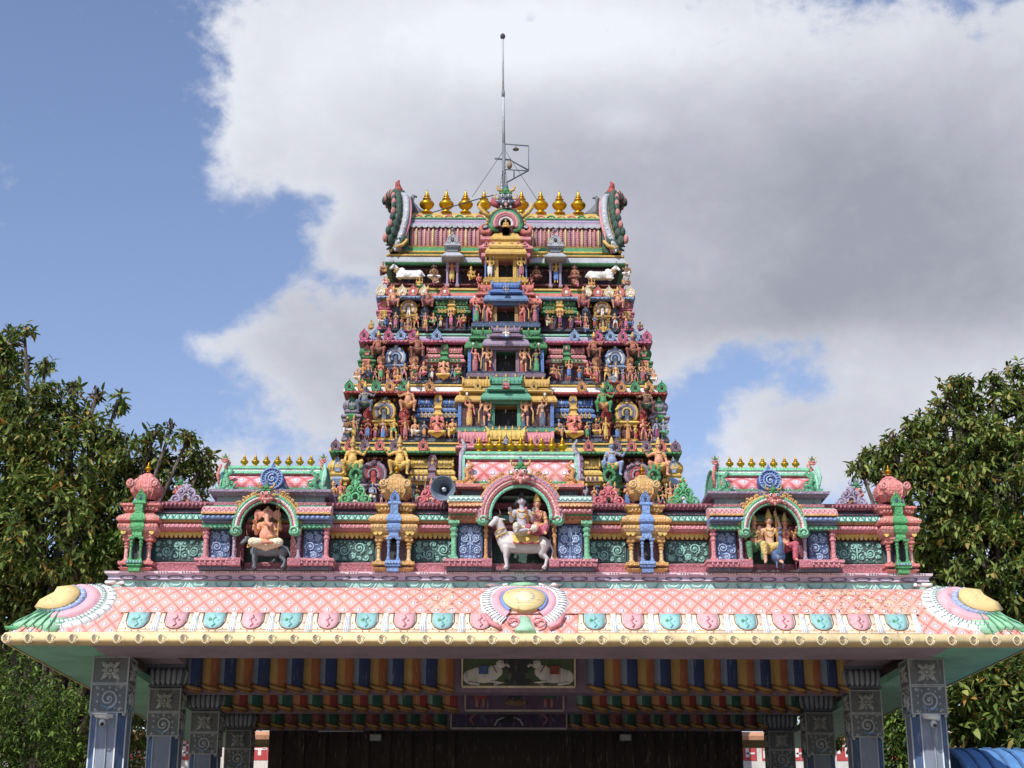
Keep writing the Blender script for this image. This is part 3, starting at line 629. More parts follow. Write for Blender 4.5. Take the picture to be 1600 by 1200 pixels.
PR('lotus4', Pz=.06, legs='lotus', arms=[arm(-1, 'bless'), arm(1, 'lap'), arm(-1, 'back', 'disc'), arm(1, 'back', 'trident')], crown='cone')
PR('bearer', Pz=.24, legs='squat', arms=[arm(-1, 'out'), arm(1, 'knee')], garb='short', fat=1.2, crown='cone')
PR('seat', Pz=.26, legs='chair', arms=[arm(-1, 'knee'), arm(1, 'bless')], crown='low')
PR('lute', Pz=.26, legs='chair', arms=[arm(-1, 'lap', 'lute'), arm(1, 'bless')], garb='saree', crown='bun')
PR('elephant', Pz=.06, legs='lotus', arms=[arm(-1, 'bless'), arm(1, 'lap'), arm(-1, 'back', 'flower'), arm(1, 'back', 'flower')], fat=1.35, head='elephant', crown='low')
SH = {'guard': 1, 'four': 1}
HT = {'lotus': .56, 'lotus4': .58, 'bearer': .78, 'seat': .78, 'lute': .78, 'elephant': .58}   # rough drawn height with crown / unit
POSE = {'guard': 'club-bearing guardian', 'four': 'four-armed standing', 'plain': 'standing', 'pray': 'praying', 'lady': 'fan-waving woman', 'queen': 'standing woman', 'dancer': 'dancing', 'drummer': 'drumming', 'lotus': 'cross-legged', 'lotus4': 'four-armed cross-legged', 'bearer': 'squatting', 'seat': 'seated', 'lute': 'lute-playing woman', 'elephant': 'elephant-headed'}
def quad_animal(name, pose='stand', L=1.0, head_turn=0, neck_up=.3, slim=1.0, vox=.02, horns=True, hump=True, leg=.62):
    """four-legged animal facing -X, length about L, feet at z=0"""
    B = []; hz = leg if pose == 'stand' else .20; s = slim; lf = leg / .62
    B += [((-.30, 0, hz + .02), .155 * s, (-.05, 0, hz - .01), .15 * s), ((-.05, 0, hz - .01), .15 * s, (.28, 0, hz), .15 * s), ('e', (.30, 0, hz + .01), (.16, .14 * s, .155 * s)), ('e', (-.32, 0, hz - .01), (.13, .13 * s, .17 * s))]
    if hump: B.append(('e', (-.26, 0, hz + .17 * s), (.10, .06, .08)))
    if hump and pose == 'stand': B += [((-.40, -.02, hz + .02), .08, (-.50, -.06, hz + .20), .05), ((-.40, -.02, hz - .04), .05, (-.47, -.05, hz + .12), .04)]
    hd = Vector((-.52, -.06 - head_turn * .14, hz + neck_up)); B += [((-.34, 0, hz + .06), .11 * s, hd + Vector((.05, .03, -.03)), .07 * s)]
    mz = hd + Vector((-.13 * (1 - .6 * head_turn), -.16 * head_turn, -.12)); B += [(hd, .07, mz, .042), ('e', mz, (.045, .045, .038))]
    ear = Vector((.0, .09, 0)) if head_turn < .4 else Vector((.10, 0, 0))
    for k in (-1, 1): B.append((hd + ear * .5 * k + Vector((0, 0, .02)), .022, hd + ear * 1.5 * k + Vector((.02, 0, .0)), .014))
    if pose == 'stand':
        for x, y in ((-.32, -.08), (-.30, .08)): B += [((x, y, hz - .06), .075 * s, (x - .02, y, .30 * lf), .042), ((x - .02, y, .30 * lf), .04, (x, y, .06), .03), ((x, y, .06), .034, (x - .03, y, .03), .032)]
        for x, y in ((.34, -.09), (.36, .08)): B += [((x, y, hz - .02), .11 * s, (x - .03, y, .40 * lf), .065 * s), ((x - .03, y, .40 * lf), .055, (x + .07, y, .27 * lf), .035), ((x + .07, y, .27 * lf), .034, (x + .04, y, .06), .028), ((x + .04, y, .06), .034, (x + .0, y, .03), .032)]
        B += [((.44, 0, hz + .08), .025, (.52, -.02, hz - .10), .02), ((.52, -.02, hz - .10), .018, (.49, -.05, hz - .28), .016), ((.49, -.05, hz - .28), .03, (.48, -.05, hz - .36), .01)]
    else:
        B += [((-.36, -.10, .12), .06, (-.20, -.19, .05), .045), ((-.20, -.19, .05), .045, (-.42, -.2, .035), .032), ((.30, -.10, .14), .10, (.12, -.2, .07), .055), ((.12, -.2, .06), .05, (.34, -.22, .04), .034), ((.2, -.2, .04), .03, (.02, -.22, .03), .028)]
        B += [((.44, 0, .24), .022, (.50, -.08, .12), .018), ((.50, -.08, .12), .016, (.42, -.20, .04), .014)]
    body = fuse(B, vox, name)
    J = MB()
    if horns:
        for k in (-1, 1): 
            o = ear * .45 * k; J.tube([hd + o + Vector((0, 0, .05)), hd + o * 2.0 + Vector((0, 0, .12)), hd + o * 1.6 + Vector((-.02, 0, .20))], [.02, .016, .004], 'brown', 6)
    K = MB()
    for t in (.35, .55): 
        c0 = Vector((-.34, 0, hz + .06)).lerp(hd, t); K.tube([c0 + Vector((cos(a) * .085 * s, sin(a) * .10 * s, cos(a) * .04 - .02)) for a in [2 * pi * q / 10 for q in range(11)]], .013, 'gold', 5)
    K.blob(Vector((-.34, 0, hz + .06)).lerp(hd, .3) + Vector((-.10, -.06, -.05)), .03, 'gold', 6, 4)
    E = MB()
    face_d = (mz - hd).normalized()
    for k in (-1, 1):
        lat = Vector((0, 1, 0)) * (1 - head_turn) + Vector((1, 0, 0)) * head_turn
        p = hd + lat * .062 * k + face_d * .03 + Vector((-.012 * (1 - head_turn), -.03 * head_turn, .02)); E.blob(p, (.016, .016, .012), 'black', 6, 4)
    E.blob(mz + face_d * .035, (.028, .028, .016), '#5a3a3a', 6, 4)
    return dict(body=body, horns=J.mesh(name + '_horns') if horns else None, collar=K.mesh(name + '_collar'), eyes=E.mesh(name + '_eyes'))
def animal(pr, x, y, z, h, skin, label, cat='statue', group=None, rz=0, name='cow_statue', flip=False):
    b = bpy.data.objects.new(name, pr['body']); col.objects.link(b); b.location = (x, y, z); b.rotation_euler = (0, 0, rz); b.scale = ((-h if flip else h), h, h)
    sl = b.material_slots[0]; sl.link = 'OBJECT'; sl.material = M(skin); b['label'] = label; b['category'] = cat
    if group: b['group'] = group
    for k in ('horns', 'collar', 'eyes'):
        if pr.get(k) is None: continue
        o = bpy.data.objects.new(k, pr[k]); col.objects.link(o); o.parent = b
    return b
LYING = quad_animal('lying_cow', 'lie', head_turn=.35, neck_up=.26, vox=.022)

# ================================================================= TOWER
YC = 39.7
tower = empty('temple_tower', (0, YC, 0), 'tall pyramidal painted gateway tower with statues and eight golden finials', 'temple tower')
T = {2: dict(y0=794, Y=36.6), 3: dict(y0=689, Y=36.95), 4: dict(y0=598, Y=37.25), 5: dict(y0=516, Y=37.5), 6: dict(y0=445, Y=37.8)}
CY = {2: (691, 706, 515), 3: (600, 613, 537), 4: (521, 533, 561), 5: (450, 464, 588), 6: (397, 409, 602)}
for t in T:
    d = T[t]; d['z0'] = PZ(d['y0'], d['Y']); d['Yc'] = d['Y'] - .22
    d['zc1'] = PZ(CY[t][0], d['Yc'] + .12); d['zc0'] = PZ(CY[t][1], d['Yc']); d['hw'] = -PX(CY[t][2], CY[t][0], d['Yc'])
T[2]['z0'] = 10.3
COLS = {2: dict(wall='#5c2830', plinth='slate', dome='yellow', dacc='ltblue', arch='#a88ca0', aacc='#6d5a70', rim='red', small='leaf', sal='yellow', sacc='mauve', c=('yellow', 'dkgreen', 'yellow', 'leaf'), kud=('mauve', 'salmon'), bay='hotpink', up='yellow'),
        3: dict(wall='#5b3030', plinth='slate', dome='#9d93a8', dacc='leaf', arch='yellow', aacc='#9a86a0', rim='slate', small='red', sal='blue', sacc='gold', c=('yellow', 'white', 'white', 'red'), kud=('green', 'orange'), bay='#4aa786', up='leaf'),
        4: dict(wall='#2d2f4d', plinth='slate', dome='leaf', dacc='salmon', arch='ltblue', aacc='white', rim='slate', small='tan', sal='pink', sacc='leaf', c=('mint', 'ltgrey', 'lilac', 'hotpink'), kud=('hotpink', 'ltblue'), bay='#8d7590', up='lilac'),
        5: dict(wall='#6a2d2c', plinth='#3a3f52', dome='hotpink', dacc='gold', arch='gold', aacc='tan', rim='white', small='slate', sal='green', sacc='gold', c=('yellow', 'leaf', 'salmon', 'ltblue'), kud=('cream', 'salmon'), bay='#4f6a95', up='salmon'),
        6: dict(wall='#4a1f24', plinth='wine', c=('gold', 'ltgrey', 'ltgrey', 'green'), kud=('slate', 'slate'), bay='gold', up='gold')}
ST = {t: part('storey', tower) for t in (2, 3, 4, 5, 6)}
BP = {t: part('doorway_bay', tower) for t in (6, 5, 4, 3)}
# stepped core and mouldings
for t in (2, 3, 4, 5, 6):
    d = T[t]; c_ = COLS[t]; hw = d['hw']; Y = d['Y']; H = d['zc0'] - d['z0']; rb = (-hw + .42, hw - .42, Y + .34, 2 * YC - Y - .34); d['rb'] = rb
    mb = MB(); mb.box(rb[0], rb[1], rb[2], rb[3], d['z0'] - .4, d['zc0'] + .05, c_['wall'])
    for k in range(int(2 * hw / .34)):     # flat wall pilasters in the recess
        x = -hw + .6 + k * .34
        if abs(x) < hw - .5 and abs(x) > .9: mb.box(x - .035, x + .035, rb[2] - .04, rb[2] + .01, d['z0'], d['zc0'] - .06, 'navy' if t != 4 else 'lilac')
    for k in range(7):
        y = Y + .7 + k * .6
        for s in (-1, 1): mb.box(s * (rb[1] - .01), s * (rb[1] + .04), y - .05, y + .05, d['z0'], d['zc0'] - .05, 'navy')
    put(mb, 'storey_wall', ST[t])
    mb = MB(); z = d['z0']; o = .34
    pl = c_['plinth']
    mb.ring(rb, [(o + .02, z - .20, pl), (o + .02, z - .10), (o - .06, z - .08, 'maroon'), (o - .06, z - .04, pl), (o + .04, z - .03), (o + .04, z)], pl)
    mb.ring(rb, [(.22, z, pl), (.22, z + .09 * H), (.16, z + .10 * H, 'mauve'), (.16, z + .13 * H), (.2, z + .14 * H, pl), (.2, z + .17 * H)], pl)
    if t < 6:
        mb.ring(rb, [(.05, z + .46 * H, c_['up']), (.13, z + .47 * H), (.14, z + .50 * H, 'dark'), (.06, z + .51 * H), (.06, z + .55 * H, c_['up']), (.12, z + .56 * H), (.12, z + .60 * H), (.02, z + .63 * H)], c_['up'], True)
    if t < 6:
        n = int(2 * hw / .15)
        for k in range(n):
            x = -hw + .5 + (2 * hw - 1.0) * k / (n - 1)
            if abs(x) < .28 * hw: continue
            kudu(mb, x, rb[2] - .13, z + .50 * H, .10, .16, c_['kud'][k % 2], 'dark'); mb.blob((x, rb[2] - .36, z - .015), (.022, .02, .022), ('gold', c_['sal'])[k % 2], 5, 3)
            mb.lathe(x + .04, rb[2] - .10, [(.022, z + .17 * H), (.016, z + .2 * H), (.016, z + .38 * H), (.03, z + .42 * H), (.02, z + .45 * H)], (c_['arch'], c_['dome'])[k % 2], 5)
    put(mb, 'plinth', ST[t])
    mb = MB(); a, b = d['zc0'], d['zc1']; h = b - a; k4 = c_['c']
    mb.ring(rb, [(.02, a - .10, 'wine'), (.10, a - .07), (.12, a - .02, 'dark'), (.30, a - .01, k4[3]), (.42, a), (.44, a + .12 * h, k4[2]), (.435, a + .26 * h, k4[2]), (.41, a + .55 * h, k4[1]), (.36, a + .78 * h, k4[1]), (.34, a + .80 * h, k4[0]), (.40, a + .86 * h), (.40, b)], k4[2], False)
    n = int(2 * hw / .11)
    if t < 6:
        for k in range(n): scallops(mb, -hw + .02, hw - .02, Y - .21, a + .02, .11, .05, k4[3]); break
    for k in range(int(2 * hw / .16)):
        x = -hw + .12 + k * .16; mb.blob((x, rb[2] - .14, a - .08), (.032, .03, .055), 'gold' if t < 6 else 'slate', 5, 4)
    put(mb, 'cornice', ST[t])
# lower body down to the ground
mb = MB(); rb = (-4.9, 4.9, 36.7, 2 * YC - 36.7)
mb.box(*rb, 0, 9.9, '#b4a088'); mb.ring(rb, [(.0, 9.2, 'mauve'), (.35, 9.3), (.4, 9.5), (.2, 9.7), (.1, 9.9, 'slate'), (.1, 10.35)], 'mauve')
for k in range(12): mb.box(-4.6 + k * .8, -4.45 + k * .8, 36.62, 36.72, 1, 9.1, '#a08a70')
put(mb, 'tower_base', tower)

# kudus along the cornices
for t in (2, 3, 4, 5):
    d = T[t]; hw = d['hw']; me = []
    for c1 in COLS[t]['kud']:
        mb = MB(); kudu(mb, 0, 0, 0, .25, .30, c1, 'dark' if t != 5 else 'white'); me.append(mb.mesh('horseshoe_arch'))
    fr = [.965, .885, .80, .715, .63, .47]
    for s in (-1, 1):
        for k, f in enumerate(fr): put(me[k % 2], 'horseshoe_arch', ST[t], (s * f * hw, d['Yc'] + .0, d['zc0'] + .03))
    for s in (-1, 1):
        for q in range(5): put(me[q % 2], 'horseshoe_arch', ST[t], (s * (hw - .0), d['Y'] + .7 + q * .95, d['zc0'] + .06), s * pi / 2)

def rowlab(t): return {2: 'lowest visible tier', 3: 'blue-roofed tier', 4: 'pink-roofed tier', 5: 'green-roofed tier', 6: 'topmost tier'}[t]
USED = {}
def tstat(pk, x, y, z, h, skin, cloth, where, t, **kw):
    side = 'left' if x < 0 else 'right'
    lab = f"{GN[skin]} {POSE[pk]} statue in {GN[cloth]} {where}, {rowlab(t)}, {side}"
    for a_, b_ in (('perched ', ''), ('fancy and outer', 'outer'), (' visible', '')):
        if len(lab.split()) > 16: lab = lab.replace(a_, b_)
    if lab in USED: print('DUP', lab)
    USED[lab] = 1
    return statue(PROTO[pk], x, y, z, h, skin, cloth, lab, f'painted statues on the {rowlab(t)} of the tower', **kw)
SK = ['skin', 'tan', 'gold', 'salmon', '#9c4b3c', 'skin', 'brown', 'orange', 'tan', '#7c93bb', 'skin']
CL_ = ['red', 'green', 'yellow', 'blue', 'white', 'hotpink', 'cream', 'orange', 'navy', 'rose', '#8f2f6a']
rnd = random.Random(11)
for t in (2, 3, 4, 5):
    d = T[t]; c_ = COLS[t]; hw = d['hw']; Y = d['Y']; z = d['z0']; H = d['zc1'] - d['z0']; u = H / 1.33
    if t == 2: z = PZ(794, Y); H = d['zc1'] - z; u = H / 1.33
    dm = dome_shrine(.40 * u + .02, .86 * H, c_['dome'], c_['dacc'], 'navy').mesh('corner_shrine')
    am = arch_shrine(.46 * u + .02, .74 * H, c_['arch'], c_['aacc'], c_['rim']).mesh('arched_shrine')
    pm = post_shrine(.24 * u + .02, .62 * H, c_['small'], c_['small'] if t != 2 else 'leaf').mesh('small_shrine')
    fd, f1, fa, f2 = 1 - .20 / hw, .845, .75, .625
    for s in (-1, 1):
        put(dm, 'corner_shrine', ST[t], (s * fd * hw, Y - .02, z))
        put(am, 'arched_shrine', ST[t], (s * fa * hw, Y - .0, z))
        put(pm, 'small_shrine', ST[t], (s * f1 * hw, Y + .06, z)); put(pm, 'small_shrine', ST[t], (s * f2 * hw, Y + .06, z))
        for q in range(3): put(dm if q % 2 == 0 else am, 'corner_shrine' if q % 2 == 0 else 'arched_shrine', ST[t], (s * (hw - .1), Y + 1.2 + q * 1.2, z), s * pi / 2)
        # long barrel roofed shrine
        mb = MB(); xa, xb = .30 * hw, .535 * hw; w_ = xb - xa
        mb.box(xa + .04, xb - .04, .16, .5, 0, .46 * H, 'wine')
        for q in range(4): column(mb, xa + w_ * (.07 + .86 * q / 3), .10, .0, .36 * H, .03, ('navy', 'slate')[q % 2], n=6)
        mb.box(xa + .0, xb - .0, .04, .5, 0, .04 * H, c_['plinth'])
        mb.ring((xa, xb, .08, .5), [(.0, .36 * H), (.03, .38 * H), (.0, .40 * H), (.09, .41 * H), (.10, .44 * H), (.04, .49 * H), (.0, .50 * H)], c_['sal'], True)
        mb.ring((xa + .02, xb - .02, .08, .5), [(0, .50 * H), (.07, .51 * H), (.08, .54 * H), (.02, .59 * H)], c_['sal'], True)
        mb.ring((xa + .03, xb - .03, .1, .5), [(0, .59 * H), (0, .62 * H)], 'dark')
        for q in range(9): x = xa + .02 + (w_ - .04) * (q + .5) / 9; kudu(mb, x, -.02, .40 * H, .07, .11 * H, c_['sacc'], 'dark'); mb.blob((x, .0, .55 * H), (.016, .014, .02), 'cream', 5, 3); mb.blob((x + .03, .0, .605 * H), (.012, .01, .022), 'gold', 5, 3)
        cur = vault(mb, xa + .03, xb - .03, .07, .53, .62 * H, .80 * H, c_['sal'], n=8, bulge=.03)
        for q in range(14):
            x = xa + .06 + (w_ - .12) * q / 13; mb.tube([(x, y - .01, zz) for y, zz in cur[1:7]], .012, (c_['sal'], c_['sal'], 'cream')[q % 3], 4)
        for x, s2 in ((xa + .03, -1), (xb - .03, 1)): gable(mb, x, s2, .07, .53, .62 * H, .80 * H, c_['sal'], c_['sal'], .035)
        xm = (xa + xb) / 2
        kudu(mb, xm, .0, .60 * H, .16 * u + .03, .30 * H, c_['sacc'], c_['sal']); mb.ring((xm - .05, xm + .05, -.05, .1), [(.02, .36 * H), (.06, .40 * H), (.09, .43 * H), (.03, .48 * H), (.02, .52 * H), (.06, .55 * H), (.02, .60 * H)], c_['sacc'], True)
        for q in range(6): sfinial(mb, xa + .06 + (w_ - .12) * (q + .5) / 6, .28, .80 * H, .10 * H, 6, 'gold')
        o = put(mb, 'barrel_roofed_shrine', ST[t], (0, Y - .04, z)); 
        if s < 0: o.scale = (-1, 1, 1)
        # statues: lower row
        yf = Y - .16; hh = .49 * u
        row = [(1 - .13 / hw, 'seat', .60, 'crouched at tower edge', .05), (.93, 'plain', .50, f"before {dict(zip((2,3,4,5),('yellow','grey','green','pink')))[t]} corner shrine", 0), (.845, 'pray', .47, 'before outer small shrine', 0),
               (.75, 'queen', .46, 'inside fancy arched shrine', 0), (.685, 'dancer', .44, 'beside inner small shrine', 0), (.615, 'plain', .47, 'before inner small shrine', 0), (.555, 'seat', .6, 'at outer end of barrel shrine', .05), (.42, 'lotus4', .74, 'under long barrel roof', .0), (.325, 'lute', .6, 'beside projecting doorway bay', .06)]
        if t == 3: row[7] = (.42, 'elephant', .84, 'under long barrel roof', 0)
        if t == 4 and s < 0: row[7] = (.42, 'elephant', .76, 'under long barrel roof', 0)
        if t == 5: row[7] = (.42, 'four', .50, 'under long barrel roof', 0)
        if t == 4 and s > 0: row[7] = (.43, 'four', .50, 'under long barrel roof', 0)
        if t == 4 and s < 0: row[5] = (.615, 'drummer', .50, 'before inner small shrine', 0)
        if t == 2 and s < 0: row[3] = (.75, 'drummer', .46, 'inside fancy arched shrine', 0)
        for k, (f, pk, hs, wh, dy) in enumerate(row):
            if k == 2 and s > 0: pk = 'dancer'
            if k == 1 and s > 0 and t != 3: pk = 'four'
            if k == 4 and s > 0: pk = 'drummer' if t == 4 else 'pray'
            sk = SK[rnd.randrange(len(SK))]; cl = CL_[rnd.randrange(len(CL_))]
            if 'elephant' in pk: sk = 'salmon' if t == 3 else 'skin'; cl = 'yellow'
            tstat(pk, s * f * hw, yf - dy + rnd.uniform(-.02, .03), z + (.0 if k not in (7,) else .06 * H), hs * u * rnd.uniform(.95, 1.06), sk, cl, wh, t, rz=s * (.15 if k in (0, 6, 8) else 0) + rnd.uniform(-.15, .15), flip=(s > 0) ^ (rnd.random() < .3), face=False)
        # small figures perched on the cornice and between the shrines
        for k, (f, pk, hs, wh, on) in enumerate([(.925, 'seat', .46, 'perched on cornice above corner shrine', 1), (.672, 'lotus4', .52, 'perched on cornice near inner small shrine', 1), (.555, 'lute', .42, 'perched on cornice above barrel shrine end', 1), (.80, 'pray', .34, 'between fancy and outer small shrines', 0), (.885, 'dancer', .33, 'between outer small and corner shrines', 0), (.50, 'pray', .36, 'left part under barrel roof' if s < 0 else 'right part under barrel roof', 0), (.36, 'dancer', .36, 'inner part under barrel roof', 0)]):
            if t == 2 and on: continue
            sk = SK[rnd.randrange(len(SK))]; cl = CL_[rnd.randrange(len(CL_))]
            if on: tstat(pk, s * f * (hw - .02), d['Yc'] + .05, d['zc1'] - .02, hs * u, sk, cl, wh, t, rz=rnd.uniform(-.3, .3), flip=rnd.random() < .5, face=False)
            else: tstat(pk, s * f * hw, Y - .10, z + (.04 * H if f < .55 else 0), hs * u, sk, cl, wh, t, rz=rnd.uniform(-.3, .3), flip=rnd.random() < .5, face=False)
        # larger figures in the upper recess
        for f, wh in ((.865, 'high up beside the corner shrine'), (.60, 'high up beside the barrel roof')):
            sk = {2: 'yellow', 3: ('tan', 'slate', 'leaf', 'brown')[(f > .7) + 2 * (s > 0)], 4: '#9c4b3c', 5: 'tan' if f > .7 else '#9c4b3c'}[t] if t != 2 else ('gold' if s < 0 else ('#7c93bb' if f < .7 else 'skin'))
            cl = {2: 'yellow', 3: 'dkgreen' if f > .7 else 'orange', 4: 'brown', 5: 'rose'}[t]
            hh = (.88 if t > 2 else .98) * u
            tstat('bearer', s * f * hw, Y - .26, z + .43 * H, hh, sk, cl, wh, t, flip=(f > .7) ^ (s > 0), face=(t == 2), crown='gold')

# central bay with doorways, guardians and balcony roofs
BAY = {6: dict(door=(402, 436, 777, 801), foot=437, kap=(384, 400), hwk=(752, 826), kc=('gold', 'pink')),
       5: dict(door=(475, 504, 775, 804), foot=506, kap=(460, 473), hwk=(736, 846), kc=('#5f88b8', 'salmon')),
       4: dict(door=(547, 583, 774, 806), foot=584, kap=(528, 543), hwk=(727, 852), kc=('#9a86a0', 'leaf')),
       3: dict(door=(632, 668, 772, 808), foot=669, kap=(612, 627), hwk=(714, 868), kc=('#4aa786', 'gold'))}
BAR = {5: dict(y=(437, 461), x=(746, 834), c=('blue', 'salmon'), xin=(768, 810)),
       4: dict(y=(508, 529), x=(736, 846), c=('#8d7590', 'leaf'), xin=(769, 812)),
       3: dict(y=(584, 613), x=(722, 860), c=('#4aa786', 'gold'), xin=(767, 814)),
       2: dict(y=(666, 702), x=(727, 876), c=('yellow', 'pink'), xin=(765, 819))}
for t in (6, 5, 4, 3):
    b = BAY[t]; d = T[t]; Yb = d['Y'] - .42; c_ = COLS[t]
    zf = PZ(b['foot'], Yb); zd0 = zf; zk0 = PZ(b['kap'][1], Yb - .15); zk1 = PZ(b['kap'][0], Yb + .05); hk = (PX(b['hwk'][1], 500, Yb) - PX(b['hwk'][0], 500, Yb)) / 2
    hd = (b['door'][3] - b['door'][2]) / 2 * (Yb / FPX) * 1.02; zd1 = PZ(b['door'][0], Yb); yb_ = d['Y'] + .4
    mb = MB()
    mb.box(-hk + .06, -hd, Yb, yb_, zf - .1, zk0 + .03, c_['wall']); mb.box(hd, hk - .06, Yb, yb_, zf - .1, zk0 + .03, c_['wall']); mb.box(-hd, hd, Yb, yb_, zd1, zk0 + .03, c_['wall'])
    for s in (-1, 1):
        for q, x in enumerate((hd + .28, hk - .1)): mb.box(s * x - .04, s * x + .04, Yb - .04, Yb + .01, zf, zk0, ('slate', 'blue')[q])
        mb.box(min(s * (hd + .12), s * (hd + .24)), max(s * (hd + .12), s * (hd + .24)), Yb - .03, Yb + .01, zf, zf + .75 * (zd1 - zf), 'red' if t in (4, 5) else 'slate')
    put(mb, 'bay_wall', BP[t])
    mb = MB(); fc = {6: 'gold', 5: '#b08a3c', 4: 'mauve', 3: '#4aa786'}[t]
    mb.box(-hd, hd, Yb + .35, Yb + .40, zf - .1, zd1 + .1, 'black'); mb.box(-hd - .0, hd, Yb + .02, Yb + .36, zf - .05, zf - .0, 'dark')
    for s in (-1, 1):
        mb.box(min(s * hd, s * (hd + .09)), max(s * hd, s * (hd + .09)), Yb - .05, Yb + .03, zf, zd1, fc)
        mb.box(min(s * (hd + .09), s * (hd + .12)), max(s * (hd + .09), s * (hd + .12)), Yb - .02, Yb + .02, zf, zd1, fc)
    mb.box(-hd - .12, hd + .12, Yb - .06, Yb + .03, zd1, zd1 + .06, fc)
    n = 9
    for q in range(n): mb.box(-hd - .1 + (2 * hd + .2) * (q + .2) / n, -hd - .1 + (2 * hd + .2) * (q + .7) / n, Yb - .09, Yb - .05, zd1 + .06, zd1 + .10, fc)
    mb.box(-.012, .012, Yb + .3, Yb + .33, zd1 - .12, zd1 - .03, 'white')
    put(mb, 'doorway', BP[t])
    mb = MB(); k1, k2 = b['kc']; zz = zk0; hh = zk1 - zk0
    def kap(r, c): mb.ring(r, [(-.04, zz - .06), (.0, zz - .02), (.12, zz), (.13, zz + .14 * hh), (.08, zz + .5 * hh), (.0, zz + .7 * hh), (.02, zz + .72 * hh), (.02, zz + hh)], c, True)
    kap((-hk + .1, hk - .1, Yb, yb_), k2); zz += .004; kap((-hd - .22, hd + .22, Yb - .16, yb_), k1)
    for s in (-1, 1): kudu(mb, s * (hk - .28), Yb - .13, zk0 + .02, .14, .15, k2, 'dark')
    put(mb, 'bay_cornice', BP[t])
    mb = MB(); mb.ring((-hk + .1, hk - .1, Yb - .12, yb_), [(0, zf - .16, c_['bay']), (.06, zf - .14), (.08, zf - .06), (.03, zf - .04, 'yellow' if t == 6 else 'slate'), (.05, zf)], c_['bay']); put(mb, 'bay_ledge', BP[t])
    # guardians and attendants
    xo = hd + .22; g = .50 if t == 6 else .47
    hg = {6: .60, 5: .60, 4: .66, 3: .74}[t]
    for s in (-1, 1):
        sk = {6: 'gold', 5: 'salmon', 4: 'skin', 3: 'skin'}[t]
        tstat('guard' if t < 6 else 'four', s * xo, Yb - .13, zf, hg, sk, {6: 'white' if s < 0 else 'rose', 5: 'salmon', 4: 'brown', 3: 'maroon'}[t], 'next to the dark doorway', t, flip=s > 0, rz=s * .12, face=t == 3)
        if t < 6:
            tstat('lady', s * (xo + (.40 if t == 3 else .30)), Yb - .12, zf, hg * .95, ['tan', 'brown', '#9c4b3c'][t % 3] if s > 0 else 'salmon', {5: ('green', 'rose'), 4: ('rose', 'green'), 3: ('gold', 'slate')}[t][0 if s < 0 else 1], 'beside the door guardian', t, flip=s > 0, face=t == 3)
for t in (5, 4, 3, 2):
    b = BAR[t]; Yb = (T[t + 1]['Y'] - .42) - .46; z0 = PZ(b['y'][1], Yb); z1 = PZ(b['y'][0], Yb + .1); ctr = 0
    hx = (b['x'][1] - b['x'][0]) / 2 * Yb / FPX; hi = (b['xin'][1] - b['xin'][0]) / 2 * Yb / FPX; yb_ = Yb + .5
    for s in (-1, 1):
        mb = MB(); sala(mb, hi, hx, Yb + .10, yb_, z0, z1, b['c'][1], b['c'][1], 3, 9, True, True, 'gold', .2); o = put(mb, 'balcony_barrel', tower)
        if s < 0: o.scale = (-1, 1, 1)
    mb = MB(); sala(mb, -hi, hi, Yb - .05, yb_ + .1, z0 + .0, z1 + .05, b['c'][0], b['c'][0], 5 if t == 2 else 3, 7, False, True, 'gold', .2)
    put(mb, 'balcony_barrel', tower)
pk = [('lotus4', 'hotpink', 'red', 'on the teal balcony barrel', 3, 600 + 8, .42), ('lotus4', 'white', 'blue', 'on the mauve balcony barrel', 4, 528, .44), ('lotus', '#7c93bb', 'navy', 'on the yellow balcony barrel', 2, 696, .42), ('lotus4', 'ltblue' if False else '#7c93bb', 'blue', 'on the blue balcony barrel', 5, 459, .36)]
for p, sk, cl, wh, t, py, h in pk:
    Yb = T[t + 1]['Y'] - .42 - .62; GN.setdefault(sk, 'pale')
    lab = f"{GN[sk]} {POSE[p]} statue in {GN[cl]} {wh}, centre of the tower"; statue(PROTO[p], 0, Yb, PZ(py, Yb), h, sk, cl, lab, 'statues at the centre of the tower', face=False)

# top tier figures
d = T[6]; Y = d['Y']; z = d['z0']; xw = lambda px: PX(px, 430, Y - .1)
mbh = dict(rose='rose')
for px, pk_, h, sk, cl, wh, dz in [(598, 'lute', .62, 'skin', 'maroon', 'at the left corner', .1), (678, 'lotus', .74, 'brown', 'white', 'beside the left lying cow', .1), (706, 'four', .62, 'salmon', 'yellow', 'under the left grey niche shrine', 0), (736, 'seat', .58, 'gold', 'gold', 'left of the doorway', 0), (748, 'seat', .4, 'salmon', 'red', 'low by the balcony', -.1), (682, 'seat', .34, 'rose', 'white', 'small on the ledge below', -.12),
                                    (980, 'seat', .62, 'brown', 'white', 'behind the right lying cow', .1), (898, 'lotus', .74, '#9c4b3c', 'brown', 'beside the right lying cow', .1), (869, 'four', .62, 'gold', 'blue', 'under the right grey niche shrine', 0), (838, 'lotus', .74, '#9c4b3c', 'maroon', 'right of the doorway', .1), (829, 'seat', .4, 'salmon', 'rose', 'low by the balcony', -.1), (896, 'seat', .34, 'rose', 'brown', 'small on the ledge below', -.12), (601, 'seat', .36, 'tan', 'white', 'below the corner musician', -.15), (981, 'seat', .36, 'brown', 'red', 'below the corner figure', -.15)]:
    tstat(pk_, xw(px), Y - .12 - (.1 if dz < 0 else 0), z + dz, h, sk, cl, wh, 6, flip=px > 790, face=False, rz=.1 if px < 790 else -.1)
for s, px in ((-1, 640), (1, 938)):
    animal(LYING, xw(px), Y - .02, z + .10, .80, 'white', f"white lying cow statue on the {'left' if s < 0 else 'right'} end of the topmost tier", 'statue', 'lying cows on the topmost tier', flip=s > 0)

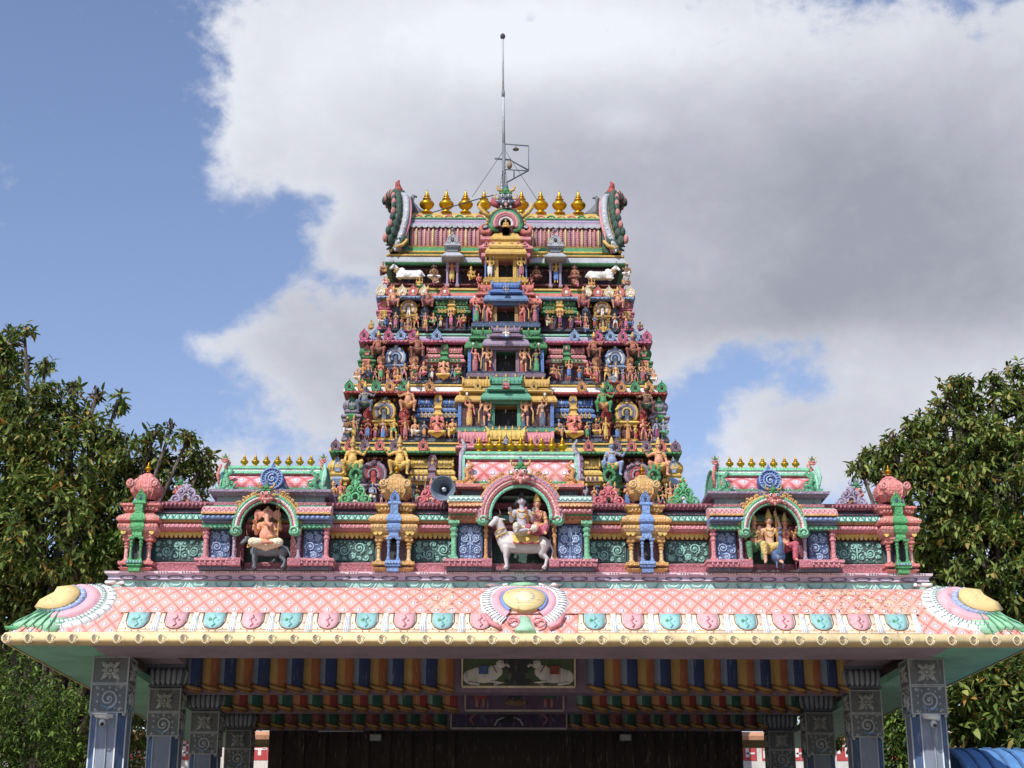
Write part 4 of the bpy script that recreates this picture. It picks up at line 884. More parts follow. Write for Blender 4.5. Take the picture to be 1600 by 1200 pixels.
# crowning barrel roof
zl = d['zc1']; Yl = 37.78; z0 = PZ(389, Yl + .25); z1 = PZ(343, YC - .25); x0, x1 = PX(641, 370, Yl + .4), PX(938, 370, Yl + .4); hx = (x1 - x0) / 2
mb = MB(); hw6 = d['hw']
mb.ring((-hx - .1, hx + .1, Yl + .28, 2 * YC - Yl - .28), [(.16, zl - .02, 'green'), (.16, zl + .10, 'yellow'), (.2, zl + .12), (.2, zl + .15, 'green'), (.1, zl + .17), (.1, z0, 'yellow'), (.12, z0 + .03)], 'green')
put(mb, 'roof_plinth', tower)
mb = MB(); yf, yb = Yl + .25, 2 * YC - Yl - .25
cur = vault(mb, -hx, hx, yf, yb, z0, z1, '#b5767e', n=14, bulge=.10)
n = 46; kk = 5
for k in range(n):
    x = -hx + .06 + (2 * hx - .12) * k / (n - 1); c1 = ('#eab8b4', '#dfc27a', '#b9c0d8', '#e2a49c')[k % 4]
    if abs(x) < .45: continue
    mb.tube([(x, y - .02, zz) for y, zz in cur[:kk]], .030, c1, 5)
    if k % 2 == 0:
        for q in range(10):
            f = .3 + q * (kk - 1.4) / 10; i = int(f); fr_ = f - i; y = cur[i][0] * (1 - fr_) + cur[i + 1][0] * fr_; zz = cur[i][1] * (1 - fr_) + cur[i + 1][1] * fr_
            mb.blob((x, y - .035, zz), (.035, .03, .028), ('salmon', 'red')[k // 2 % 2], 5, 3)
put(mb, 'barrel_roof', tower)
mb = MB()
for a, b_, c1 in ((kk - 1, kk + 1, 'lilac'), (kk + 1, 14, '#d9bf62')):
    o = .05
    for i in range(a, b_):
        (ya, za), (yb2, zb) = cur[i], cur[i + 1]
        mb.face([mb.av((-hx, ya - o, za + .03)), mb.av((hx, ya - o, za + .03)), mb.av((hx, yb2 - o * .5, zb + .05)), mb.av((-hx, yb2 - o * .5, zb + .05))], c1)
(ya, za) = cur[kk - 1]
hprof(mb, -hx, hx, [(ya - .02, za - .03), (ya - .10, za - .02), (ya - .10, za + .05), (ya - .05, za + .07)], 'ltgrey'); scallops(mb, -hx, hx, ya - .12, za - .0, .16, .07, 'ltgrey')
k1_ = kk + 1; hprof(mb, -hx, hx, [(cur[k1_][0] - .07, cur[k1_][1]), (cur[k1_][0] - .10, cur[k1_][1] + .02, 'green'), (cur[k1_][0] - .10, cur[k1_][1] + .05), (cur[k1_][0] - .03, cur[k1_][1] + .08)], 'green')
for k in range(18):
    x = -hx + .2 + (2 * hx - .4) * k / 17; (y, zz) = cur[kk + 2]
    if abs(x) < .4: continue
    c1 = ('salmon', 'leaf', 'gold')[k % 3]; mb.tube([(x - .10, y - .09, zz + .02), (x - .03, y + .02, zz + .10), (x + .05, y - .02, zz + .08), (x + .10, y - .09, zz + .01)], [.022, .035, .03, .015], c1, 5)
mb.box(-hx, hx, YC - .45, YC + .45, z1 - .02, z1 + .09, 'yellow'); mb.box(-hx, hx, YC - .50, YC + .50, z1 - .06, z1 - .01, 'pink')
put(mb, 'roof_ridge', tower)
fz = z1 + .09; fy = YC - .42
mb = MB(); fh = PZ(297, fy) - fz; finial(mb, 0, 0, 0, fh, .58, 14); fm = mb.mesh('finial')
for px in (667, 697.5, 727.5, 756.5, 815, 845, 874, 903.5):
    o = put(fm, 'finial', tower, (PX(px, 320, fy), fy, fz))
# feathered end gables
for s in (-1, 1):
    mb = MB(); X0 = hx
    cv = []
    m_ = 16
    for i in range(m_ + 1):
        t_ = i / m_; a = t_ * pi / 2
        y = (yf - .30) + (YC - yf + .3) * (1 - cos(a)) ** 1.0; zz = z0 - .22 + (PZ(318, YC) - z0 + .22) * sin(a)
        ox = .02 + .30 * (abs(t_ - .35) / .35) ** 2 * (.9 if t_ < .35 else .38)
        cv.append((ox, y, zz))
    full = cv + [(o_, 2 * YC - y, zz) for o_, y, zz in cv[:-1]][::-1]
    # plate
    inner = [(X0 + o_ * .2 - .05, y * .82 + YC * .18, z0 + (zz - z0) * .86) for o_, y, zz in full]
    mb.tube([(X0 + o_ - .02, y, zz) for o_, y, zz in full], .04, 'pink', 6, flat=1)
    mb.tube([(X0 + o_ + .09, y - .04 if y < YC else y + .04, zz + .02) for o_, y, zz in full], .10, 'ltgrey', 7)
    for i, (o_, y, zz) in enumerate(full): mb.blob((X0 + o_ + .07, y - (.12 if y < YC else -.12), zz), (.03, .05, .045), 'white', 5, 4)
    mb.tube([(X0 + o_ + .20, y, zz) for o_, y, zz in full], .05, 'gold', 6)
    for i in range(0, len(full) - 1):
        if i < 1 or i > len(full) - 2: continue
        o_, y, zz = full[i]; dy = (y - YC) / 2.2
        mb.blob((X0 + o_ + .30, y + dy * .16, zz + .05), (.11, .13, .17), 'dkgreen', 8, 5); mb.blob((X0 + o_ + .42, y + dy * .26, zz + .06), (.07, .11, .13), '#d08078' if i % 2 else 'dkgreen', 7, 5)
    A = [mb.av((X0 + .02, y, zz)) for o_, y, zz in full]; mb.face(A if s else A, 'dkgreen')
    A = [mb.av((X0 + .22 + o_, y, zz)) for o_, y, zz in full]; mb.face(A[::-1], 'dkgreen')
    for i in range(len(full) - 1): mb.face([mb.av((X0 + .02, full[i][1], full[i][2])), mb.av((X0 + .22 + full[i][0], full[i][1], full[i][2])), mb.av((X0 + .22 + full[i + 1][0], full[i + 1][1], full[i + 1][2])), mb.av((X0 + .02, full[i + 1][1], full[i + 1][2]))], 'dkgreen')
    # fan foot, top monster and horn
    for q in range(7):
        a = radians(-20 + q * 22); mb.tube([(X0 + .25, yf - .34, z0 - .1), (X0 + .25 + cos(a) * .2, yf - .38, z0 - .06 + sin(a) * .16), (X0 + .25 + cos(a) * .36, yf - .30, z0 - .05 + sin(a) * .34)], [.03, .055, .02], 'dkgreen', 6)
    mb.tube([(X0 + .05, yf - .34, z0 + .1), (X0 + .15, yf - .4, z0 - .06), (X0 + .34, yf - .4, z0 - .14), (X0 + .50, yf - .34, z0 - .02), (X0 + .54, yf - .3, z0 + .18)], [.04, .05, .05, .04, .02], 'gold', 6)
    zt_ = PZ(318, YC)
    mb.blob((X0 + .34, YC - .35, zt_ - .02), (.17, .22, .24), 'dkgreen', 9, 6); mb.blob((X0 + .42, YC - .4, zt_ + .16), (.13, .15, .16), 'red', 8, 6); mb.blob((X0 + .50, YC - .45, zt_ - .02), (.11, .14, .09), 'slate', 8, 5)
    for q in (-1, 1): mb.blob((X0 + .46, YC - .35 + q * .13, zt_ + .05), .05, 'white', 6, 4)
    mb.tube([(X0 + .42, YC - .4, zt_ + .25), (X0 + .45, YC - .4, zt_ + .42), (X0 + .40, YC - .4, zt_ + .5)], [.1, .06, .02], 'red', 6)
    mb.tube([(X0 + .55, YC - .4, zt_ - .1), (X0 + .64, YC - .4, zt_ + .05), (X0 + .58, YC - .4, zt_ + .16)], [.08, .06, .02], 'slate', 6)
    mb.tube([(X0 - .25, YC - .05, z1 + .05), (X0 - .02, YC, z1 + .35), (X0 + .10, YC, z1 + .62), (X0 + .02, YC, z1 + .82), (X0 - .08, YC, z1 + .78)], [.22, .16, .10, .06, .03], 'grey', 7)
    mb.tube([(X0 + .05, YC - .1, z1 - .1), (X0 + .22, YC - .3, z1 + .35), (X0 + .30, YC - .35, z1 + .7)], [.10, .09, .05], 'gold', 6)
    o = put(mb, 'feathered_gable', tower)
    if s < 0: o.scale = (-1, 1, 1)
# central arch of the roof
mb = MB(); Ya = T[6]['Y'] - .5; za = lambda py: PZ(py, Ya)
zk = za(386)
mb.box(-.62, .62, Ya + .05, Yl + 1.2, za(403), za(365), 'hotpink'); mb.ring((-.56, .56, Ya + .02, Yl + 1), [(.0, za(392)), (.14, za(391), 'pink'), (.15, za(388)), (.05, za(384)), (.0, za(378)), (.1, za(376)), (.1, za(372)), (0, za(368))], 'pink', True)
mb.ring((-.36, .36, Ya - .12, Yl + 1), [(.0, za(393)), (.08, za(392), 'gold'), (.10, za(389)), (.02, za(384)), (.0, za(380)), (.05, za(378)), (.05, za(375)), (0, za(372)), (-.06, za(366)), (-.18, za(362))], 'gold', True)
for s in (-1, 1):
    for q in range(3): kudu(mb, s * (.16 + q * .17), Ya - .15, za(388), .14, .13, 'gold' if q == 0 else 'pink', 'dark')
put(mb, 'arch_base', tower)
mb = MB(); zc = za(352); rr = 27 * Ya / FPX
for r, wd, c1, dy in ((1.02, .055, 'dkgreen', 0), (.86, .05, 'green', -.04), (.72, .05, 'pink', -.06), (.56, .05, 'rose', -.05), (.42, .04, 'white', -.04)):
    mb.tube([(cos(a) * rr * r, Ya - .05 + dy, zc + sin(a) * rr * r * 1.0) for a in [radians(-25 + 230 * k / 18) for k in range(19)]], wd, c1, 7)
mb.prism([(cos(a) * rr * .98, zc + sin(a) * rr * .98) for a in [radians(-30 + 240 * k / 18) for k in range(19)]], Ya, Ya + 1.2, 'maroon')
for s in (-1, 1):
    for q in range(8):
        a = radians(5 + q * 11); mb.blob((s * cos(a) * rr * 1.2, Ya, zc + sin(a) * rr * 1.2), (.05, .05, .05), 'gold', 6, 4)
    mb.tube([(s * a, Ya - .06, zc + b_) for a, b_ in ((.34, -.12), (.46, -.24), (.62, -.24), (.66, -.08), (.56, .0))], [.06, .07, .08, .05, .02], 'salmon', 6)
    mb.tube([(s * a, Ya - .08, zc + b_) for a, b_ in ((.20, -.2), (.36, -.16), (.42, .0))], [.04, .07, .04], 'leaf', 6)
    mb.tube([(s * a, Ya - .02, zc + b_) for a, b_ in ((.42, .22), (.58, .36), (.70, .52), (.66, .64))], [.06, .06, .05, .02], 'gold', 6)
for k in range(3): mb.box(-.09 + 0, .09, Ya - .16, Ya - .04, zc - .32, zc - .1, 'gold')
put(mb, 'great_arch', tower)
mb = MB(); monster(mb, 0, Ya - .05, za(327) + .0, za(304) - za(330) + .12, 'slate', 'leaf', 'gold')
for s in (-1, 1): mb.tube([(s * .15, Ya, za(322)), (s * .34, Ya - .02, za(318)), (s * .36, Ya - .02, za(309))], [.09, .1, .02], '#b8424c', 6)
put(mb, 'fanged_face', tower)
statue(PROTO['lotus'], 0, Ya - .12, zc - .14, .46, 'gold', 'orange', 'golden cross-legged statue inside the pink and green arch crowning the tower', 'statues at the centre of the tower', face=False)
# grey niche shrines standing on the roof ledge
mb = MB(); w_ = .34; column(mb, -.13, .15, -.72, 0, .032, 'lilac'); column(mb, .13, .15, -.72, 0, .032, 'lilac')
mb.ring((-.17, .17, -.06, .3), [(0, -.04), (.11, 0), (.12, .03), (.04, .12), (0, .16)], 'ltgrey', True); mb.box(-.14, .14, -.06, .2, .18, .32, 'grey'); mb.ring((-.14, .14, -.06, .2), [(0, .30), (.08, .33), (.08, .37), (0, .4)], 'ltgrey')
kudu(mb, 0, -.1, .38, .30, .32, 'ltgrey', 'dark', True, .2); mb.blob((0, -.1, .78), .05, 'grey'); gm = mb.mesh('niche_shrine')
for px in (707, 868): put(gm, 'niche_shrine', tower, (PX(px, 400, 37.5), 37.5, PZ(405, 37.5)))

# mast on top
mast = empty('lightning_mast', (0, YC - .3, fz), 'thin grey metal mast with dark ball tip above the temple tower', 'mast')
Ym = YC - .3; mx = lambda px, py: PX(px, py, Ym); mz = lambda py: PZ(py, Ym)
mb = MB(); xm = mx(787, 290); xt = mx(785.5, 60)
mb.tube([(xm, Ym, mz(335)), (xm, Ym, mz(225))], .05, 'grey', 8); mb.tube([(xm, Ym, mz(225)), ((xm + xt) / 2, Ym, mz(150))], .042, 'ltgrey', 8); mb.tube([((xm + xt) / 2, Ym, mz(152)), (xt, Ym, mz(60))], .028, 'ltgrey', 8)
mb.lathe((xm + xt) / 2, Ym, [(.045, mz(152)), (.05, mz(147)), (.04, mz(141))], 'grey', 8)
for k in range(8): mb.tube([(xm - .075, Ym - .0, mz(300) + k * .11), (xm + .075, Ym - .02, mz(300) + k * .11 + .05)], .016, 'white', 5)
put(mb, 'pole', mast)
mb = MB(); mb.blob((xt, Ym, mz(57)), (.075, .075, .095), '#3c4048', 12, 8); put(mb, 'ball_tip', mast)
mb = MB()
def seg(a, b, r=.018): mb.tube([(mx(*a), Ym, mz(a[1])), (mx(*b), Ym, mz(b[1]))], r, 'slate', 5)
seg((788, 225), (826, 228), .02); seg((826, 228), (826, 267), .012); seg((773, 248), (797, 250), .03); seg((797, 250), (826, 266), .024); seg((826, 266), (790, 286), .024); seg((790, 265), (826, 267), .018); seg((803, 266), (803, 277), .018)
put(mb, 'bracket', mast)
for px, py, r in ((806, 233, .085), (796, 258, .07)):
    mb = MB()
    if py < 240: mb.lathe(mx(px, py), Ym, [(.09, mz(py) - .02), (.085, mz(py) + .01), (.02, mz(py) + .05), (.01, mz(226))], '#7a7458', 10)
    else: mb.lathe(mx(px, py), Ym, [(.05, mz(py) - .10), (.075, mz(py) - .05), (.08, mz(py) + .02), (.05, mz(py) + .09), (.01, mz(250))], '#a08a6a', 10)
    put(mb, 'lamp', mast)
for a, b in (((787, 235), (738, 300)), ((789, 235), (838, 303)), ((786, 262), (779, 300)), ((789, 262), (796, 300))):
    mb = MB(); mb.tube([(mx(*a), Ym, mz(a[1])), (mx(*b), Ym - .3, mz(b[1]) - .3)], .008, '#33363c', 4); put(mb, 'guy_wire', mast)
mb = MB(); pts = [(PX(675, 333, 38.9), 38.9, PZ(333, 38.9)), (PX(705, 322, 38.9), 38.9, PZ(324, 38.9)), (PX(745, 312, 38.9), 38.9, PZ(312, 38.9)), (PX(776, 306, 38.9), 38.9, PZ(304, 38.9))]
mb.tube(pts, .016, '#22242a', 5); o = put(mb, 'cable', None); tagged(o, 'thin dark cable slung between the golden finials to the mast', 'cable')
# ================================================================= ENTRANCE HALL
Yf = 20.2; YB = 31.4
hall = empty('entrance_hall', (0, 26, 0), 'painted temple hall with pink diamond eave, three arched niches and blue-grey pillars', 'temple hall')
KP = (PX(900, 850, 20.0) - PX(800, 850, 20.0)) / 100          # metres per photo pixel on the parapet
def zp(py, Y=20.0): return PZ(py, Y, 810)
# --- eave
CARVE = 0
EX, EY0, EY1 = 5.35, 20.12, 31.5
zT, zL = PZ(921, 20.12), PZ(990, 19.17); zB = PZ(1010, 19.15)
EP = [(0.0, zT), (.12, zT - .005), (.24, zT - .035), (.36, zT - .09), (.48, zT - .18), (.60, zT - .30), (.70, zT - .43), (.79, zT - .55), (.87, zT - .64), (.95, zL)]
ES = [0]
for k in range(1, len(EP)): ES.append(ES[-1] + hypot(EP[k][0] - EP[k-1][0], EP[k][1] - EP[k-1][1]))
EL = ES[-1]
def eprof(s):
    s = max(0, min(EL, s))
    for k in range(1, len(EP)):
        if s <= ES[k] + 1e-9:
            f = (s - ES[k-1]) / (ES[k] - ES[k-1]); o = EP[k-1][0] * (1 - f) + EP[k][0] * f; z = EP[k-1][1] * (1 - f) + EP[k][1] * f
            dx, dz = EP[k][0] - EP[k-1][0], EP[k][1] - EP[k-1][1]; L = hypot(dx, dz); return o, z, -dz / L, dx / L
def emap(x, s, h=0):
    o, z, no, nz = eprof(s); hip = EX + o; sg = -1 if x < 0 else 1
    if abs(x) <= hip: return (x + (sg * no * h if abs(x) > hip - .01 else 0), EY0 - o - no * h, z + nz * h)
    return (sg * (hip + no * h), EY0 - o + (abs(x) - hip), z + nz * h)
def diamond_mat(name, pu, pv, base, deep, chips, off=0.0):
    m = bpy.data.materials.new(name); m.use_nodes = True; nt = m.node_tree; b = nt.nodes['Principled BSDF']
    uv = nt.nodes.new('ShaderNodeUVMap'); sx = nt.nodes.new('ShaderNodeSeparateXYZ'); nt.links.new(uv.outputs[0], sx.inputs[0])
    u = V(nt, sx.outputs[0]) * (1 / pu); v = V(nt, sx.outputs[1]) * (1 / pv) + off
    a, c = (u + v).frac(), (u - v).frac(); da, dc = (a - .5).abs(), (c - .5).abs()
    line = da.mx(dc).gt(.468); r = ((a - .5) * (a - .5) + (c - .5) * (c - .5)).sqrt()
    # offset pearl drawn towards the lower part of each diamond
    pn = noise_n(nt, uv.outputs[0], 9, 5, .6); ge = nt.nodes.new('ShaderNodeNewGeometry'); n2 = noise_n(nt, ge.outputs['Position'], 34, 5, .7); n3 = noise_n(nt, ge.outputs['Position'], 2.2, 3, .5)
    c0 = mixc(nt, (da.mx(dc).ss(.12, .47) + (pn - .5) * .7).mx(0).mn(1), base, deep)
    stroke = ((da - dc).abs() * 34.0)._m('SINE').gt(.72) * da.mx(dc).gt(.2)
    c0 = mixc(nt, stroke * .45, c0, deep)
    c1 = mixc(nt, line * .8, c0, lin('#a35a48')); 
    c2 = mixc(nt, r.lt(.185), c1, lin('#5d6b96')); c3 = mixc(nt, r.lt(.125), c2, lin('#e6e4e0'))
    last = c3
    if chips:
        sp = nt.nodes.new('ShaderNodeSeparateXYZ'); nt.links.new(ge.outputs['Position'], sp.inputs[0]); x = V(nt, sp.outputs[0]); z = V(nt, sp.outputs[2])
        mk = ((x - 4.2) * .9).abs().pow(2); mk = (mk * -1).exp() * .115 + (((x + 1.05) * 1.6).abs().pow(2) * -1).exp() * .09 + .045 + (n3 - .5) * .22 + (z - zT + .5) * .05
        ch = (n2 + mk).gt(.70); last = mixc(nt, ch, last, mixc(nt, pn.gt(.5), lin('#7a5a3c'), lin('#c9b48c')))
    last = mixc(nt, n3.ss(.5, .75) * .25, last, lin('#d9c5ac'))
    nt.links.new(last, b.inputs['Base Color']); b.inputs['Roughness'].default_value = .6
    bp = nt.nodes.new('ShaderNodeBump'); bp.inputs['Strength'].default_value = .6; bp.inputs['Distance'].default_value = .012
    nt.links.new((r.ss(.2, .05) - line * .6 + n2 * .25).o, bp.inputs['Height']); nt.links.new(bp.outputs[0], b.inputs['Normal'])
    return m
DM = diamond_mat('painted_diamonds', .195, .27, lin('#e9bcb0'), lin('#da9188'), True)
DV = diamond_mat('vault_diamonds', .24, .26, lin('#ecc6c4'), lin('#cf6a72'), False, .5)
mb = MB(); N = len(EP)
S_D = .71 * EL
for k in range(N - 1):
    for (xa, xb, side) in ((None, None, 'f'), (None, None, 'l'), (None, None, 'r')):
        o0, z0, o1, z1 = EP[k][0], EP[k][1], EP[k + 1][0], EP[k + 1][1]
        if side == 'f':
            nseg = 1; i = [mb.av((-EX - o1, EY0 - o1, z1)), mb.av((EX + o1, EY0 - o1, z1)), mb.av((EX + o0, EY0 - o0, z0)), mb.av((-EX - o0, EY0 - o0, z0))]
            mb.face(i, DM, True, [(-EX - o1, ES[k + 1]), (EX + o1, ES[k + 1]), (EX + o0, ES[k]), (-EX - o0, ES[k])])
        else:
            s = -1 if side == 'l' else 1
            pts = [(s * (EX + o1), EY0 - o1, z1), (s * (EX + o1), EY1 + o1, z1), (s * (EX + o0), EY1 + o0, z0), (s * (EX + o0), EY0 - o0, z0)]; uv = [(EY0 - o1, ES[k + 1]), (EY1 + o1, ES[k + 1]), (EY1 + o0, ES[k]), (EY0 - o0, ES[k])]
            i = [mb.av(p) for p in pts]
            if s < 0: i = i[::-1]; uv = uv[::-1]
            mb.face(i, DM, True, uv)
put(mb, 'eave', hall)
# lip, soffits
mb = MB(); R = (-EX, EX, EY0, EY1)
mb.ring(R, [(.93, zB + .005, '#d9b46c'), (.985, zB + .02), (1.015, zB + .055, '#ecd08c'), (1.015, zB + .09), (.985, zL - .01), (.94, zL + .008)], '#e6c67c', 2, False, False)
put(mb, 'eave_lip', hall)
mb = MB(); n = 50
for k in range(n):
    x = -6.3 + .27 * k
    if abs(x) > 6.3: continue
    mb.tube([(x + cos(a) * .052, EY0 - 1.012, (zB + zL) / 2 + sin(a) * .058) for a in [2 * pi * q / 12 for q in range(13)]], .009, 'cream', 4)
    mb.tube([(x + .0 + cos(a) * .034, EY0 - 1.02, (zB + zL) / 2 + sin(a) * .045) for a in [-pi / 2 + pi * q / 6 for q in range(7)]], .008, '#f3dfa6', 4)
    for q in range(3): mb.box(x - .038 + q * .015, x - .030 + q * .015, EY0 - 1.022, EY0 - 1.01, (zB + zL) / 2 - .018, (zB + zL) / 2 + .016, '#9a9488')
    mb.box(x - .038, x + .002, EY0 - 1.024, EY0 - 1.012, (zB + zL) / 2 + .018, (zB + zL) / 2 + .024, '#9a9488')
put(mb, 'lip_rings', hall)
mb = MB(); z = zB + .01
def slab(x0, x1, y0, y1, za, zb, c): mb.box(x0, x1, y0, y1, za, zb, c)
slab(-5.30, 5.30, EY0 - .93, EY0 + .12, z, z + .12, '#a58a98')
put(mb, 'front_soffit', hall)
for s in (-1, 1): mb = MB(); mb.box(min(s * 5.302, s * 6.28), max(s * 5.302, s * 6.28), EY0 - .93, EY1 + .93, z + .004, z + .11, '#78c49a'); put(mb, 'side_soffit', hall)
# painted shields along the eave foot
def relief(mb, outline, h, c, ctr=None, fan=True):
    """outline in (x,s) on the eave, raised by h"""
    n = len(outline); cx = sum(p[0] for p in outline) / n if ctr is None else ctr[0]; cs = sum(p[1] for p in outline) / n if ctr is None else ctr[1]
    def cl(p): return (p[0], max(0.0, min(EL, p[1])))
    a = [mb.av(emap(*cl(p), h)) for p in outline]; b = [mb.av(emap(*cl(p), -.01)) for p in outline]; m = [mb.av(emap(*cl((cx + (p[0] - cx) * .5, cs + (p[1] - cs) * .5)), h * 1.25)) for p in outline]; o = mb.av(emap(*cl((cx, cs)), h * 1.35))
    for k in range(n):
        j = (k + 1) % n
        mb.face([a[k], a[j], m[j], m[k]], c, True); mb.face([m[k], m[j], o], c, True); mb.face([b[k], b[j], a[j], a[k]], c)
def ringrel(mb, cx, cs, r0, r1, h, c, a0=0, a1=360, sy=1.0, ribs=0, n=36, rib_c='slate'):
    def pt(r, a, hh): 
        s = cs + sin(a) * r * sy
        return emap(cx + cos(a) * r, max(.0, min(EL, s)), hh)
    A = [radians(a0 + (a1 - a0) * k / n) for k in range(n + 1)]; rows = []
    for r, hh in ((r0, 0), (r0 + .15 * (r1 - r0), h), ((r0 + r1) / 2, h * 1.25), (r1 - .15 * (r1 - r0), h), (r1, 0)): rows.append([mb.av(pt(r, a, hh)) for a in A])
    for q in range(4):
        for k in range(n): mb.face([rows[q][k], rows[q][k + 1], rows[q + 1][k + 1], rows[q + 1][k]], c, True)
    if ribs:
        for k in range(ribs):
            a = radians(a0 + (a1 - a0) * (k + .5) / ribs); s1 = cs + sin(a) * r1 * sy
            if s1 < -.02 or s1 > EL + .02: continue
            mb.tube([pt(r0 + .2 * (r1 - r0), a, h * 1.25), pt(r1 - .12 * (r1 - r0), a, h * 1.2)], .0055, rib_c, 4)
mb = MB(); shield = [(-.5, 0), (.5, 0), (.50, .55), (.36, .86), (.12, 1), (-.12, 1), (-.36, .86), (-.5, .55)]
xs = [(-5.0 + .2365 + .473 * .0) + .473 * k for k in range(21)]
hS = EL - S_D
for k, x in enumerate(xs):
    if abs(x) > 4.95 or abs(x - .04) < .50: continue
    c1 = '#86c2c0' if k % 2 == 0 else '#e2a4a8'
    relief(mb, [(x + a * .40, S_D + b * hS * .97) for a, b in ((-.5, 0), (.5, 0), (.56, .9), (.5, 1), (-.5, 1), (-.56, .9))], .010, '#f1e0c2')
    mb.tube([emap(x + a * .40, S_D + b * hS * .95, .012) for a, b in ((-.5, 0), (-.56, .9), (.56, .9), (.5, 0))], .008, 'orange', 4)
    relief(mb, [(x + a * .25, S_D + .0 + b * hS * .84) for a, b in shield], .022, c1)
    mb.tube([emap(x + a * .28, S_D + b * hS * .85, .02) for a, b in shield[1:] + shield[:1]], .007, '#7a4a34', 4)
    for a, b in shield[1:] + shield[:1]: mb.blob(emap(x + a * .345, S_D + min(.97, b * .93) * hS, .016), .011, 'orange', 5, 3)
    mb.tube([emap(x + .02 * sin(q * 2), S_D + (.15 + .6 * q / 5) * hS, .032) for q in range(6)], .010, 'teal' if k % 2 == 0 else 'rose', 4)
    mb.blob(emap(x - .045, S_D + .42 * hS, .03), (.022, .012, .035), 'green' if k % 2 == 0 else '#f3c0c4', 6, 3); mb.blob(emap(x + .045, S_D + .42 * hS, .03), (.016, .012, .016), 'mint' if k % 2 == 0 else 'rose', 6, 3)
    xm = x + .2365
    if abs(xm - .04) > .55 and abs(xm) < 4.95:
        relief(mb, [(xm + a * .075, S_D + b * hS * .98) for a, b in ((-.4, 0), (.4, 0), (.6, 1), (-.6, 1))], .020, 'white')
        for q in (-1, 0, 1): mb.tube([emap(xm + q * .018, S_D + .06, .026), emap(xm + q * .026, S_D + hS * .95, .026)], .004, 'ltblue', 4)
mb.tube([emap(-5 + 10 * k / 60, S_D, .012) for k in range(61)], .008, '#8a4a3c', 4)
put(mb, 'painted_shields', hall)
# centre medallion
mb = MB(); cx, cs = .04, .50 * EL
ringrel(mb, cx, cs, .40, .56, .03, 'white', -238, 58, .98, 52)
ringrel(mb, cx, cs, .30, .42, .035, '#e5a0ac', -235, 55, .98)
ringrel(mb, cx, cs, .255, .31, .04, '#6f8fc8', -230, 50, .98)
relief(mb, [(cx + cos(a) * .27, cs + sin(a) * .24) for a in [2 * pi * k / 24 for k in range(24)]], .055, '#ecd07e')
relief(mb, [(cx + cos(a) * .15, cs + sin(a) * .13) for a in [2 * pi * k / 24 for k in range(24)]], .066, '#f0e2b0')
for k in range(-3, 4): mb.tube([emap(cx + q * .05 * (4.4 - abs(k)) / 4, cs + k * .055 , .102) for q in range(-4, 5)], .003, 'cream', 4)
relief(mb, [(cx + a, b * EL) for a, b in ((-.20, .02), (.20, .02), (.16, .16), (0, .24), (-.16, .16))], .06, '#8cca98')
relief(mb, [(cx + a, b * EL) for a, b in ((-.05, .78), (.05, .78), (.13, 1.0), (-.13, 1.0))], .05, '#9ccfa8')
for s in (-1, 1):
    mb.tube([emap(cx + s * (.16 + cos(a) * r), .86 * EL + sin(a) * r, .05) for a, r in [(radians(90 - s * 40 * q) if s > 0 else radians(90 + 40 * q), .115 * (1 - q / 12)) for q in range(11)]], .016, '#dc8792', 5)
    mb.tube([emap(cx + s * a, b * EL, .05) for a, b in ((.20, .05), (.32, .02), (.42, .08), (.50, .06))], [.03, .025, .03, .01], 'white', 5)
    mb.tube([emap(cx + s * a, b * EL, .04) for a, b in ((.30, .95), (.42, .88), (.50, .74))], [.03, .035, .02], 'pink', 5)
put(mb, 'medallion', hall)
for sg in (-1, 1):
    mb = MB(); cx = sg * 5.83; cs = .50 * EL
    A0, A1 = (-92, 92) if sg < 0 else (88, 272)
    ringrel(mb, cx + sg * .0, cs, .60, .72, .03, '#e9ebe6', A0, A1, .80, 18)
    ringrel(mb, cx, cs, .52, .60, .035, '#c9dccf', A0, A1, .82, 34, 40)
    ringrel(mb, cx, cs, .33, .52, .05, '#e5a5ae', A0, A1, .80, 0, 30)
    ringrel(mb, cx, cs, .26, .35, .06, '#8fa9dc', A0 - 30, A1 + 30, .85, 12, 30, 'white')
    relief(mb, [(cx + cos(a) * .31 + sg * .05, cs + sin(a) * .27) for a in [2 * pi * k / 28 for k in range(28)]], .085, '#edc873')
    relief(mb, [(cx - sg * a, b * EL) for a, b in ((-.35, .0), (.42, .0), (.40, .10), (.1, .22), (-.25, .22))], .05, '#8cca98')
    relief(mb, [(cx + sg * a, b * EL) for a, b in ((-.14, .66), (.30, .66), (.55, .84), (.62, 1.0), (-.10, 1.0), (-.2, .84))], .035, '#8fcf9f')
    for q in range(6): mb.tube([emap(cx + sg * (-.02 + q * .05 - .06), (.70) * EL, .06), emap(cx + sg * (.02 + q * .10 - .06), .86 * EL, .06), emap(cx + sg * (.06 + q * .12 - .06), 1.0 * EL, .05)], .010, '#5aa878', 5)
    mb.tube([emap(cx - sg * (.55 + cos(a) * r), .10 * EL - sin(a) * r, .06) for a, r in [(q * .62, .13 * (1 - q / 13)) for q in range(12)]], .024, 'white', 5)
    mb.tube([(sg * 6.1, EY0 - .75, zL + .10), (sg * 6.22, EY0 - .87, zL + .05), (sg * 6.34, EY0 - .99, zL + .06)], [.05, .045, .012], 'green', 6)
    put(mb, 'corner_medallion', hall)
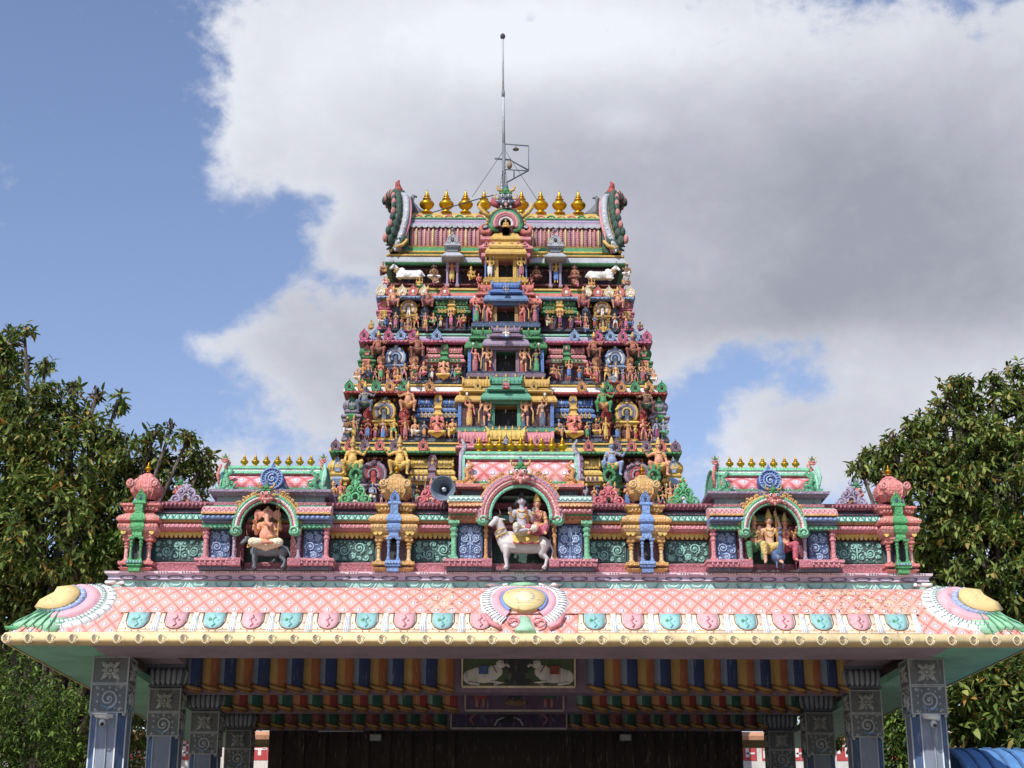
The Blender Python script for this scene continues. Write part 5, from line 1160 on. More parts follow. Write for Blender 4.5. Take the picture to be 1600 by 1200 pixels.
# --- bands under the parapet
zd = zp(894, 20.0)
mb = MB(); R = (-5.2, 5.2, 20.2, YB)
mb.ring(R, [(.12, zT - .05, '#9ad6ca'), (.12, zp(920) + .0), (.12, zp(908)), (.14, zp(907.5), 'mauve'), (.16, zp(906), '#bdaec6'), (.15, zp(902)), (.17, zp(898)), (.195, zp(897.6), '#ecd2da'), (.20, zd), (.0, zd + .004)], '#8ccbc0')
y = 20.2 - .12; n = 34
for k in range(n):
    x = -5.25 + 10.5 * (k + .5) / n
    for r in (.135, .10, .065):
        mb.tube([(x + cos(a) * r, y - .004, zp(909.5) + sin(a) * r * .72) for a in [pi + pi * q / 8 for q in range(9)]], .009, '#b5e0d8' if r != .1 else '#5a9f9f', 4)
    for q in range(5): mb.tube([(x - .08 + q * .04, y - .004, zp(917)), (x - .10 + q * .05, y - .004, zp(920.5))], .007, '#a8dcd2', 4)
    mb.tube([(x + cos(a) * .105, 20.2 - .155, zp(902.8) + sin(a) * .026) for a in [2 * pi * q / 12 for q in range(13)]], .009, '#5f5068', 4)
    mb.tube([(x + cos(a) * .06, 20.2 - .152, zp(902.8) + sin(a) * .010) for a in [2 * pi * q / 8 for q in range(9)]], .006, '#cabcd6', 4)
    for q in range(4): mb.box(x + .085 + q * .035, x + .10 + q * .035, 20.2 - .205, 20.2 - .19, zp(896.4), zp(894.9), '#4a3a55')
    mb.box(x - .12, x + .04, 20.2 - .204, 20.2 - .19, zp(896.6), zp(896.1), '#b07890')
put(mb, 'plinth_band', hall)
mb = MB(); mb.box(-5.25, 5.25, EY0 + .0, YB - .05, zB + .45, zT - .04, '#6d6068'); put(mb, 'roof_slab', hall)
# --- parapet wall all round
CARVE = .55
mb = MB(); R = (-5.0, 5.0, 20.28, YB - .1); g = lambda py: zp(py, 20.2)
mb.ring(R, [(.14, zd, 'rose'), (.14, g(887)), (.11, g(886), '#d98a94'), (.13, g(882)), (.05, g(879), 'panel'), (.0, g(878.5)), (.0, g(842), 'wine'), (.05, g(841)), (.05, g(833), 'salmon'), (.12, g(832), '#dd8390'), (.18, g(828)), (.18, g(824)), (.12, g(820.5), 'orange'), (.16, g(820)), (.16, g(817), 'mint'), (.22, g(816)), (.13, g(806), '#6f4458'), (.16, g(805.5)), (.16, g(804), 'slate'), (.02, g(803.5)), (.02, g(797.5), 'wine'), (.10, g(796), '#9c4a5c'), (.13, g(790)), (.13, g(787), 'wine')], 'rose', False)
put(mb, 'parapet', hall)
SEG = [(PX(242, 840, 20.2), PX(322, 840, 20.2)), (PX(516, 840, 20.2), PX(584, 840, 20.2)), (PX(646, 840, 20.2), PX(706, 840, 20.2))]
SEG += [(-b, -a) for a, b in SEG]
for k, (a, b) in enumerate(SEG):
    mb = MB(); carved_panel(mb, a, b, g(877), g(843), 20.255, 'panel', '#8fd0c4', seed=(3, 5, 9)[k % 3], mirror=(k % 3 == 0), wdt=.0105)
    put(mb, 'carved_panel', hall)
    mb = MB(); scallops(mb, a, b, 20.20, g(833.5), .062, .075, 'yellow'); mb.box(a, b, 20.19, 20.24, g(833.5), g(831.5), 'orange')
    n = max(3, round((b - a) / .085))
    for q in range(n):
        x = a + (b - a) * (q + .5) / n; w_ = (b - a) / n * .46
        pts = [(x - w_, g(815.5)), (x - w_ * .6, g(810)), (x, g(807.3)), (x + w_ * .6, g(810)), (x + w_, g(815.5))]
        mb.tube([(px_, 20.28 - .22 + (pz - g(816)) / (g(806) - g(816)) * .09 - .004, pz) for px_, pz in pts], .009, '#2f8f8a', 4)
        mb.blob((x, 20.28 - .19, g(813)), (w_ * .35, .012, .035), 'white', 6, 3)
    m = max(4, round((b - a) / .055))
    for q in range(m): x = a + (b - a) * (q + .5) / m; mb.blob((x, 20.28 - .135, g(791.5)), (.018, .02, .028), '#c8707e', 5, 3); mb.blob((x, 20.28 - .18, g(826)), (.013, .02, .03), '#f0aab2', 5, 3)
    put(mb, 'frieze', hall)
# --- small pavilions on the parapet
def parapet_pavilion(c, acc, wall, base='orange', w_=27 * KP):
    mb = MB(); Y0 = -.22; d = .62; zz = lambda py: zp(py, 19.9) - zd
    mb.ring((-w_, w_, Y0, Y0 + d), [(.0, 0, c), (.04, .03), (.04, zz(887)), (.0, zz(886), wall), (.0, zz(883), c), (.05, zz(882)), (.05, zz(877.5)), (0, zz(877))], c)
    mb.box(-w_ + .05, w_ - .05, Y0 + .14, Y0 + d, zz(878), zz(838), wall); mb.box(-.055, .055, Y0 + .12, Y0 + .16, zz(878), zz(840), 'dark')
    for x in (-1, 1): column(mb, x * (w_ - .03), Y0 + .05, zz(877), zz(841), .026, c, n=8, shaft=base)
    for x in (-.062, .062): column(mb, x, Y0 - .07, zz(877), zz(841), .017, acc, n=8)
    mb.ring((-.075, .075, Y0 - .10, Y0 + .1), [(.0, -.02, acc), (.0, .05), (.025, .06), (.025, zz(886)), (.005, zz(884)), (.03, zz(882)), (.02, zz(877)), (0, zz(877))], acc)
    for q in range(5): mb.blob((-.08 + q * .04, Y0 - .13, zz(881)), (.014, .012, .022), 'ltblue' if acc != 'leaf' else 'mint', 6, 3)
    def stack(r, c_, k, b2=None):
        b2 = b2 or c_
        mb.ring(r, [(o * k, zz(p)) + ((q,) if q else ()) for o, p, q in ((.0, 841, c_), (.02, 838, ''), (.0, 833, b2), (.06, 829, ''), (.085, 825, c_), (.085, 822, ''), (.07, 820, b2), (.02, 818, ''), (.05, 816.5, c_), (.10, 815, ''), (.105, 812, ''), (.08, 808, ''), (.03, 804, ''), (.0, 802, ''))], c_)
    stack((-w_ - .0, w_ + .0, Y0, Y0 + d), c, 1, base); stack((-.058, .058, Y0 - .07, Y0 + .2), acc, .42)
    for s in (-1, 1):
        scallops(mb, min(s * .15, s * (w_ + .04)), max(s * .15, s * (w_ + .04)), Y0 - .055, zz(831), .055, .045, 'yellow' if c != 'salmon' else 'pink')
        for q in range(5):
            if .16 + q * .04 < w_ + .07: mb.blob((s * (.16 + q * .04), Y0 - .085, zz(823)), (.013, .018, .028), base, 6, 3); mb.blob((s * (.16 + q * .04), Y0 - .095, zz(810)), (.010, .014, .022), 'cream', 6, 3)
    n2 = .172
    mb.ring((-n2, n2, Y0 + .08, Y0 + d - .06), [(.0, zz(803), c), (.0, zz(797)), (.05, zz(796)), (.06, zz(791)), (.09, zz(789)), (.09, zz(786)), (.0, zz(785)), (.0, zz(783))], c)
    for q in range(8): mb.blob((-n2 - .02 + (2 * n2 + .04) * (q + .5) / 8, Y0 + .02, zz(793)), (.018, .014, .022), base, 5, 3)
    zz2 = lambda py: zp(py - 1, 20.26) - zd; r = n2 * 1.42; D = Y0 + d / 2
    DP = ((-.055, 785, c), (-.02, 780), (.015, 775), (.025, 768), (.015, 760), (-.03, 753), (-.07, 749.5, base), (-.065, 747.5, c), (-.10, 745.5), (-.13, 742.5), (-.20, 740.5))
    mb.cring((-n2, n2, D - n2 * .9, D + n2 * .9), [(a[0], zz2(a[1])) + tuple(a[2:]) for a in DP], c, .34)
    for s in (-1, 1): mb.tube([(s * (n2 + a[0]) * .66, D - n2 * .9 - a[0] - .003, zz2(a[1])) for a in DP[:6]], .010, base, 5)
    for s in (-1, 1): mb.tube([(s * (n2 + a[0]) * .30, D - n2 * .9 - a[0] - .003, zz2(a[1])) for a in DP[:6]], .006, base, 5)
    for s in (-1, 1):
        mb.spiral(s * (n2 - .01), Y0 - .0, zz2(766), .052, 1.6, pi / 2, s, .012, base, .02); mb.blob((s * (n2 - .01), Y0 + .03, zz2(766)), (.06, .035, .068), c, 9, 5)
    kudu(mb, 0, Y0 - .0, zz(785), .13, zz(763) - zz(785), acc, 'navy', False, .06); mb.box(-.05, .05, Y0 - .08, Y0 + .1, zz(803), zz(786), acc); mb.ring((-.06, .06, Y0 - .06, Y0 + .1), [(.0, zz(790)), (.03, zz(788)), (.02, zz(784))], acc)
    finial(mb, 0, D, zz2(740.5), zz2(724) - zz2(740.5), .60, 10)
    return mb.mesh('parapet_pavilion')
pm1 = parapet_pavilion('#dba548', '#7098d2', '#7a4a50', '#e8c07a'); pm2 = parapet_pavilion('#e57f76', '#3da85c', '#3b4a63', '#f0a49c', 21 * KP)
for s in (-1, 1):
    put(pm1, 'parapet_pavilion', hall, (s * 1.655, 20.2, zd + .004)); put(pm2, 'parapet_pavilion', hall, (s * 5.0, 20.22, zd + .004))
    put(pm2, 'parapet_pavilion', hall, (s * 4.95, 25.6, zd + .004), s * pi / 2); put(pm2, 'parapet_pavilion', hall, (s * 4.95, 30.8, zd + .004), s * pi / 2)
# --- crests along the parapet top
zc_ = g(788)
for x, w_, h, c_ in ((PX(555, 780, 20.2), .40, g(742) - zc_, '#52b874'), (-PX(555, 780, 20.2), .40, g(744) - zc_, '#52b874'), (PX(673, 780, 20.2), .40, g(752) - zc_, '#e5707c'), (-PX(673, 780, 20.2), .40, g(752) - zc_, '#e5707c'), (PX(290, 780, 20.2), .40, g(751) - zc_, '#b0a0bc'), (-PX(290, 780, 20.2), .40, g(751) - zc_, '#b0a0bc')):
    mb = MB(); crest(mb, 0, 0, 0, w_, h, c_); put(mb, 'crest', hall, (x, 20.22, zc_ + .01))
for x in (952, 1022, 556):
    mb = MB(); mb.tube([(cos(a) * .075, 0, .1 + sin(a) * .085) for a in [2 * pi * k / 14 for k in range(15)]], .028, 'leaf', 6); mb.blob((0, 0, .22), (.035, .03, .06), 'leaf', 7, 4); mb.tube([(0, 0, -.25), (0, 0, .02)], .04, 'leaf', 6)
    for s in (-1, 1): mb.tube([(s * .05, 0, .18), (s * .09, 0, .23), (s * .06, 0, .27)], [.02, .02, .008], 'leaf', 5)
    put(mb, 'ring_crest', hall, (PX(x, 740, 21.2), 21.2, PZ(754, 21.2)))
for s in (-1, 1):      # lion-faced corner beasts
    mb = MB(); z = zc_
    for k, c_ in enumerate(('cream', 'navy', 'orange', 'ltgrey', 'cream')): mb.tube([(s * (.30 - cos(a) * (.13 + k * .045)), -.02 * k, z + sin(a) * (.10 + k * .05)) for a in [pi * q / 2 / 8 for q in range(9)]], .026, c_, 6)
    T_ = mb.T; monster(mb, s * .22, -.06, z + .16, .26, 'salmon', 'leaf', 'ltblue')
    put(mb, 'corner_beast', hall, (-s * 0 + s * 4.38 - s * .0, 20.6, 0))

# --- niche bays
HALL = hall
def niche_bay(cx, k):
    """k='side' or 'centre'"""
    hall = part('niche_bay', HALL); S = k == 'side'; Y0 = 19.98; z_ = lambda py: zp(py, Y0); D = .85
    be, op = (100, 36) if S else (112, 44); be *= KP; op *= KP
    pan = (57 * KP, 88 * KP) if S else (59 * KP, 97 * KP); pil = (88 * KP, 99 * KP) if S else (97 * KP, 110 * KP); ipil = (45 * KP, 55 * KP) if S else (49 * KP, 58 * KP)
    top = 793 if S else 778; opt = 793 if S else 768; cyp = 830 if S else 812
    mb = MB()
    for s in (-1, 1):
        mb = MB(); B = lambda a, b, y0, y1, za, zb, c: mb.box(cx + min(s * a, s * b), cx + max(s * a, s * b), y0, y1, za, zb, c)
        B(op, be - .04, Y0 + .06, Y0 + D, zd, z_(top), 'wine' if S else '#5a4550')
        B(op - .0, be + .02, Y0 - .10, Y0 + .1, zd + .01, z_(888), 'slate'); B(op, be + .05, Y0 - .15, Y0 + .1, z_(888), z_(881), '#c66f7c'); B(op, be + .06, Y0 - .17, Y0 + .1, z_(881), z_(877), '#d98792'); B(op, ipil[1] + .01, Y0 - .19, Y0 - .0, z_(889), z_(879), '#c06876')
        for q in range(8): mb.blob((cx + s * (op + .05 + q * (be - op) / 8), Y0 - .175, z_(884)), (.014, .012, .02), '#e8a0a8', 5, 3)
        put(mb, 'niche_wall', hall)
        cO, cI = ('#d98088', '#b3a0b8') if S else ('#6cc490', '#dd9a4a')
    for s in (-1, 1):
        mb = MB(); carved_panel(mb, -(pan[1] - pan[0]) / 2, (pan[1] - pan[0]) / 2, z_(876), z_(828 if S else 819), 0, 'bpanel', '#a9c3e8', seed=4 if S else 8, mirror=not S, wdt=.0085, big=.085 if S else .10)
        put(mb, 'carved_panel', hall, (cx + s * (pan[0] + pan[1]) / 2, Y0 + .02, 0))
        for (a, b), c1, rr in ((pil, cO, .030 if S else .036), (ipil, cI, .022)):
            mb = MB(); column(mb, 0, 0, z_(877), z_(824 if S else 816), rr, c1, n=8); put(mb, 'pilaster', hall, (cx + s * (a + b) / 2, Y0 - .02 - (.03 if c1 == cO else 0), 0))
    for s in (-1, 1):
        mb = MB(); a, b = (46 * KP, be) if S else (58 * KP, be); x0, x1 = (cx - b, cx - a) if s < 0 else (cx + a, cx + b)
        if S: pr = [(Y0 - .02, z_(829), '#4aa878'), (Y0 - .12, z_(827)), (Y0 - .14, z_(824)), (Y0 - .08, z_(822), 'lilac'), (Y0 - .10, z_(821)), (Y0 - .10, z_(818), '#6f94d0'), (Y0 - .19, z_(817)), (Y0 - .20, z_(813)), (Y0 - .12, z_(810.5), '#e8a850'), (Y0 - .22, z_(810)), (Y0 - .22, z_(807), '#e8a0a4'), (Y0 - .20, z_(804)), (Y0 - .12, z_(797)), (Y0 - .02, z_(794), 'mint'), (Y0 - .02, z_(793)), (Y0 + .1, z_(792))]
        else: pr = [(Y0 - .0, z_(818), '#d88a4a'), (Y0 - .10, z_(816)), (Y0 - .11, z_(809), '#4a8a58'), (Y0 - .12, z_(808)), (Y0 - .12, z_(806), '#e28a92'), (Y0 - .18, z_(805)), (Y0 - .19, z_(801)), (Y0 - .13, z_(797), '#ea9a58'), (Y0 - .20, z_(796.5)), (Y0 - .21, z_(792)), (Y0 - .17, z_(790.5), '#cfe6da'), (Y0 - .21, z_(789)), (Y0 - .12, z_(780), '#8fb89c'), (Y0 - .12, z_(778)), (Y0 - .0, z_(776))]
        hprof(mb, x0, x1, pr, cO)
        n = 7
        for q in range(n):
            x = x0 + (x1 - x0) * (q + .5) / n; w_ = (x1 - x0) / n
            if S:
                mb.blob((x, Y0 - .195, z_(815)), (w_ * .42, .03, .024), '#86a6dc', 7, 4); mb.tube([(x - w_ * .4, Y0 - .215, z_(806)), (x, Y0 - .165, z_(800)), (x + w_ * .4, Y0 - .215, z_(806))], .007, '#b8505c', 4)
            else:
                mb.tube([(x + cos(a_) * w_ * .42, Y0 - .20, z_(784) + sin(a_) * .03) for a_ in [pi + pi * t / 6 for t in range(7)]], .008, '#2f9a92', 4); mb.blob((x, Y0 - .205, z_(803)), (w_ * .3, .02, .02), '#f2b0b4', 6, 3); mb.tube([(x - w_ * .45, Y0 - .118, z_(815)), (x, Y0 - .118, z_(810)), (x + w_ * .45, Y0 - .118, z_(815))], .006, '#8a3a34', 4)
        scallops(mb, x0, x1, (Y0 - .135) if S else (Y0 - .225), z_(826 if S else 794), .05, .03, '#56b486' if S else '#f0b878')
        put(mb, 'bay_cornice', hall)
    # lined recess
    mb = MB(); zt = z_(opt) ; back = Y0 + D - .04
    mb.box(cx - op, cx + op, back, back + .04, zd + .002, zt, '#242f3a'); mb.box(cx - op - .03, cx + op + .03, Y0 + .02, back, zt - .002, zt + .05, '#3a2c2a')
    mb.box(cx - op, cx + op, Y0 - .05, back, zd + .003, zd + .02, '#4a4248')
    rnd = random.Random(5)
    for q in range(26): 
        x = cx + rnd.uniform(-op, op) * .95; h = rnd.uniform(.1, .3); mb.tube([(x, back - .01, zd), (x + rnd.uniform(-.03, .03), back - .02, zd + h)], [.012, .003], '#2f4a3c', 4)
    if cx > 1:
        for q in range(15):
            a = radians(8 + q * 164 / 14)
            mb.tube([(cx + cos(a) * .1, back - .03, z_(840) + sin(a) * .1), (cx + cos(a) * op * .85, back - .05, z_(832) + sin(a) * .29)], [.02, .035], '#1f5a48', 5)
    put(mb, 'niche_recess', hall)
    # arch of painted rings
    mb = MB(); zc = z_(cyp); r1 = (53 if S else 68) * KP
    rings = ((1.0, .020, 'gold', -.05), (.93, .022, '#5cc08a', -.13), (.865, .020, '#e9d9d4', -.13), (.81, .018, '#b8505c', -.12), (.755, .022, '#72d0a0', -.10)) if S else ((1.0, .022, '#e0923c', -.05), (.945, .026, '#b3889c', -.11), (.88, .024, '#d9808a', -.14), (.82, .020, '#e9b8b0', -.13), (.765, .020, '#b04a58', -.12), (.70, .028, '#79d2ac', -.10))
    n = 30; a0 = -6
    for r, wd, c1, dy in rings: mb.tube([(cx + cos(a) * r1 * r, Y0 + dy - .06, zc + sin(a) * r1 * r * (1.04)) for a in [radians(a0 + (180 - 2 * a0) * q / n) for q in range(n + 1)]], wd, c1, 7, flat=1.0)
    A = [radians(a0 + (180 - 2 * a0) * q / n) for q in range(n + 1)]
    for q in range(n):
        for rA, rB, yy in ((.70 if not S else .73, 1.0, Y0 - .10),):
            p = [(cx + cos(A[i]) * r1 * r, yy, zc + sin(A[i]) * r1 * r * 1.04) for i, r in ((q, rA), (q, rB), (q + 1, rB), (q + 1, rA))]; mb.face([mb.av(v) for v in p], '#a8606c')
            p2 = [(x, Y0 + .12, z) for x, y, z in p]; mb.face([mb.av(v) for v in (p[1], p2[1], p2[2], p[2])], 'orange'); mb.face([mb.av(v) for v in (p[0], p[3], p2[3], p2[0])], '#2a2422')
    for s in (-1, 1):
        x = cx + s * r1 * .86; z = zc - .055
        mb.blob((x, Y0 - .16, z), (.085, .05, .065), '#5cc08a', 10, 6); mb.spiral(x, Y0 - .215, z, .062, 1.3, pi / 2 + s * 1.2, -s, .013, '#8fe0b4', .015)
        for q in range(4):
            a = radians(90 - s * (22 + q * 9)); mb.spiral(cx + cos(a) * r1 * 1.1, Y0 - .08, zc + sin(a) * r1 * 1.13, .045, 1.2, q, s, .014, '#d8a24a', .02)
    put(mb, 'niche_arch', hall)
    mb = MB(); monster(mb, cx, Y0 - .26, z_(797 if S else 765), .27 if S else .32, '#dd7a6e' if S else '#e08a7c', 'leaf', '#c9a24a'); put(mb, 'fanged_face', hall)
    # neck and barrel roof
    mb = MB(); Yn = Y0 + .14; zz = lambda py: zp(py, Yn); wn = (86 if S else 96) * KP; nb = Yn + 1.1; R = (cx - wn, cx + wn, Yn, nb)
    if S: mb.ring(R, [(.0, zz(794), 'mint'), (.02, zz(791), 'rose'), (.02, zz(787), '#7c8788'), (-.01, zz(786)), (-.01, zz(778), '#8a7088'), (.04, zz(777)), (.09, zz(772), '#b3a2bd'), (.10, zz(768.5)), (-.0, zz(768))], 'mint')
    else: mb.ring(R, [(.0, zz(778), '#a0b8a4'), (.0, zz(775), '#44505c'), (-.03, zz(774)), (-.03, zz(766), '#a84a48'), (.03, zz(765)), (.05, zz(762), '#dd8078'), (.05, zz(757)), (-.0, zz(756.5))], 'mint')
    put(mb, 'roof_neck', hall)
    mb = MB(); wv = (74 if S else 88) * KP; y0_, y1_ = Yn + .06, nb - .06
    zv0 = zz(768) if S else zz(757); zv1 = PZ(747 if S else 720, Yn + .5)
    mb.ring((cx - wv, cx + wv, y0_, y1_), [(.0, zv0, 'green'), (.03, zv0 + .01), (.03, zv0 + .05, '#2f6a4a' if S else '#5f8a50'), (.0, zv0 + .06)], 'green')
    cur = vault(mb, cx - wv, cx + wv, y0_, y1_, zv0 + .05, zv1, 'rose', n=12, bulge=.04, m=DV)
    put(mb, 'barrel_vault', hall)
    mb = MB(); i = 7; ya, za = cur[i]
    hprof(mb, cx - wv, cx + wv, [(ya + .0, za - .01, '#b8505c'), (ya - .03, za), (ya - .03, za + .02, '#6fd0a0'), (ya - .06, za + .025), (ya - .05, za + .06, 'white'), (ya - .03, za + .065), (ya - .03, za + .09, '#6fd0a0'), (ya - .05, za + .10), (ya - .04, za + .13), (ya + .12, za + .18)], 'mint')
    mb.box(cx - wv, cx + wv, ya + .10, nb - .3, za + .1, max(za + .17, zv1 + .02), 'mint'); put(mb, 'roof_ridge', hall)
    nf = 7 if S else 9; sp_ = 18 * KP if S else 17 * KP; fz = max(za + .17, zv1 + .02); fy = ya + .13; h = (zp(711, fy) - fz) if S else (zp(682, fy) - fz)
    mb = MB(); finial(mb, 0, 0, 0, h, .62 if S else .66, 10); fm = mb.mesh('finial')
    for q in range(nf): put(fm, 'finial', hall, (cx + (q - (nf - 1) / 2) * sp_ + .02, fy, fz))
    for s in (-1, 1):
        mb = MB(); gable(mb, 0, s, y0_, y1_, zv0 + .05, zv1 + .06, '#4fae7c' if S else '#7cc0a4', 'mint' if S else '#b8a6c0', .055, False)
        c1 = '#4fae7c' if S else '#d8943c'
        mb.tube([(s * a, Yn + .0 - .0, zv0 + b) for a, b in ((.02, .02), (-.06, .10), (-.02, .20), (-.10, .26), (-.04, .33))], [.03, .04, .035, .03, .012], c1, 6); mb.spiral(-s * .10, Yn - .01, zv0 + .09, .055, 1.3, 0, s, .014, c1, .02); mb.box(-.12, .12, Yn - .02, Yn + .06, zv0, zv0 + .05, c1)
        hz = zv1 + .05; Hh = .17 if S else .18
        mb.tube([(s * .02, y0_ + .25, hz - .25), (s * .04, y0_ + .2, hz), (s * .0, y0_ + .2, hz + Hh * .5), (s * .05, y0_ + .18, hz + Hh)], [.05, .04, .03, .015], '#a8a0b0' if not S else '#d89a80', 7)
        if S: monster(mb, s * .04, y0_ + .12, hz + .05, .12, 'salmon', 'leaf', 'gold'); mb.tube([(s * .07, y0_ - .0, hz), (s * .10, y0_ - .06, hz - .15), (s * .06, y0_ - .04, hz - .35)], [.018, .022, .012], 'salmon' if s < 0 else 'mint', 6)
        put(mb, 'vault_gable', hall, (cx + s * wv, 0, 0))
    if S:
        mb = MB(); z = zz(752); 
        mb.prism([(cx + .02 + cos(a) * .155 * (1), z + sin(a) * .155) for a in [2 * pi * q / 24 for q in range(24)]], Yn - .10, Yn + .1, '#3f6cb8')
        for r in (.14, .085): mb.tube([(cx + .02 + cos(a) * r, Yn - .11, z + sin(a) * r) for a in [2 * pi * q / 24 for q in range(25)]], .014, '#7fa6e0', 6)
        mb.spiral(cx + .02, Yn - .11, z, .06, 1.4, 1, 1, .012, '#a9c6ee'); mb.lathe(cx + .02, Yn - .02, [(.05, z + .14), (.03, z + .18), (.005, z + .24)], '#3f6cb8', 6); mb.box(cx - .13, cx + .17, Yn - .08, Yn + .1, z - .20, z - .12, '#6f94d0')
        for q in range(20): a = 2 * pi * q / 20; mb.tube([(cx + .02 + cos(a) * .10, Yn - .105, z + sin(a) * .10), (cx + .02 + cos(a) * .13, Yn - .105, z + sin(a) * .13)], .006, '#a9c6ee', 4)
        put(mb, 'roof_medallion', hall)
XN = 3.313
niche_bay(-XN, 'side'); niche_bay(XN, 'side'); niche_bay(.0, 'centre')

# --- pillars
CARVE = 0
def pillar_parts():
    hw = .225
    def flower(mb, z, h):
        cz = z + h / 2; r = h * .36
        for f in (0, 1, 2):      # front, left, right faces
            T0 = Matrix.Rotation((0, pi / 2, -pi / 2)[f], 4, 'Z'); mb.T = T0
            for q in range(4):
                a = q * pi / 2 + pi / 4
                mb.tube([(cos(a) * .05, -hw, cz + sin(a) * .05), (cos(a) * r * .8, -hw - .012, cz + sin(a) * r * .8), (cos(a) * r * 1.35, -hw, cz + sin(a) * r * 1.35)], [.02, .05, .006], '#a5aaa8', 6, flat=.4, ax=None)
                a += pi / 4; mb.tube([(cos(a) * .04, -hw, cz + sin(a) * .04), (cos(a) * r * .7, -hw - .008, cz + sin(a) * r * .7), (cos(a) * r * .95, -hw, cz + sin(a) * r * .95)], [.018, .034, .006], '#8f9694', 5)
            for rr in (.075, .05): mb.tube([(cos(a) * rr, -hw - .015, cz + sin(a) * rr) for a in [2 * pi * k / 12 for k in range(13)]], .008, '#c2c6c2', 4)
            mb.blob((0, -hw - .01, cz), (.035, .02, .035), '#8f9694', 8, 5)
        mb.T = None
    def paisley(mb, z, h):
        cz = z + h / 2
        for f in (0, 1, 2):
            mb.T = Matrix.Rotation((0, pi / 2, -pi / 2)[f], 4, 'Z')
            mb.spiral(0, -hw - .004, cz + .0, h * .33, 1.7, -pi / 2, 1, .017, '#a9aeb0', .022)
            for k in range(9):
                a = -pi / 2 + k * .62; mb.blob((cos(a) * h * .40, -hw, cz + sin(a) * h * .38), (.02, .012, .02), '#9aa0a2', 6, 4)
            for sx_ in (-1, 1):
                for sz_ in (-1, 1): mb.spiral(sx_ * .15, -hw - .002, cz + sz_ * h * .38, .03, 1.1, 0, sx_, .009, '#a9aeb0')
            mb.tube([(-.10, -hw, cz - h * .2), (.02, -hw - .012, cz - h * .36), (.12, -hw, cz - h * .25)], [.008, .02, .008], '#5f86a8', 5)
        mb.T = None
    def block(h, fn):
        mb = MB(); mb.box(-hw, hw, -hw, hw, 0, h, '#5f6668'); e = .012
        for sx_ in (-1, 1):
            for sy_ in (-1, 1): mb.box(sx_ * hw - e * .8, sx_ * hw + e * .8, sy_ * hw - e * .8, sy_ * hw + e * .8, 0, h, '#9a9fa0')
        for z in (0, h - .02): mb.ring((-hw, hw, -hw, hw), [(.0, z), (.012, z + .002), (.012, z + .018), (0, z + .02)], '#9a9fa0')
        fn(mb, 0, h); return mb
    def shaft(h):
        mb = MB(); c = .125; pts = [(-hw + .1, -hw), (hw - .1, -hw), (hw, -hw + .1), (hw, hw - .1), (hw - .1, hw), (-hw + .1, hw), (-hw, hw - .1), (-hw, -hw + .1)]
        lo = [mb.av((x, y, 0)) for x, y in pts]; hi = [mb.av((x, y, h)) for x, y in pts]
        for k in range(8): mb.face([lo[k], lo[(k + 1) % 8], hi[(k + 1) % 8], hi[k]], '#738093' if k % 2 == 0 else '#35547e')
        mb.face(lo[::-1], 'slate'); mb.face(hi, 'slate')
        for x, y in pts: mb.tube([(x, y, 0), (x, y, h)], .012, '#c2c8cc', 4)
        for s in (-1, 1): mb.box(s * (hw - .02) - .02, s * (hw - .02) + .02, -hw - .0, -hw + .04, h - .03, h, '#9a9fa0')
        return mb
    def capital(h):
        mb = MB(); mb.box(-hw - .05, hw + .05, -hw - .05, hw + .05, h - .05, h, '#5c6470')
        mb.ring((-hw, hw, -hw, hw), [(-.03, 0), (.02, .02), (.02, .05), (-.0, .06), (.03, .25 * h), (.05, .6 * h), (.04, h - .06), (.0, h - .05)], '#4f5864', True)
        for f in range(4):
            mb.T = Matrix.Rotation(f * pi / 2, 4, 'Z')
            for k in range(6): x = -hw + .03 + (2 * hw - .06) * k / 5; mb.tube([(x * .92, -hw - .01, .06), (x, -hw - .04, .3 * h), (x * 1.05, -hw - .06, .65 * h), (x * 1.05, -hw - .03, h - .06)], [.022, .032, .036, .024], '#98a0a8', 6)
        mb.T = None; return mb
    return block, flower, paisley, shaft, capital
block, flower, paisley, shaft, capital = pillar_parts()
rows = [(20.34, 5.24, PZ(1027, 20.12), PZ(1070, 20.12), PZ(1115.5, 20.12), None), (23.1, 5.09, PZ(1077, 22.9), PZ(1114, 22.9), PZ(1152, 22.9), PZ(1040, 22.9)), (25.95, 5.0, 0, 0, 0, 0), (28.8, 4.89, 0, 0, 0, 0)]
b1 = block(rows[0][2] - rows[0][3], flower).mesh(); b2 = block(rows[0][3] - rows[0][4], paisley).mesh(); s1 = shaft(rows[0][4]).mesh(); cp = capital(rows[1][5] - rows[1][2]).mesh()
zr = rows[1]; c1_ = block(zr[2] - zr[3], flower).mesh(); c2_ = block(zr[3] - zr[4], paisley).mesh(); s2 = shaft(zr[4]).mesh()
for k, r in enumerate(rows):
    for s in (-1, 1):
        zz = rows[0] if k == 0 else zr
        p = empty('pillar', (s * r[1], r[0], 0), '', ''); del p['label']; del p['category']; p.parent = hall; p.matrix_parent_inverse = Matrix.Translation(-hall.location)
        put(b1 if k == 0 else c1_, 'carved_block', p, (0, 0, zz[3])); put(b2 if k == 0 else c2_, 'carved_block', p, (0, 0, zz[4])); put(s1 if k == 0 else s2, 'shaft', p, (0, 0, 0))
        if k: put(cp, 'capital', p, (0, 0, zz[2]))
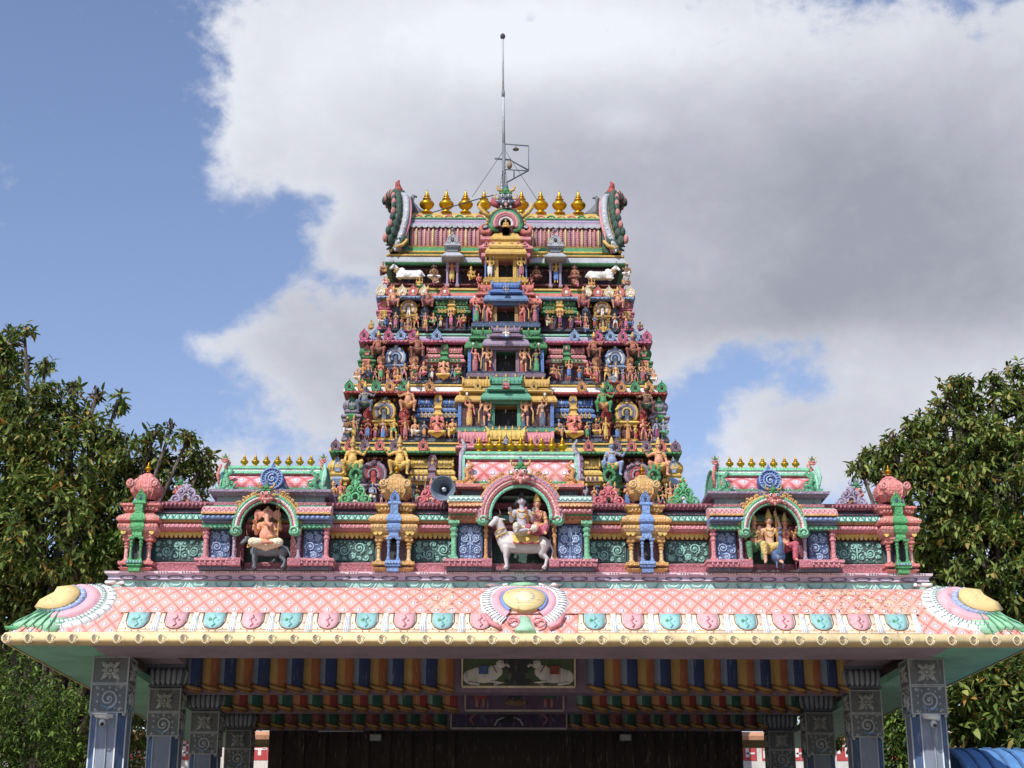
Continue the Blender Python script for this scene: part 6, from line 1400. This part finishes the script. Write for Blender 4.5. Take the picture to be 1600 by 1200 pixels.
# --- beams with draped valances
zcap = zr[5]
for s in (-1, 1): mb = MB(); mb.box(s * 5.1 - .28, s * 5.1 + .28, EY0 + .13, YB, zcap, zB + .46, '#a58a98'); put(mb, 'side_beam', hall)
DR = [(23.0, 1082, .62, (('#27437f', '#8298b4'), ('#c46a22', '#cc9e3a')), (722, 898, 1073)), (25.85, 1112, .62, (('#1f6a58', '#8ab8a0'), ('#b8342a', '#d98a4a')), (727, 880, 1110)), (28.7, 1139, .6, (('#1d5a4a', '#5a8a74'), ('#8a2f3a', '#9a5a50')), (705, 885, 1138))]
for k, (Y, pyb, hh, cols_, pn) in enumerate(DR):
    zb = PZ(pyb, Y); mb = MB(); mb.box(-4.85, 4.85, Y, Y + .35, zb, zb + hh + .1, '#8a7088'); put(mb, 'beam', hall)
    mb = MB(); x = -4.83; w_ = .245; q = 0; pL, pR = PX(pn[0], pyb, Y), PX(pn[1], pyb, Y)
    while x < 4.8:
        if pL < x + w_ < pR + w_ and mb.v: put(mb, 'draped_valance', hall); mb = MB()
        ca, cb = cols_[q % 2]
        if not (x + w_ > pL and x < pR):
            zt = zb + hh + .05; n = 6; A = []
            for i in range(n + 1):
                t = i / n; yy = Y - .02 - sin(pi * (t ** .8)) * .075; A.append((mb.av((x + w_ * t, yy, zt)), mb.av((x + w_ * t, yy, zb + .12 - .07 * t - .02 * sin(pi * t)))))
            for i in range(n): mb.face([A[i][1], A[i + 1][1], A[i + 1][0], A[i][0]], cb if i < (2 if q % 2 == 0 else 3) else ca, True)
            mb.tube([(x + w_ * t, Y - .03 - sin(pi * t ** .8) * .08, zb + .10 - .07 * t - .02 * sin(pi * t)) for t in (0, .25, .5, .75, 1)], [.022, .028, .034, .034, .026], '#b88a34', 6)
            mb.tube([(x + w_ * t, Y - .03 - sin(pi * t ** .8) * .085, zb + .055 - .065 * t - .02 * sin(pi * t)) for t in (.1, .4, .7, 1)], [.012, .02, .026, .02], '#9a6a28', 5)
        x += w_; q += 1
    put(mb, 'draped_valance', hall)
    if k == 0:
        mb = MB(); za, zc2 = PZ(pn[2], Y - .1), zb + hh + .05; mb.box(pL, pR, Y - .10, Y, za, zc2, '#4f6238'); cxm = (pL + pR) / 2; yy = Y - .10
        mb.box(pL, pR, Y - .115, Y - .1, za - .02, za + .012, 'cream')
        for xx in (pL, pR): mb.box(xx - .012, xx + .012, Y - .115, Y - .1, za, zc2, 'cream')
        for s in (-1, 1):
            ox = cxm + s * .52
            for dx, dz, rx, rz_ in ((0, .17, .25, .12), (.16, .14, .14, .11), (-.17, .22, .12, .10), (-.26, .33, .075, .06)): mb.blob((ox + s * dx, yy, za + dz), (rx, .012, rz_), '#e8e2d4', 12, 6)
            mb.tube([(ox - s * .12, yy, za + .08), (ox - s * .30, yy, za + .05), (ox - s * .16, yy, za + .03)], .022, '#e8e2d4', 5); mb.tube([(ox + s * .22, yy, za + .06), (ox + s * .05, yy, za + .035)], .025, '#e8e2d4', 5)
            mb.box(ox - .06, ox + .08, yy - .018, yy, za + .18, za + .30, '#3f6aa8' if s < 0 else '#b0442c'); mb.tube([(ox - s * .28, yy, za + .37), (ox - s * .32, yy, za + .43)], [.012, .004], 'brown', 5); mb.tube([(ox - s * .33, yy, za + .33), (ox - s * .39, yy, za + .29)], [.03, .022], '#d9c8b8', 6); mb.blob((ox - s * .27, yy - .012, za + .345), .009, 'black', 5, 3)
            mb.tube([(ox - s * .20, yy - .01, za + .20), (ox - s * .14, yy - .01, za + .31)], .01, '#8a5a3a', 4)
        for a, b, w2 in ((.02, .06, .17), (.07, .10, .20), (.11, .20, .10), (.20, .24, .15), (.25, .32, .19), (.33, .42, .22)): mb.prism([(cxm - w2, za + a), (cxm + w2, za + a), (cxm + w2 * .95, za + b), (cxm - w2 * .95, za + b)], yy - .012, yy, '#33343c')
        put(mb, 'painted_panel', hall)
    else:
        mb = MB(); za, zc2 = PZ(pn[2], Y - .1), zb + hh + .05; mb.box(pL, pR, Y - .10, Y, za, zc2, '#66496a' if k == 1 else '#4a3560'); mb.box(pL, pR, Y - .115, Y - .1, za - .02, za + .012, '#c2b8a8'); yy = Y - .1; cxm = (pL + pR) / 2
        for xx in (pL, pR): mb.box(xx - .012, xx + .012, Y - .115, Y - .1, za, zc2, '#c2b8a8')
        if k == 1:
            mb.blob((cxm + .02, yy, za + .13), (.2, .012, .06), '#8a6440', 10, 5); mb.blob((cxm, yy - .01, za + .26), (.12, .012, .10), '#2f3a48', 9, 5); mb.tube([(cxm - .05, yy - .01, za + .2), (cxm - .14, yy - .01, za + .34)], .03, '#2f3a48', 5)
            for s in (-1, 1):
                ox = cxm + s * .56
                for q in (-1, 1): mb.tube([(ox + q * .05, yy, za + .05), (ox + q * .055, yy, za + .2)], [.02, .035], '#c87a68', 6)
                mb.prism([(ox - .12, za + .18), (ox + .12, za + .18), (ox + .07, za + .34), (ox - .07, za + .34)], yy - .015, yy, '#a83a30' if s < 0 else '#2f6a48')
        else:
            for s in (-1, 1):
                ox = cxm + s * .62; mb.tube([(ox, yy, za + .05), (ox + s * .08, yy, za + .16), (ox - s * .04, yy, za + .3)], [.02, .03, .04], '#b06a70', 6); mb.tube([(ox + .1, yy, za + .28), (ox + .2, yy, za + .12)], .02, '#5a6a90', 5)
                mb.tube([(cxm + s * .08, yy, za + .2), (cxm + s * .20, yy, za + .15), (cxm + s * .26, yy, za + .05)], .018, '#c8c8d0', 5)
            mb.box(cxm - .15, cxm + .15, yy - .012, yy, za + .1, za + .3, '#23242c')
        put(mb, 'painted_panel', hall)
# --- back wall
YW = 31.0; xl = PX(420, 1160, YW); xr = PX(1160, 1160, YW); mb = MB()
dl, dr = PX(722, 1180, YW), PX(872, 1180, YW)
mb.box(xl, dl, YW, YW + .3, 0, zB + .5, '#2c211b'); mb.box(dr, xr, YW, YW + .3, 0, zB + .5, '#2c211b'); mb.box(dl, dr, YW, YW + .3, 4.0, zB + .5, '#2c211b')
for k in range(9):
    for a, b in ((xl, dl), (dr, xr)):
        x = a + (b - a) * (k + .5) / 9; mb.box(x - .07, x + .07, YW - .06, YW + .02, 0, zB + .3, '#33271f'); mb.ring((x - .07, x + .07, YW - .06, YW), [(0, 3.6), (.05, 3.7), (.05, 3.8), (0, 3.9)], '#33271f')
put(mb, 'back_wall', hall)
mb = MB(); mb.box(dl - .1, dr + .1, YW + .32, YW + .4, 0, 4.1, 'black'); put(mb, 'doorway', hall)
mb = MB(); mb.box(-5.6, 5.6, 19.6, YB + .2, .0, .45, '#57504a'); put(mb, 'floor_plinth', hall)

# --- fittings
def box_lamp(px, py, Y, label):
    mb = MB(); x, z = P(px, py, Y); w_ = 8 * Y / FPX
    mb.ring((x - w_, x + w_, Y - .06, Y), [(0, z - .06), (.01, z - .05), (.01, z + .06), (0, z + .07)], '#b8bcb8'); mb.box(x - w_ * .8, x + w_ * .8, Y - .075, Y - .055, z - .04, z + .05, '#d6dad2'); mb.tube([(x, Y - .02, z + .06), (x, Y - .02, z + .35)], .012, 'slate', 5)
    tagged(put(mb, 'wall_light'), label, 'wall light', 'small white lights on the dark back wall')
box_lamp(587, 1153, YW - .1, 'small white box light left of the dark doorway under the hall'); box_lamp(977, 1153, YW - .1, 'small white box light right of the dark doorway under the hall')
mb = MB(); x0, z0 = P(497, 1142, 29.6); x1, _ = P(568, 1142, 29.6); mb.tube([(x0, 29.6, z0), (x1, 29.6, z0)], .018, '#c8ccc8', 8); mb.box(x0 - .02, x1 + .02, 29.58, 29.64, z0 + .018, z0 + .05, '#8a8e8a'); mb.tube([(x0 + .1, 29.6, z0 + .05), (x0 + .1, 29.6, z0 + .5)], .006, 'slate', 4); mb.tube([(x1 - .1, 29.6, z0 + .05), (x1 - .1, 29.6, z0 + .5)], .006, 'slate', 4)
tagged(put(mb, 'tube_light'), 'unlit fluorescent tube hanging inside the dark hall, left of centre', 'tube light')
for s, px, py in ((-1, 164, 1122), (1, 1454, 1124)):
    Y = 20.08; x, z = P(px, py, Y); r = empty('security_camera', (x, Y, z), f"white security camera on the {'left' if s < 0 else 'right'} front pillar of the hall", 'camera', 'security cameras on the pillars')
    mb = MB(); mb.lathe(x + .05, Y + .0, [(.055, z + .0), (.055, z + .045)], '#cfd2cc', 10); mb.tube([(x + .05, Y, z + .02), (x - .02, Y - .08, z + .01)], .018, '#cfd2cc', 6); put(mb, 'bracket', r)
    mb = MB(); mb.tube([(x - .10, Y - .06, z + .035), (x + .07, Y - .15, z + .0)], .034, '#d8dad6', 10); mb.box(x - .12, x + .06, Y - .16, Y - .05, z + .032, z + .045, '#d8dad6'); put(mb, 'housing', r)
    mb = MB(); mb.blob((x + .0, Y - .12, z - .07), (.042, .042, .05), '#c2c6c6', 10, 6); put(mb, 'swivel_head', r)
    mb = MB(); mb.blob((x + .005, Y - .15, z - .09), (.026, .02, .026), 'black', 8, 5); put(mb, 'lens', r)
    mb = MB(); mb.tube([(x + .02, Y + .02, z - .08), (x + .035, Y + .015, z - .5), (x + .02, Y + .015, z - 1.3), (x + .03, Y + .015, z - 2.6)], .007, '#9aa0a4', 5); put(mb, 'cable', r)
# horn loudspeaker
x, z = P(692, 763, 19.9); r = empty('loudspeaker', (x, 19.9, z), 'grey horn loudspeaker on the parapet beside the central niche roof', 'loudspeaker')
Rm = 21 * 19.9 / FPX * .98; q = Vector((-.12, -1, -.12)).to_track_quat('Z', 'Y').to_matrix().to_4x4(); TT = Matrix.Translation((x, 19.9, z)) @ q
mb = MB(); mb.T = TT
prof = [(.035, -.36), (.05, -.30), (.07, -.20), (.10, -.10), (Rm * .85, -.02), (Rm, .0), (Rm, .012), (Rm * .95, .012), (Rm * .80, -.03), (.085, -.11), (.05, -.20), (.02, -.26)]
rows_ = []
for rr, hz in prof: rows_.append([mb.av((cos(2 * pi * k / 28) * rr, sin(2 * pi * k / 28) * rr, hz)) for k in range(28)])
for a in range(len(rows_) - 1):
    for j in range(28): mb.face([rows_[a][j], rows_[a][(j + 1) % 28], rows_[a + 1][(j + 1) % 28], rows_[a + 1][j]], '#5d7186', True)
put(mb, 'horn', r)
mb = MB(); mb.T = TT; mb.lathe(0, 0, [(.028, -.18), (.032, -.12), (.02, -.05), (.006, -.03)], '#e8e8e8', 10); put(mb, 'reflex_cone', r)
mb = MB(); mb.T = TT; mb.lathe(0, 0, [(.05, -.52), (.07, -.50), (.07, -.38), (.05, -.34)], '#4c5560', 12); put(mb, 'driver', r)
mb = MB(); mb.tube([(x, 20.1, z - .02), (x + .02, 20.15, z - .22), (x + .02, 20.2, g(788))], .016, 'slate', 6); put(mb, 'bracket', r)

# --- niche groups
GN['#6f7880'] = 'grey'; GN['#3a3430'] = 'dark'
PR('ride_elephant', Pz=.07, legs='lotus', arms=[arm(-1, 'bless'), arm(1, 'lap'), arm(-1, 'back', 'flower'), arm(1, 'back', 'trident')], fat=1.32, head='elephant', crown='low', hands=True, vox=.0085)
PR('ride_lord', Pz=.10, legs='chair', arms=[arm(-1, 'bless'), arm(1, 'bless')], fat=1.05, crown='hair', hands=True, vox=.0085)
PR('ride_lady', Pz=.12, legs='both', arms=[arm(-1, 'lap'), arm(1, 'bless', 'flower')], garb='saree', crown='cone', hands=True, vox=.0085, lean=-.01)
PR('ride_youth', Pz=.30, legs='both', arms=[arm(-1, 'bless'), arm(1, 'knee'), arm(1, 'high', 'trident')], crown='cone', hands=True, vox=.0085)
PR('consort', Pz=.30, legs='both', arms=[arm(-1, 'bless', 'flower'), arm(1, 'lap')], garb='saree', crown='cone', hands=True, vox=.0085)
BULL = quad_animal('bull', 'stand', head_turn=.5, neck_up=.44, slim=1.05, vox=.013, leg=.46); MOUSE = quad_animal('grey_mount', 'stand', head_turn=.3, neck_up=.28, slim=.85, vox=.013, hump=False, leg=.44)
YN = 20.04; zN = zd + .02
animal(BULL, PX(819, 880, YN), YN - .08, zN, .72, '#cfc6c4', 'white bull statue standing in the central niche carrying two riders', group=None, name='bull_statue')
mbk = MB(); bx = PX(819, 880, YN)
def saddle(x, y, z, w_, c1, c2, label):
    mb = MB()
    for s in (-1, 1):
        n = 6; P_ = [(x - w_ / 2 + w_ * k / n, y + s * .128, z - .10 - .02 * (k % 2)) for k in range(n + 1)]; Q_ = [(x - w_ / 2 + w_ * k / n, y + s * .05, z + .015) for k in range(n + 1)]
        for k in range(n): mb.face([mb.av(P_[k]), mb.av(P_[k + 1]), mb.av(Q_[k + 1]), mb.av(Q_[k])], c1)
        mb.tube([(a, b - (.004 if s < 0 else -.004), c) for a, b, c in P_], .012, c2, 5)
    n = 6; mb.box(x - w_ / 2, x + w_ / 2, y - .055, y + .055, z + .005, z + .025, c1)
    tagged(put(mb, 'saddle_cloth'), label, 'cloth')
saddle(bx + .02, YN - .12, zN + .72 * .60, .34, '#d9b83a', '#b8342f', 'yellow saddle cloth over the white bull in the central niche')
statue(PROTO['ride_lord'], PX(815, 850, YN), YN - .16, zN + .72 * .575, .92, '#b5aeb8', '#efe6c4', 'bare-chested ash-grey deity statue in cream dhoti seated on the white bull', 'riders in the central niche')
statue(PROTO['ride_lady'], PX(838, 850, YN) + .0, YN - .14, zN + .72 * .56, .86, '#e09a6c', '#c2506c', 'goddess statue in red and pink sari behind the grey rider on the bull', 'riders in the central niche', flip=True)
xg = PX(417, 880, YN)
animal(MOUSE, xg + .03, YN - .10, zN, .54, '#6a747c', 'dark grey four-legged mount statue standing in the left niche', name='mount_statue')
statue(PROTO['ride_elephant'], xg, YN - .14, zN + .54 * .50, .90, '#e2906c', '#f0e4bc', 'elephant-headed orange deity statue in cream dhoti seated on the grey mount', rz=.05)
xm = PX(1203, 880, YN)
B = [((0, 0, .22), .11, (0, .18, .26), .13), ('e', (0, .05, .24), (.12, .16, .13)), ((0, -.08, .28), .07, (.01, -.16, .42), .045), ((.01, -.16, .42), .045, (0, -.14, .56), .032), ('e', (0, -.17, .60), (.038, .05, .036)), ((0, -.21, .60), .014, (0, -.25, .585), .006), ((-.05, 0, .15), .02, (-.05, -.01, .02), .012), ((.05, 0, .15), .02, (.05, -.01, .02), .012), ((-.05, -.01, .015), .012, (-.06, -.06, .012), .008), ((.05, -.01, .015), .012, (.06, -.06, .012), .008)]
pk_ = fuse(B, .011, 'peacock'); o = bpy.data.objects.new('peacock_statue', pk_); col.objects.link(o); o.location = (xm + .09, YN - .20, zN); o.scale = (.74, .74, .74); o.material_slots[0].link = 'OBJECT'; o.material_slots[0].material = M('#4a6fa0')
tagged(o, 'blue peacock statue with raised neck at the feet of the trio, right niche', 'statue')
mb = MB(); 
for q in (-1, 0, 1): mb.tube([(0, -.17, .63), (q * .03, -.16, .69)], .004, 'navy', 4); mb.blob((q * .03, -.16, .695), .011, 'blue', 6, 4)
c = put(mb, 'crest'); c.parent = o
statue(PROTO['ride_youth'], xm + .0, YN - .06, zN + .05, .86, '#d9a27c', '#e6c25c', 'crowned deity statue in yellow dhoti seated centre of three in the right niche', 'trio in the right niche')
statue(PROTO['consort'], xm - .20, YN - .04, zN + .10, .76, '#dd9468', '#3f8f58', 'goddess statue in green sari left of the crowned deity, right niche', 'trio in the right niche')
statue(PROTO['consort'], xm + .22, YN - .02, zN + .10, .76, '#dd9468', '#c85068', 'goddess statue in red sari right of the crowned deity, right niche', 'trio in the right niche', flip=True)
# ================================================================= SURROUNDINGS
def ground_mat():
    m = bpy.data.materials.new('paving'); m.use_nodes = True; nt = m.node_tree; b = nt.nodes['Principled BSDF']; ge = nt.nodes.new('ShaderNodeNewGeometry')
    n = noise_n(nt, ge.outputs['Position'], .5, 6, .6); n2 = noise_n(nt, ge.outputs['Position'], 14, 4, .6)
    nt.links.new(mixc(nt, n * .6 + n2 * .4, lin('#6f685e'), lin('#8d8374')), b.inputs['Base Color']); b.inputs['Roughness'].default_value = .85; return m
mb = MB(); mb.quad((-400, -200, 0), (400, -200, 0), (400, 800, 0), (-400, 800, 0), ground_mat()); tagged(put(mb, 'ground'), None, None, None, 'structure')
# striped compound wall behind the hall
YW2 = 38.6; zt = PZ(1143, YW2)
for s in (-1, 1):
    mb = MB(); xa, xb = (s * 5.0, s * 22); x0, x1 = min(xa, xb), max(xa, xb)
    mb.box(x0, x1, YW2, YW2 + .4, 0, zt - .25, '#d9d4cc'); mb.ring((x0, x1, YW2, YW2 + .4), [(0, zt - .25), (.08, zt - .22, '#c98a5c'), (.1, zt - .1), (0, zt)], '#c98a5c')
    zr1, zr0 = PZ(1153, YW2), PZ(1188, YW2); n = 28; w_ = (x1 - x0) / n
    for k in range(n):
        x = x0 + k * w_
        mb.box(x + .04, x + w_ * .86, YW2 - .012, YW2, zr0, zr1, '#c8242a')
        h = zr1 - zr0; c_ = x + w_ * .45
        for a, b, u, v in (((-.22, .12, .62, .70), (-.22, -.14, .3, .7), (-.02, .06, .15, .9), (.0, .2, .28, .36)) if k % 2 else ((-.2, .2, .45, .53), (.1, .18, .5, .95), (-.2, -.12, .1, .5), (-.02, .06, .2, .45))): mb.box(c_ + a, c_ + b, YW2 - .022, YW2 - .012, zr0 + u * h, zr0 + v * h, '#ece6e0')
    for k in range(n * 2): x = x0 + (k + .5) * w_ / 2; mb.box(x - .22, x + .22, YW2 - .012, YW2, zr0 - 2.2, zr0 - .3, '#c8242a' if k % 2 else '#d9d4cc')
    tagged(put(mb, 'compound_wall'), f"red and white painted compound wall seen between the pillars, {'left' if s < 0 else 'right'}", 'wall', 'painted compound walls')
# blue corrugated shed roof: a barrel of sheeting with its ribs running over it
ys = 22.0; x0 = PX(1484, 1180, ys + 1.2); zt = PZ(1171, ys + 1.6); r = empty('shed', (x0 + 2, ys + 1.5, 0), 'low shed with blue corrugated curved roof at the bottom right corner', 'shed')
arc = [(ys + 1.6 - cos(a) * 1.6, zt - 1.3 + sin(a) * 1.3) for a in [pi * k / 16 for k in range(17)]]
mb = MB(); n = 60
xs_ = [x0 + 4.2 * k / n for k in range(n + 1)]
R0 = [[mb.av((x, y - .0, z + (.022 if k % 2 else -.022))) for y, z in arc] for k, x in enumerate(xs_)]
for k in range(n):
    for q in range(16): mb.face([R0[k][q], R0[k + 1][q], R0[k + 1][q + 1], R0[k][q + 1]], '#4389cc', True)
for k in range(0, n, 3): mb.tube([(xs_[k], y, z + .015) for y, z in arc], .022, '#2f6aa8', 5)
for x in (x0, x0 + 4.2): mb.tube([(x, y, z) for y, z in arc], .03, '#2f6aa8', 6)
put(mb, 'roof', r)
mb = MB(); mb.box(x0 + .1, x0 + 4.1, ys + .08, ys + 3.1, 0, zt - 1.32, '#3a3f45'); put(mb, 'wall', r)
for a in (x0 + .12, x0 + 4.08): mb = MB(); mb.tube([(a, ys + .03, 0), (a, ys + .03, zt - 1.3)], .04, 'slate', 8); put(mb, 'post', r)

def leaf_mat(name, cols_, tr=.25):
    m = bpy.data.materials.new(name); m.use_nodes = True; nt = m.node_tree; b = nt.nodes['Principled BSDF']; ge = nt.nodes.new('ShaderNodeNewGeometry')
    cr = nt.nodes.new('ShaderNodeValToRGB'); cr.color_ramp.interpolation = 'LINEAR'; e = cr.color_ramp.elements
    while len(e) < len(cols_): e.new(.5)
    for k, (p, c_) in enumerate(cols_): e[k].position = p; e[k].color = (*lin(c_), 1)
    nt.links.new(ge.outputs['Random Per Island'], cr.inputs[0]); n = noise_n(nt, ge.outputs['Position'], 1.1, 3, .5)
    c2 = mixc(nt, n.ss(.35, .7) * .5, cr.outputs[0], lin('#2f3f1a'))
    nt.links.new(c2, b.inputs['Base Color']); b.inputs['Roughness'].default_value = .6; b.inputs['Specular IOR Level'].default_value = .25
    tl = nt.nodes.new('ShaderNodeBsdfTranslucent'); nt.links.new(c2, tl.inputs[0]); mxs = nt.nodes.new('ShaderNodeMixShader'); mxs.inputs[0].default_value = tr
    nt.links.new(b.outputs[0], mxs.inputs[1]); nt.links.new(tl.outputs[0], mxs.inputs[2]); nt.links.new(mxs.outputs[0], nt.nodes['Material Output'].inputs[0]); return m
LM = leaf_mat('mango_leaf', [(0, '#3e5024'), (.35, '#5a7030'), (.65, '#7c8f44'), (.85, '#a3ae62'), (.95, '#9a8048'), (1, '#bd8a44')])
LB = leaf_mat('bush_leaf', [(0, '#344a1e'), (.5, '#4f6a2a'), (.9, '#6f8a3a'), (1, '#94a050')])
BK = paint('#4a3c2e', .9, 0, .4, None, .6)
def tree(name, base, blobs, nclu, leaf, mat, seed, label, trunk_r=.28, cat='tree', group=None, nl=(6, 9), droop=.5, sh=.55):
    """blobs: (x,y,z,r) foliage masses; leaf clusters hang mostly on their shells"""
    r = empty(name, base, label, cat, group); rnd = random.Random(seed); B = Vector(base)
    mb = MB(); top = Vector((sum(b[0] for b in blobs) / len(blobs), sum(b[1] for b in blobs) / len(blobs), min(b[2] for b in blobs)))
    fork = B.lerp(Vector((top.x, top.y, max(B.z + 1.2, top.z * .55))), .75)
    mb.tube([B, B.lerp(fork, .5) + Vector((rnd.uniform(-.2, .2), rnd.uniform(-.2, .2), 0)), fork], [trunk_r * 1.25, trunk_r, trunk_r * .8], BK, 10)
    put(mb, 'trunk', r)
    mb = MB(); tips = []
    for b in blobs:
        c_ = Vector(b[:3]); mid = fork.lerp(c_, .5) + Vector((rnd.uniform(-.3, .3), rnd.uniform(-.3, .3), rnd.uniform(0, .4)))
        mb.tube([fork, mid, c_], [trunk_r * .34, trunk_r * .2, trunk_r * .09], BK, 6)
        for k in range(7):
            d = Vector((rnd.gauss(0, 1), rnd.gauss(0, 1), rnd.gauss(.2, 1))).normalized(); e = c_ + d * b[3] * .92; m_ = c_.lerp(e, .5) + Vector((0, 0, rnd.uniform(-.1, .15)))
            mb.tube([c_, m_, e], [trunk_r * .11, trunk_r * .06, .008], BK, 4); tips.append((e, d))
    put(mb, 'limbs', r)
    vs = []; fs = []; tot = sum(b[3] ** 2 for b in blobs)
    for b in blobs:
        n = int(nclu * b[3] ** 2 / tot); c_ = Vector(b[:3])
        for k in range(n):
            d = Vector((rnd.gauss(0, 1), rnd.gauss(0, 1), rnd.gauss(0, 1))).normalized()
            nn = noise.noise(c_ * .7 + d * 2.3) * .55 + noise.noise(c_ + d * 6.1) * .4
            rr = b[3] * (sh + .5 * nn + (1 - sh) * rnd.random() ** .6 * 1.15)
            if nn < -.13 and rnd.random() < .75: continue
            p = c_ + Vector((d.x, d.y, d.z * .9)) * rr
            ax = (d * .6 + Vector((rnd.gauss(0, .5), rnd.gauss(0, .5), rnd.uniform(-.1, .7)))).normalized(); L0 = leaf * rnd.uniform(.75, 1.25)
            for q in range(rnd.randint(*nl)):
                o = ax.orthogonal().normalized(); o.rotate(Matrix.Rotation(q * 2.4 + rnd.random(), 3, ax)); ld = (o * rnd.uniform(.6, 1.1) + ax * rnd.uniform(-.1, .6) + Vector((0, 0, -droop * rnd.random()))).normalized()
                sd_ = ld.cross(Vector((rnd.gauss(0, .4), rnd.gauss(0, .4), 1))).normalized(); nm = sd_.cross(ld); L = L0 * rnd.uniform(.7, 1.1); w_ = L * rnd.uniform(.13, .19); s0 = p + ax * rnd.uniform(-.08, .08)
                i = len(vs)
                vs += [s0, s0 + ld * L * .35 + sd_ * w_ + nm * L * .06, s0 + ld * L * .72 + sd_ * w_ * .75 - nm * L * .02, s0 + ld * L - nm * L * .14, s0 + ld * L * .72 - sd_ * w_ * .75 - nm * L * .02, s0 + ld * L * .35 - sd_ * w_ + nm * L * .06]
                fs += [(i, i + 1, i + 5), (i + 1, i + 2, i + 4, i + 5), (i + 2, i + 3, i + 4)]
    me = bpy.data.meshes.new('crown'); me.from_pydata([tuple(v) for v in vs], [], fs); me.materials.append(mat); me.update()
    put(me, 'crown', r, label=None)
    return r
def bl(px, py, Y, rpx): x, z = P(px, py, Y); return (x, Y, z, rpx * Y / FPX)
tree('mango_tree', (-9.2, 29, 0), [bl(-60, 620, 29, 100), bl(30, 665, 28.5, 78), bl(-20, 740, 29, 130), bl(110, 735, 28.5, 90), bl(185, 712, 28.5, 46), bl(235, 742, 28.7, 46), bl(285, 745, 29, 42), bl(190, 810, 29, 85), bl(70, 850, 28.5, 120), bl(150, 900, 29.5, 90), bl(-60, 900, 29, 120), bl(20, 960, 29, 110), bl(10, 575, 28.8, 34), bl(120, 650, 28.6, 30), bl(2, 535, 28.8, 26), bl(-40, 560, 29, 50), bl(38, 520, 28.5, 13), bl(70, 575, 28.5, 15), bl(112, 608, 28.4, 14), bl(182, 632, 28.4, 16), bl(150, 618, 28.4, 12), bl(240, 685, 28.3, 17), bl(268, 668, 28.3, 11), bl(292, 690, 28.3, 20), bl(318, 718, 28.6, 20), bl(300, 775, 28.8, 24), bl(325, 745, 28.8, 16), bl(75, 620, 28.4, 22), bl(150, 668, 28.3, 24)],
     8200, .18, LM, 3, 'large dark green mango tree rising left of the hall', .35)
tree('mango_tree', (9.6, 29.5, 0), [bl(1565, 655, 29, 66), bl(1660, 655, 29, 80), bl(1490, 700, 29, 75), bl(1400, 730, 29, 42), bl(1560, 760, 29, 110), bl(1450, 800, 29, 90), bl(1650, 780, 29.5, 120), bl(1540, 880, 29, 105), bl(1440, 880, 29.6, 75), bl(1640, 930, 29, 110), bl(1530, 960, 29.4, 80), bl(1365, 722, 29, 24), bl(1345, 735, 28.7, 16), bl(1425, 672, 28.7, 18), bl(1475, 640, 28.5, 22), bl(1500, 605, 28.6, 20), bl(1552, 600, 28.6, 18), bl(1595, 585, 28.8, 20), bl(1440, 715, 28.3, 28), bl(1395, 690, 28.5, 16), bl(1480, 605, 28.4, 14)],
     8200, .18, LM, 8, 'large dark green mango tree rising right of the hall', .35)
tree('mango_tree', (9.3, 24.5, 0), [bl(1560, 1085, 24, 70), bl(1620, 1130, 24, 70), bl(1540, 1140, 24.5, 50), bl(1600, 1050, 24.3, 60)], 900, .24, LM, 12, 'low leafy mango branches beneath the right end of the eave', .16)
tree('mango_tree', (-11.5, 35, 0), [bl(30, 1020, 30, 50), bl(100, 1030, 30, 40), bl(-20, 1020, 35, 90), bl(60, 1050, 35, 80), bl(150, 1000, 36, 70), bl(-60, 900, 36, 90), bl(130, 1080, 36, 60)], 1500, .22, LM, 21, 'shaded dark tree behind the bush at the left edge', .22)
tree('bush', (-8.3, 26, 0), [bl(30, 1130, 26, 70), bl(110, 1140, 26, 60), bl(60, 1180, 26, 70), bl(-40, 1160, 26, 70), bl(130, 1190, 26, 50), bl(20, 1050, 27, 40), bl(90, 1080, 27, 36), bl(-10, 1090, 26.3, 45)], 1900, .11, LB, 5, 'bright green sunlit bush at the bottom left beside the pillar', .08, 'bush', nl=(6, 9))
tree('bush', (-7.0, 31, 0), [bl(218, 1140, 31, 26), bl(225, 1180, 31, 30), bl(208, 1110, 31.4, 20), bl(160, 1150, 32, 40)], 600, .13, LM, 6, 'dark bush seen between the first two left pillars', .07, 'bush')
tree('bush', (6.9, 29, 0), [bl(1405, 1120, 29, 34), bl(1400, 1160, 29, 44), bl(1440, 1150, 29.5, 40), bl(1390, 1190, 29, 40), bl(1320, 1150, 31, 22)], 1000, .13, LB, 7, 'green bush seen between the first two right pillars', .07, 'bush')
tree('bush', (-5.6, 27, 0), [bl(150, 870, 28, 26), bl(175, 850, 28, 18)], 240, .15, LB, 9, 'light green sprig of leaves by the left corner pavilion', .05, 'bush')
tree('mango_tree', (-24, 52, 0), [bl(-120, 1050, 52, 130), bl(60, 1100, 52, 110), bl(200, 1150, 52, 90), bl(330, 1180, 54, 60)], 1200, .36, LM, 31, 'distant tree beyond the compound wall at the left', .3)
tree('mango_tree', (24, 52, 0), [bl(1700, 1050, 52, 130), bl(1520, 1100, 52, 110), bl(1400, 1130, 52, 80), bl(1290, 1160, 54, 60)], 1200, .36, LM, 32, 'distant tree beyond the compound wall at the right', .3)
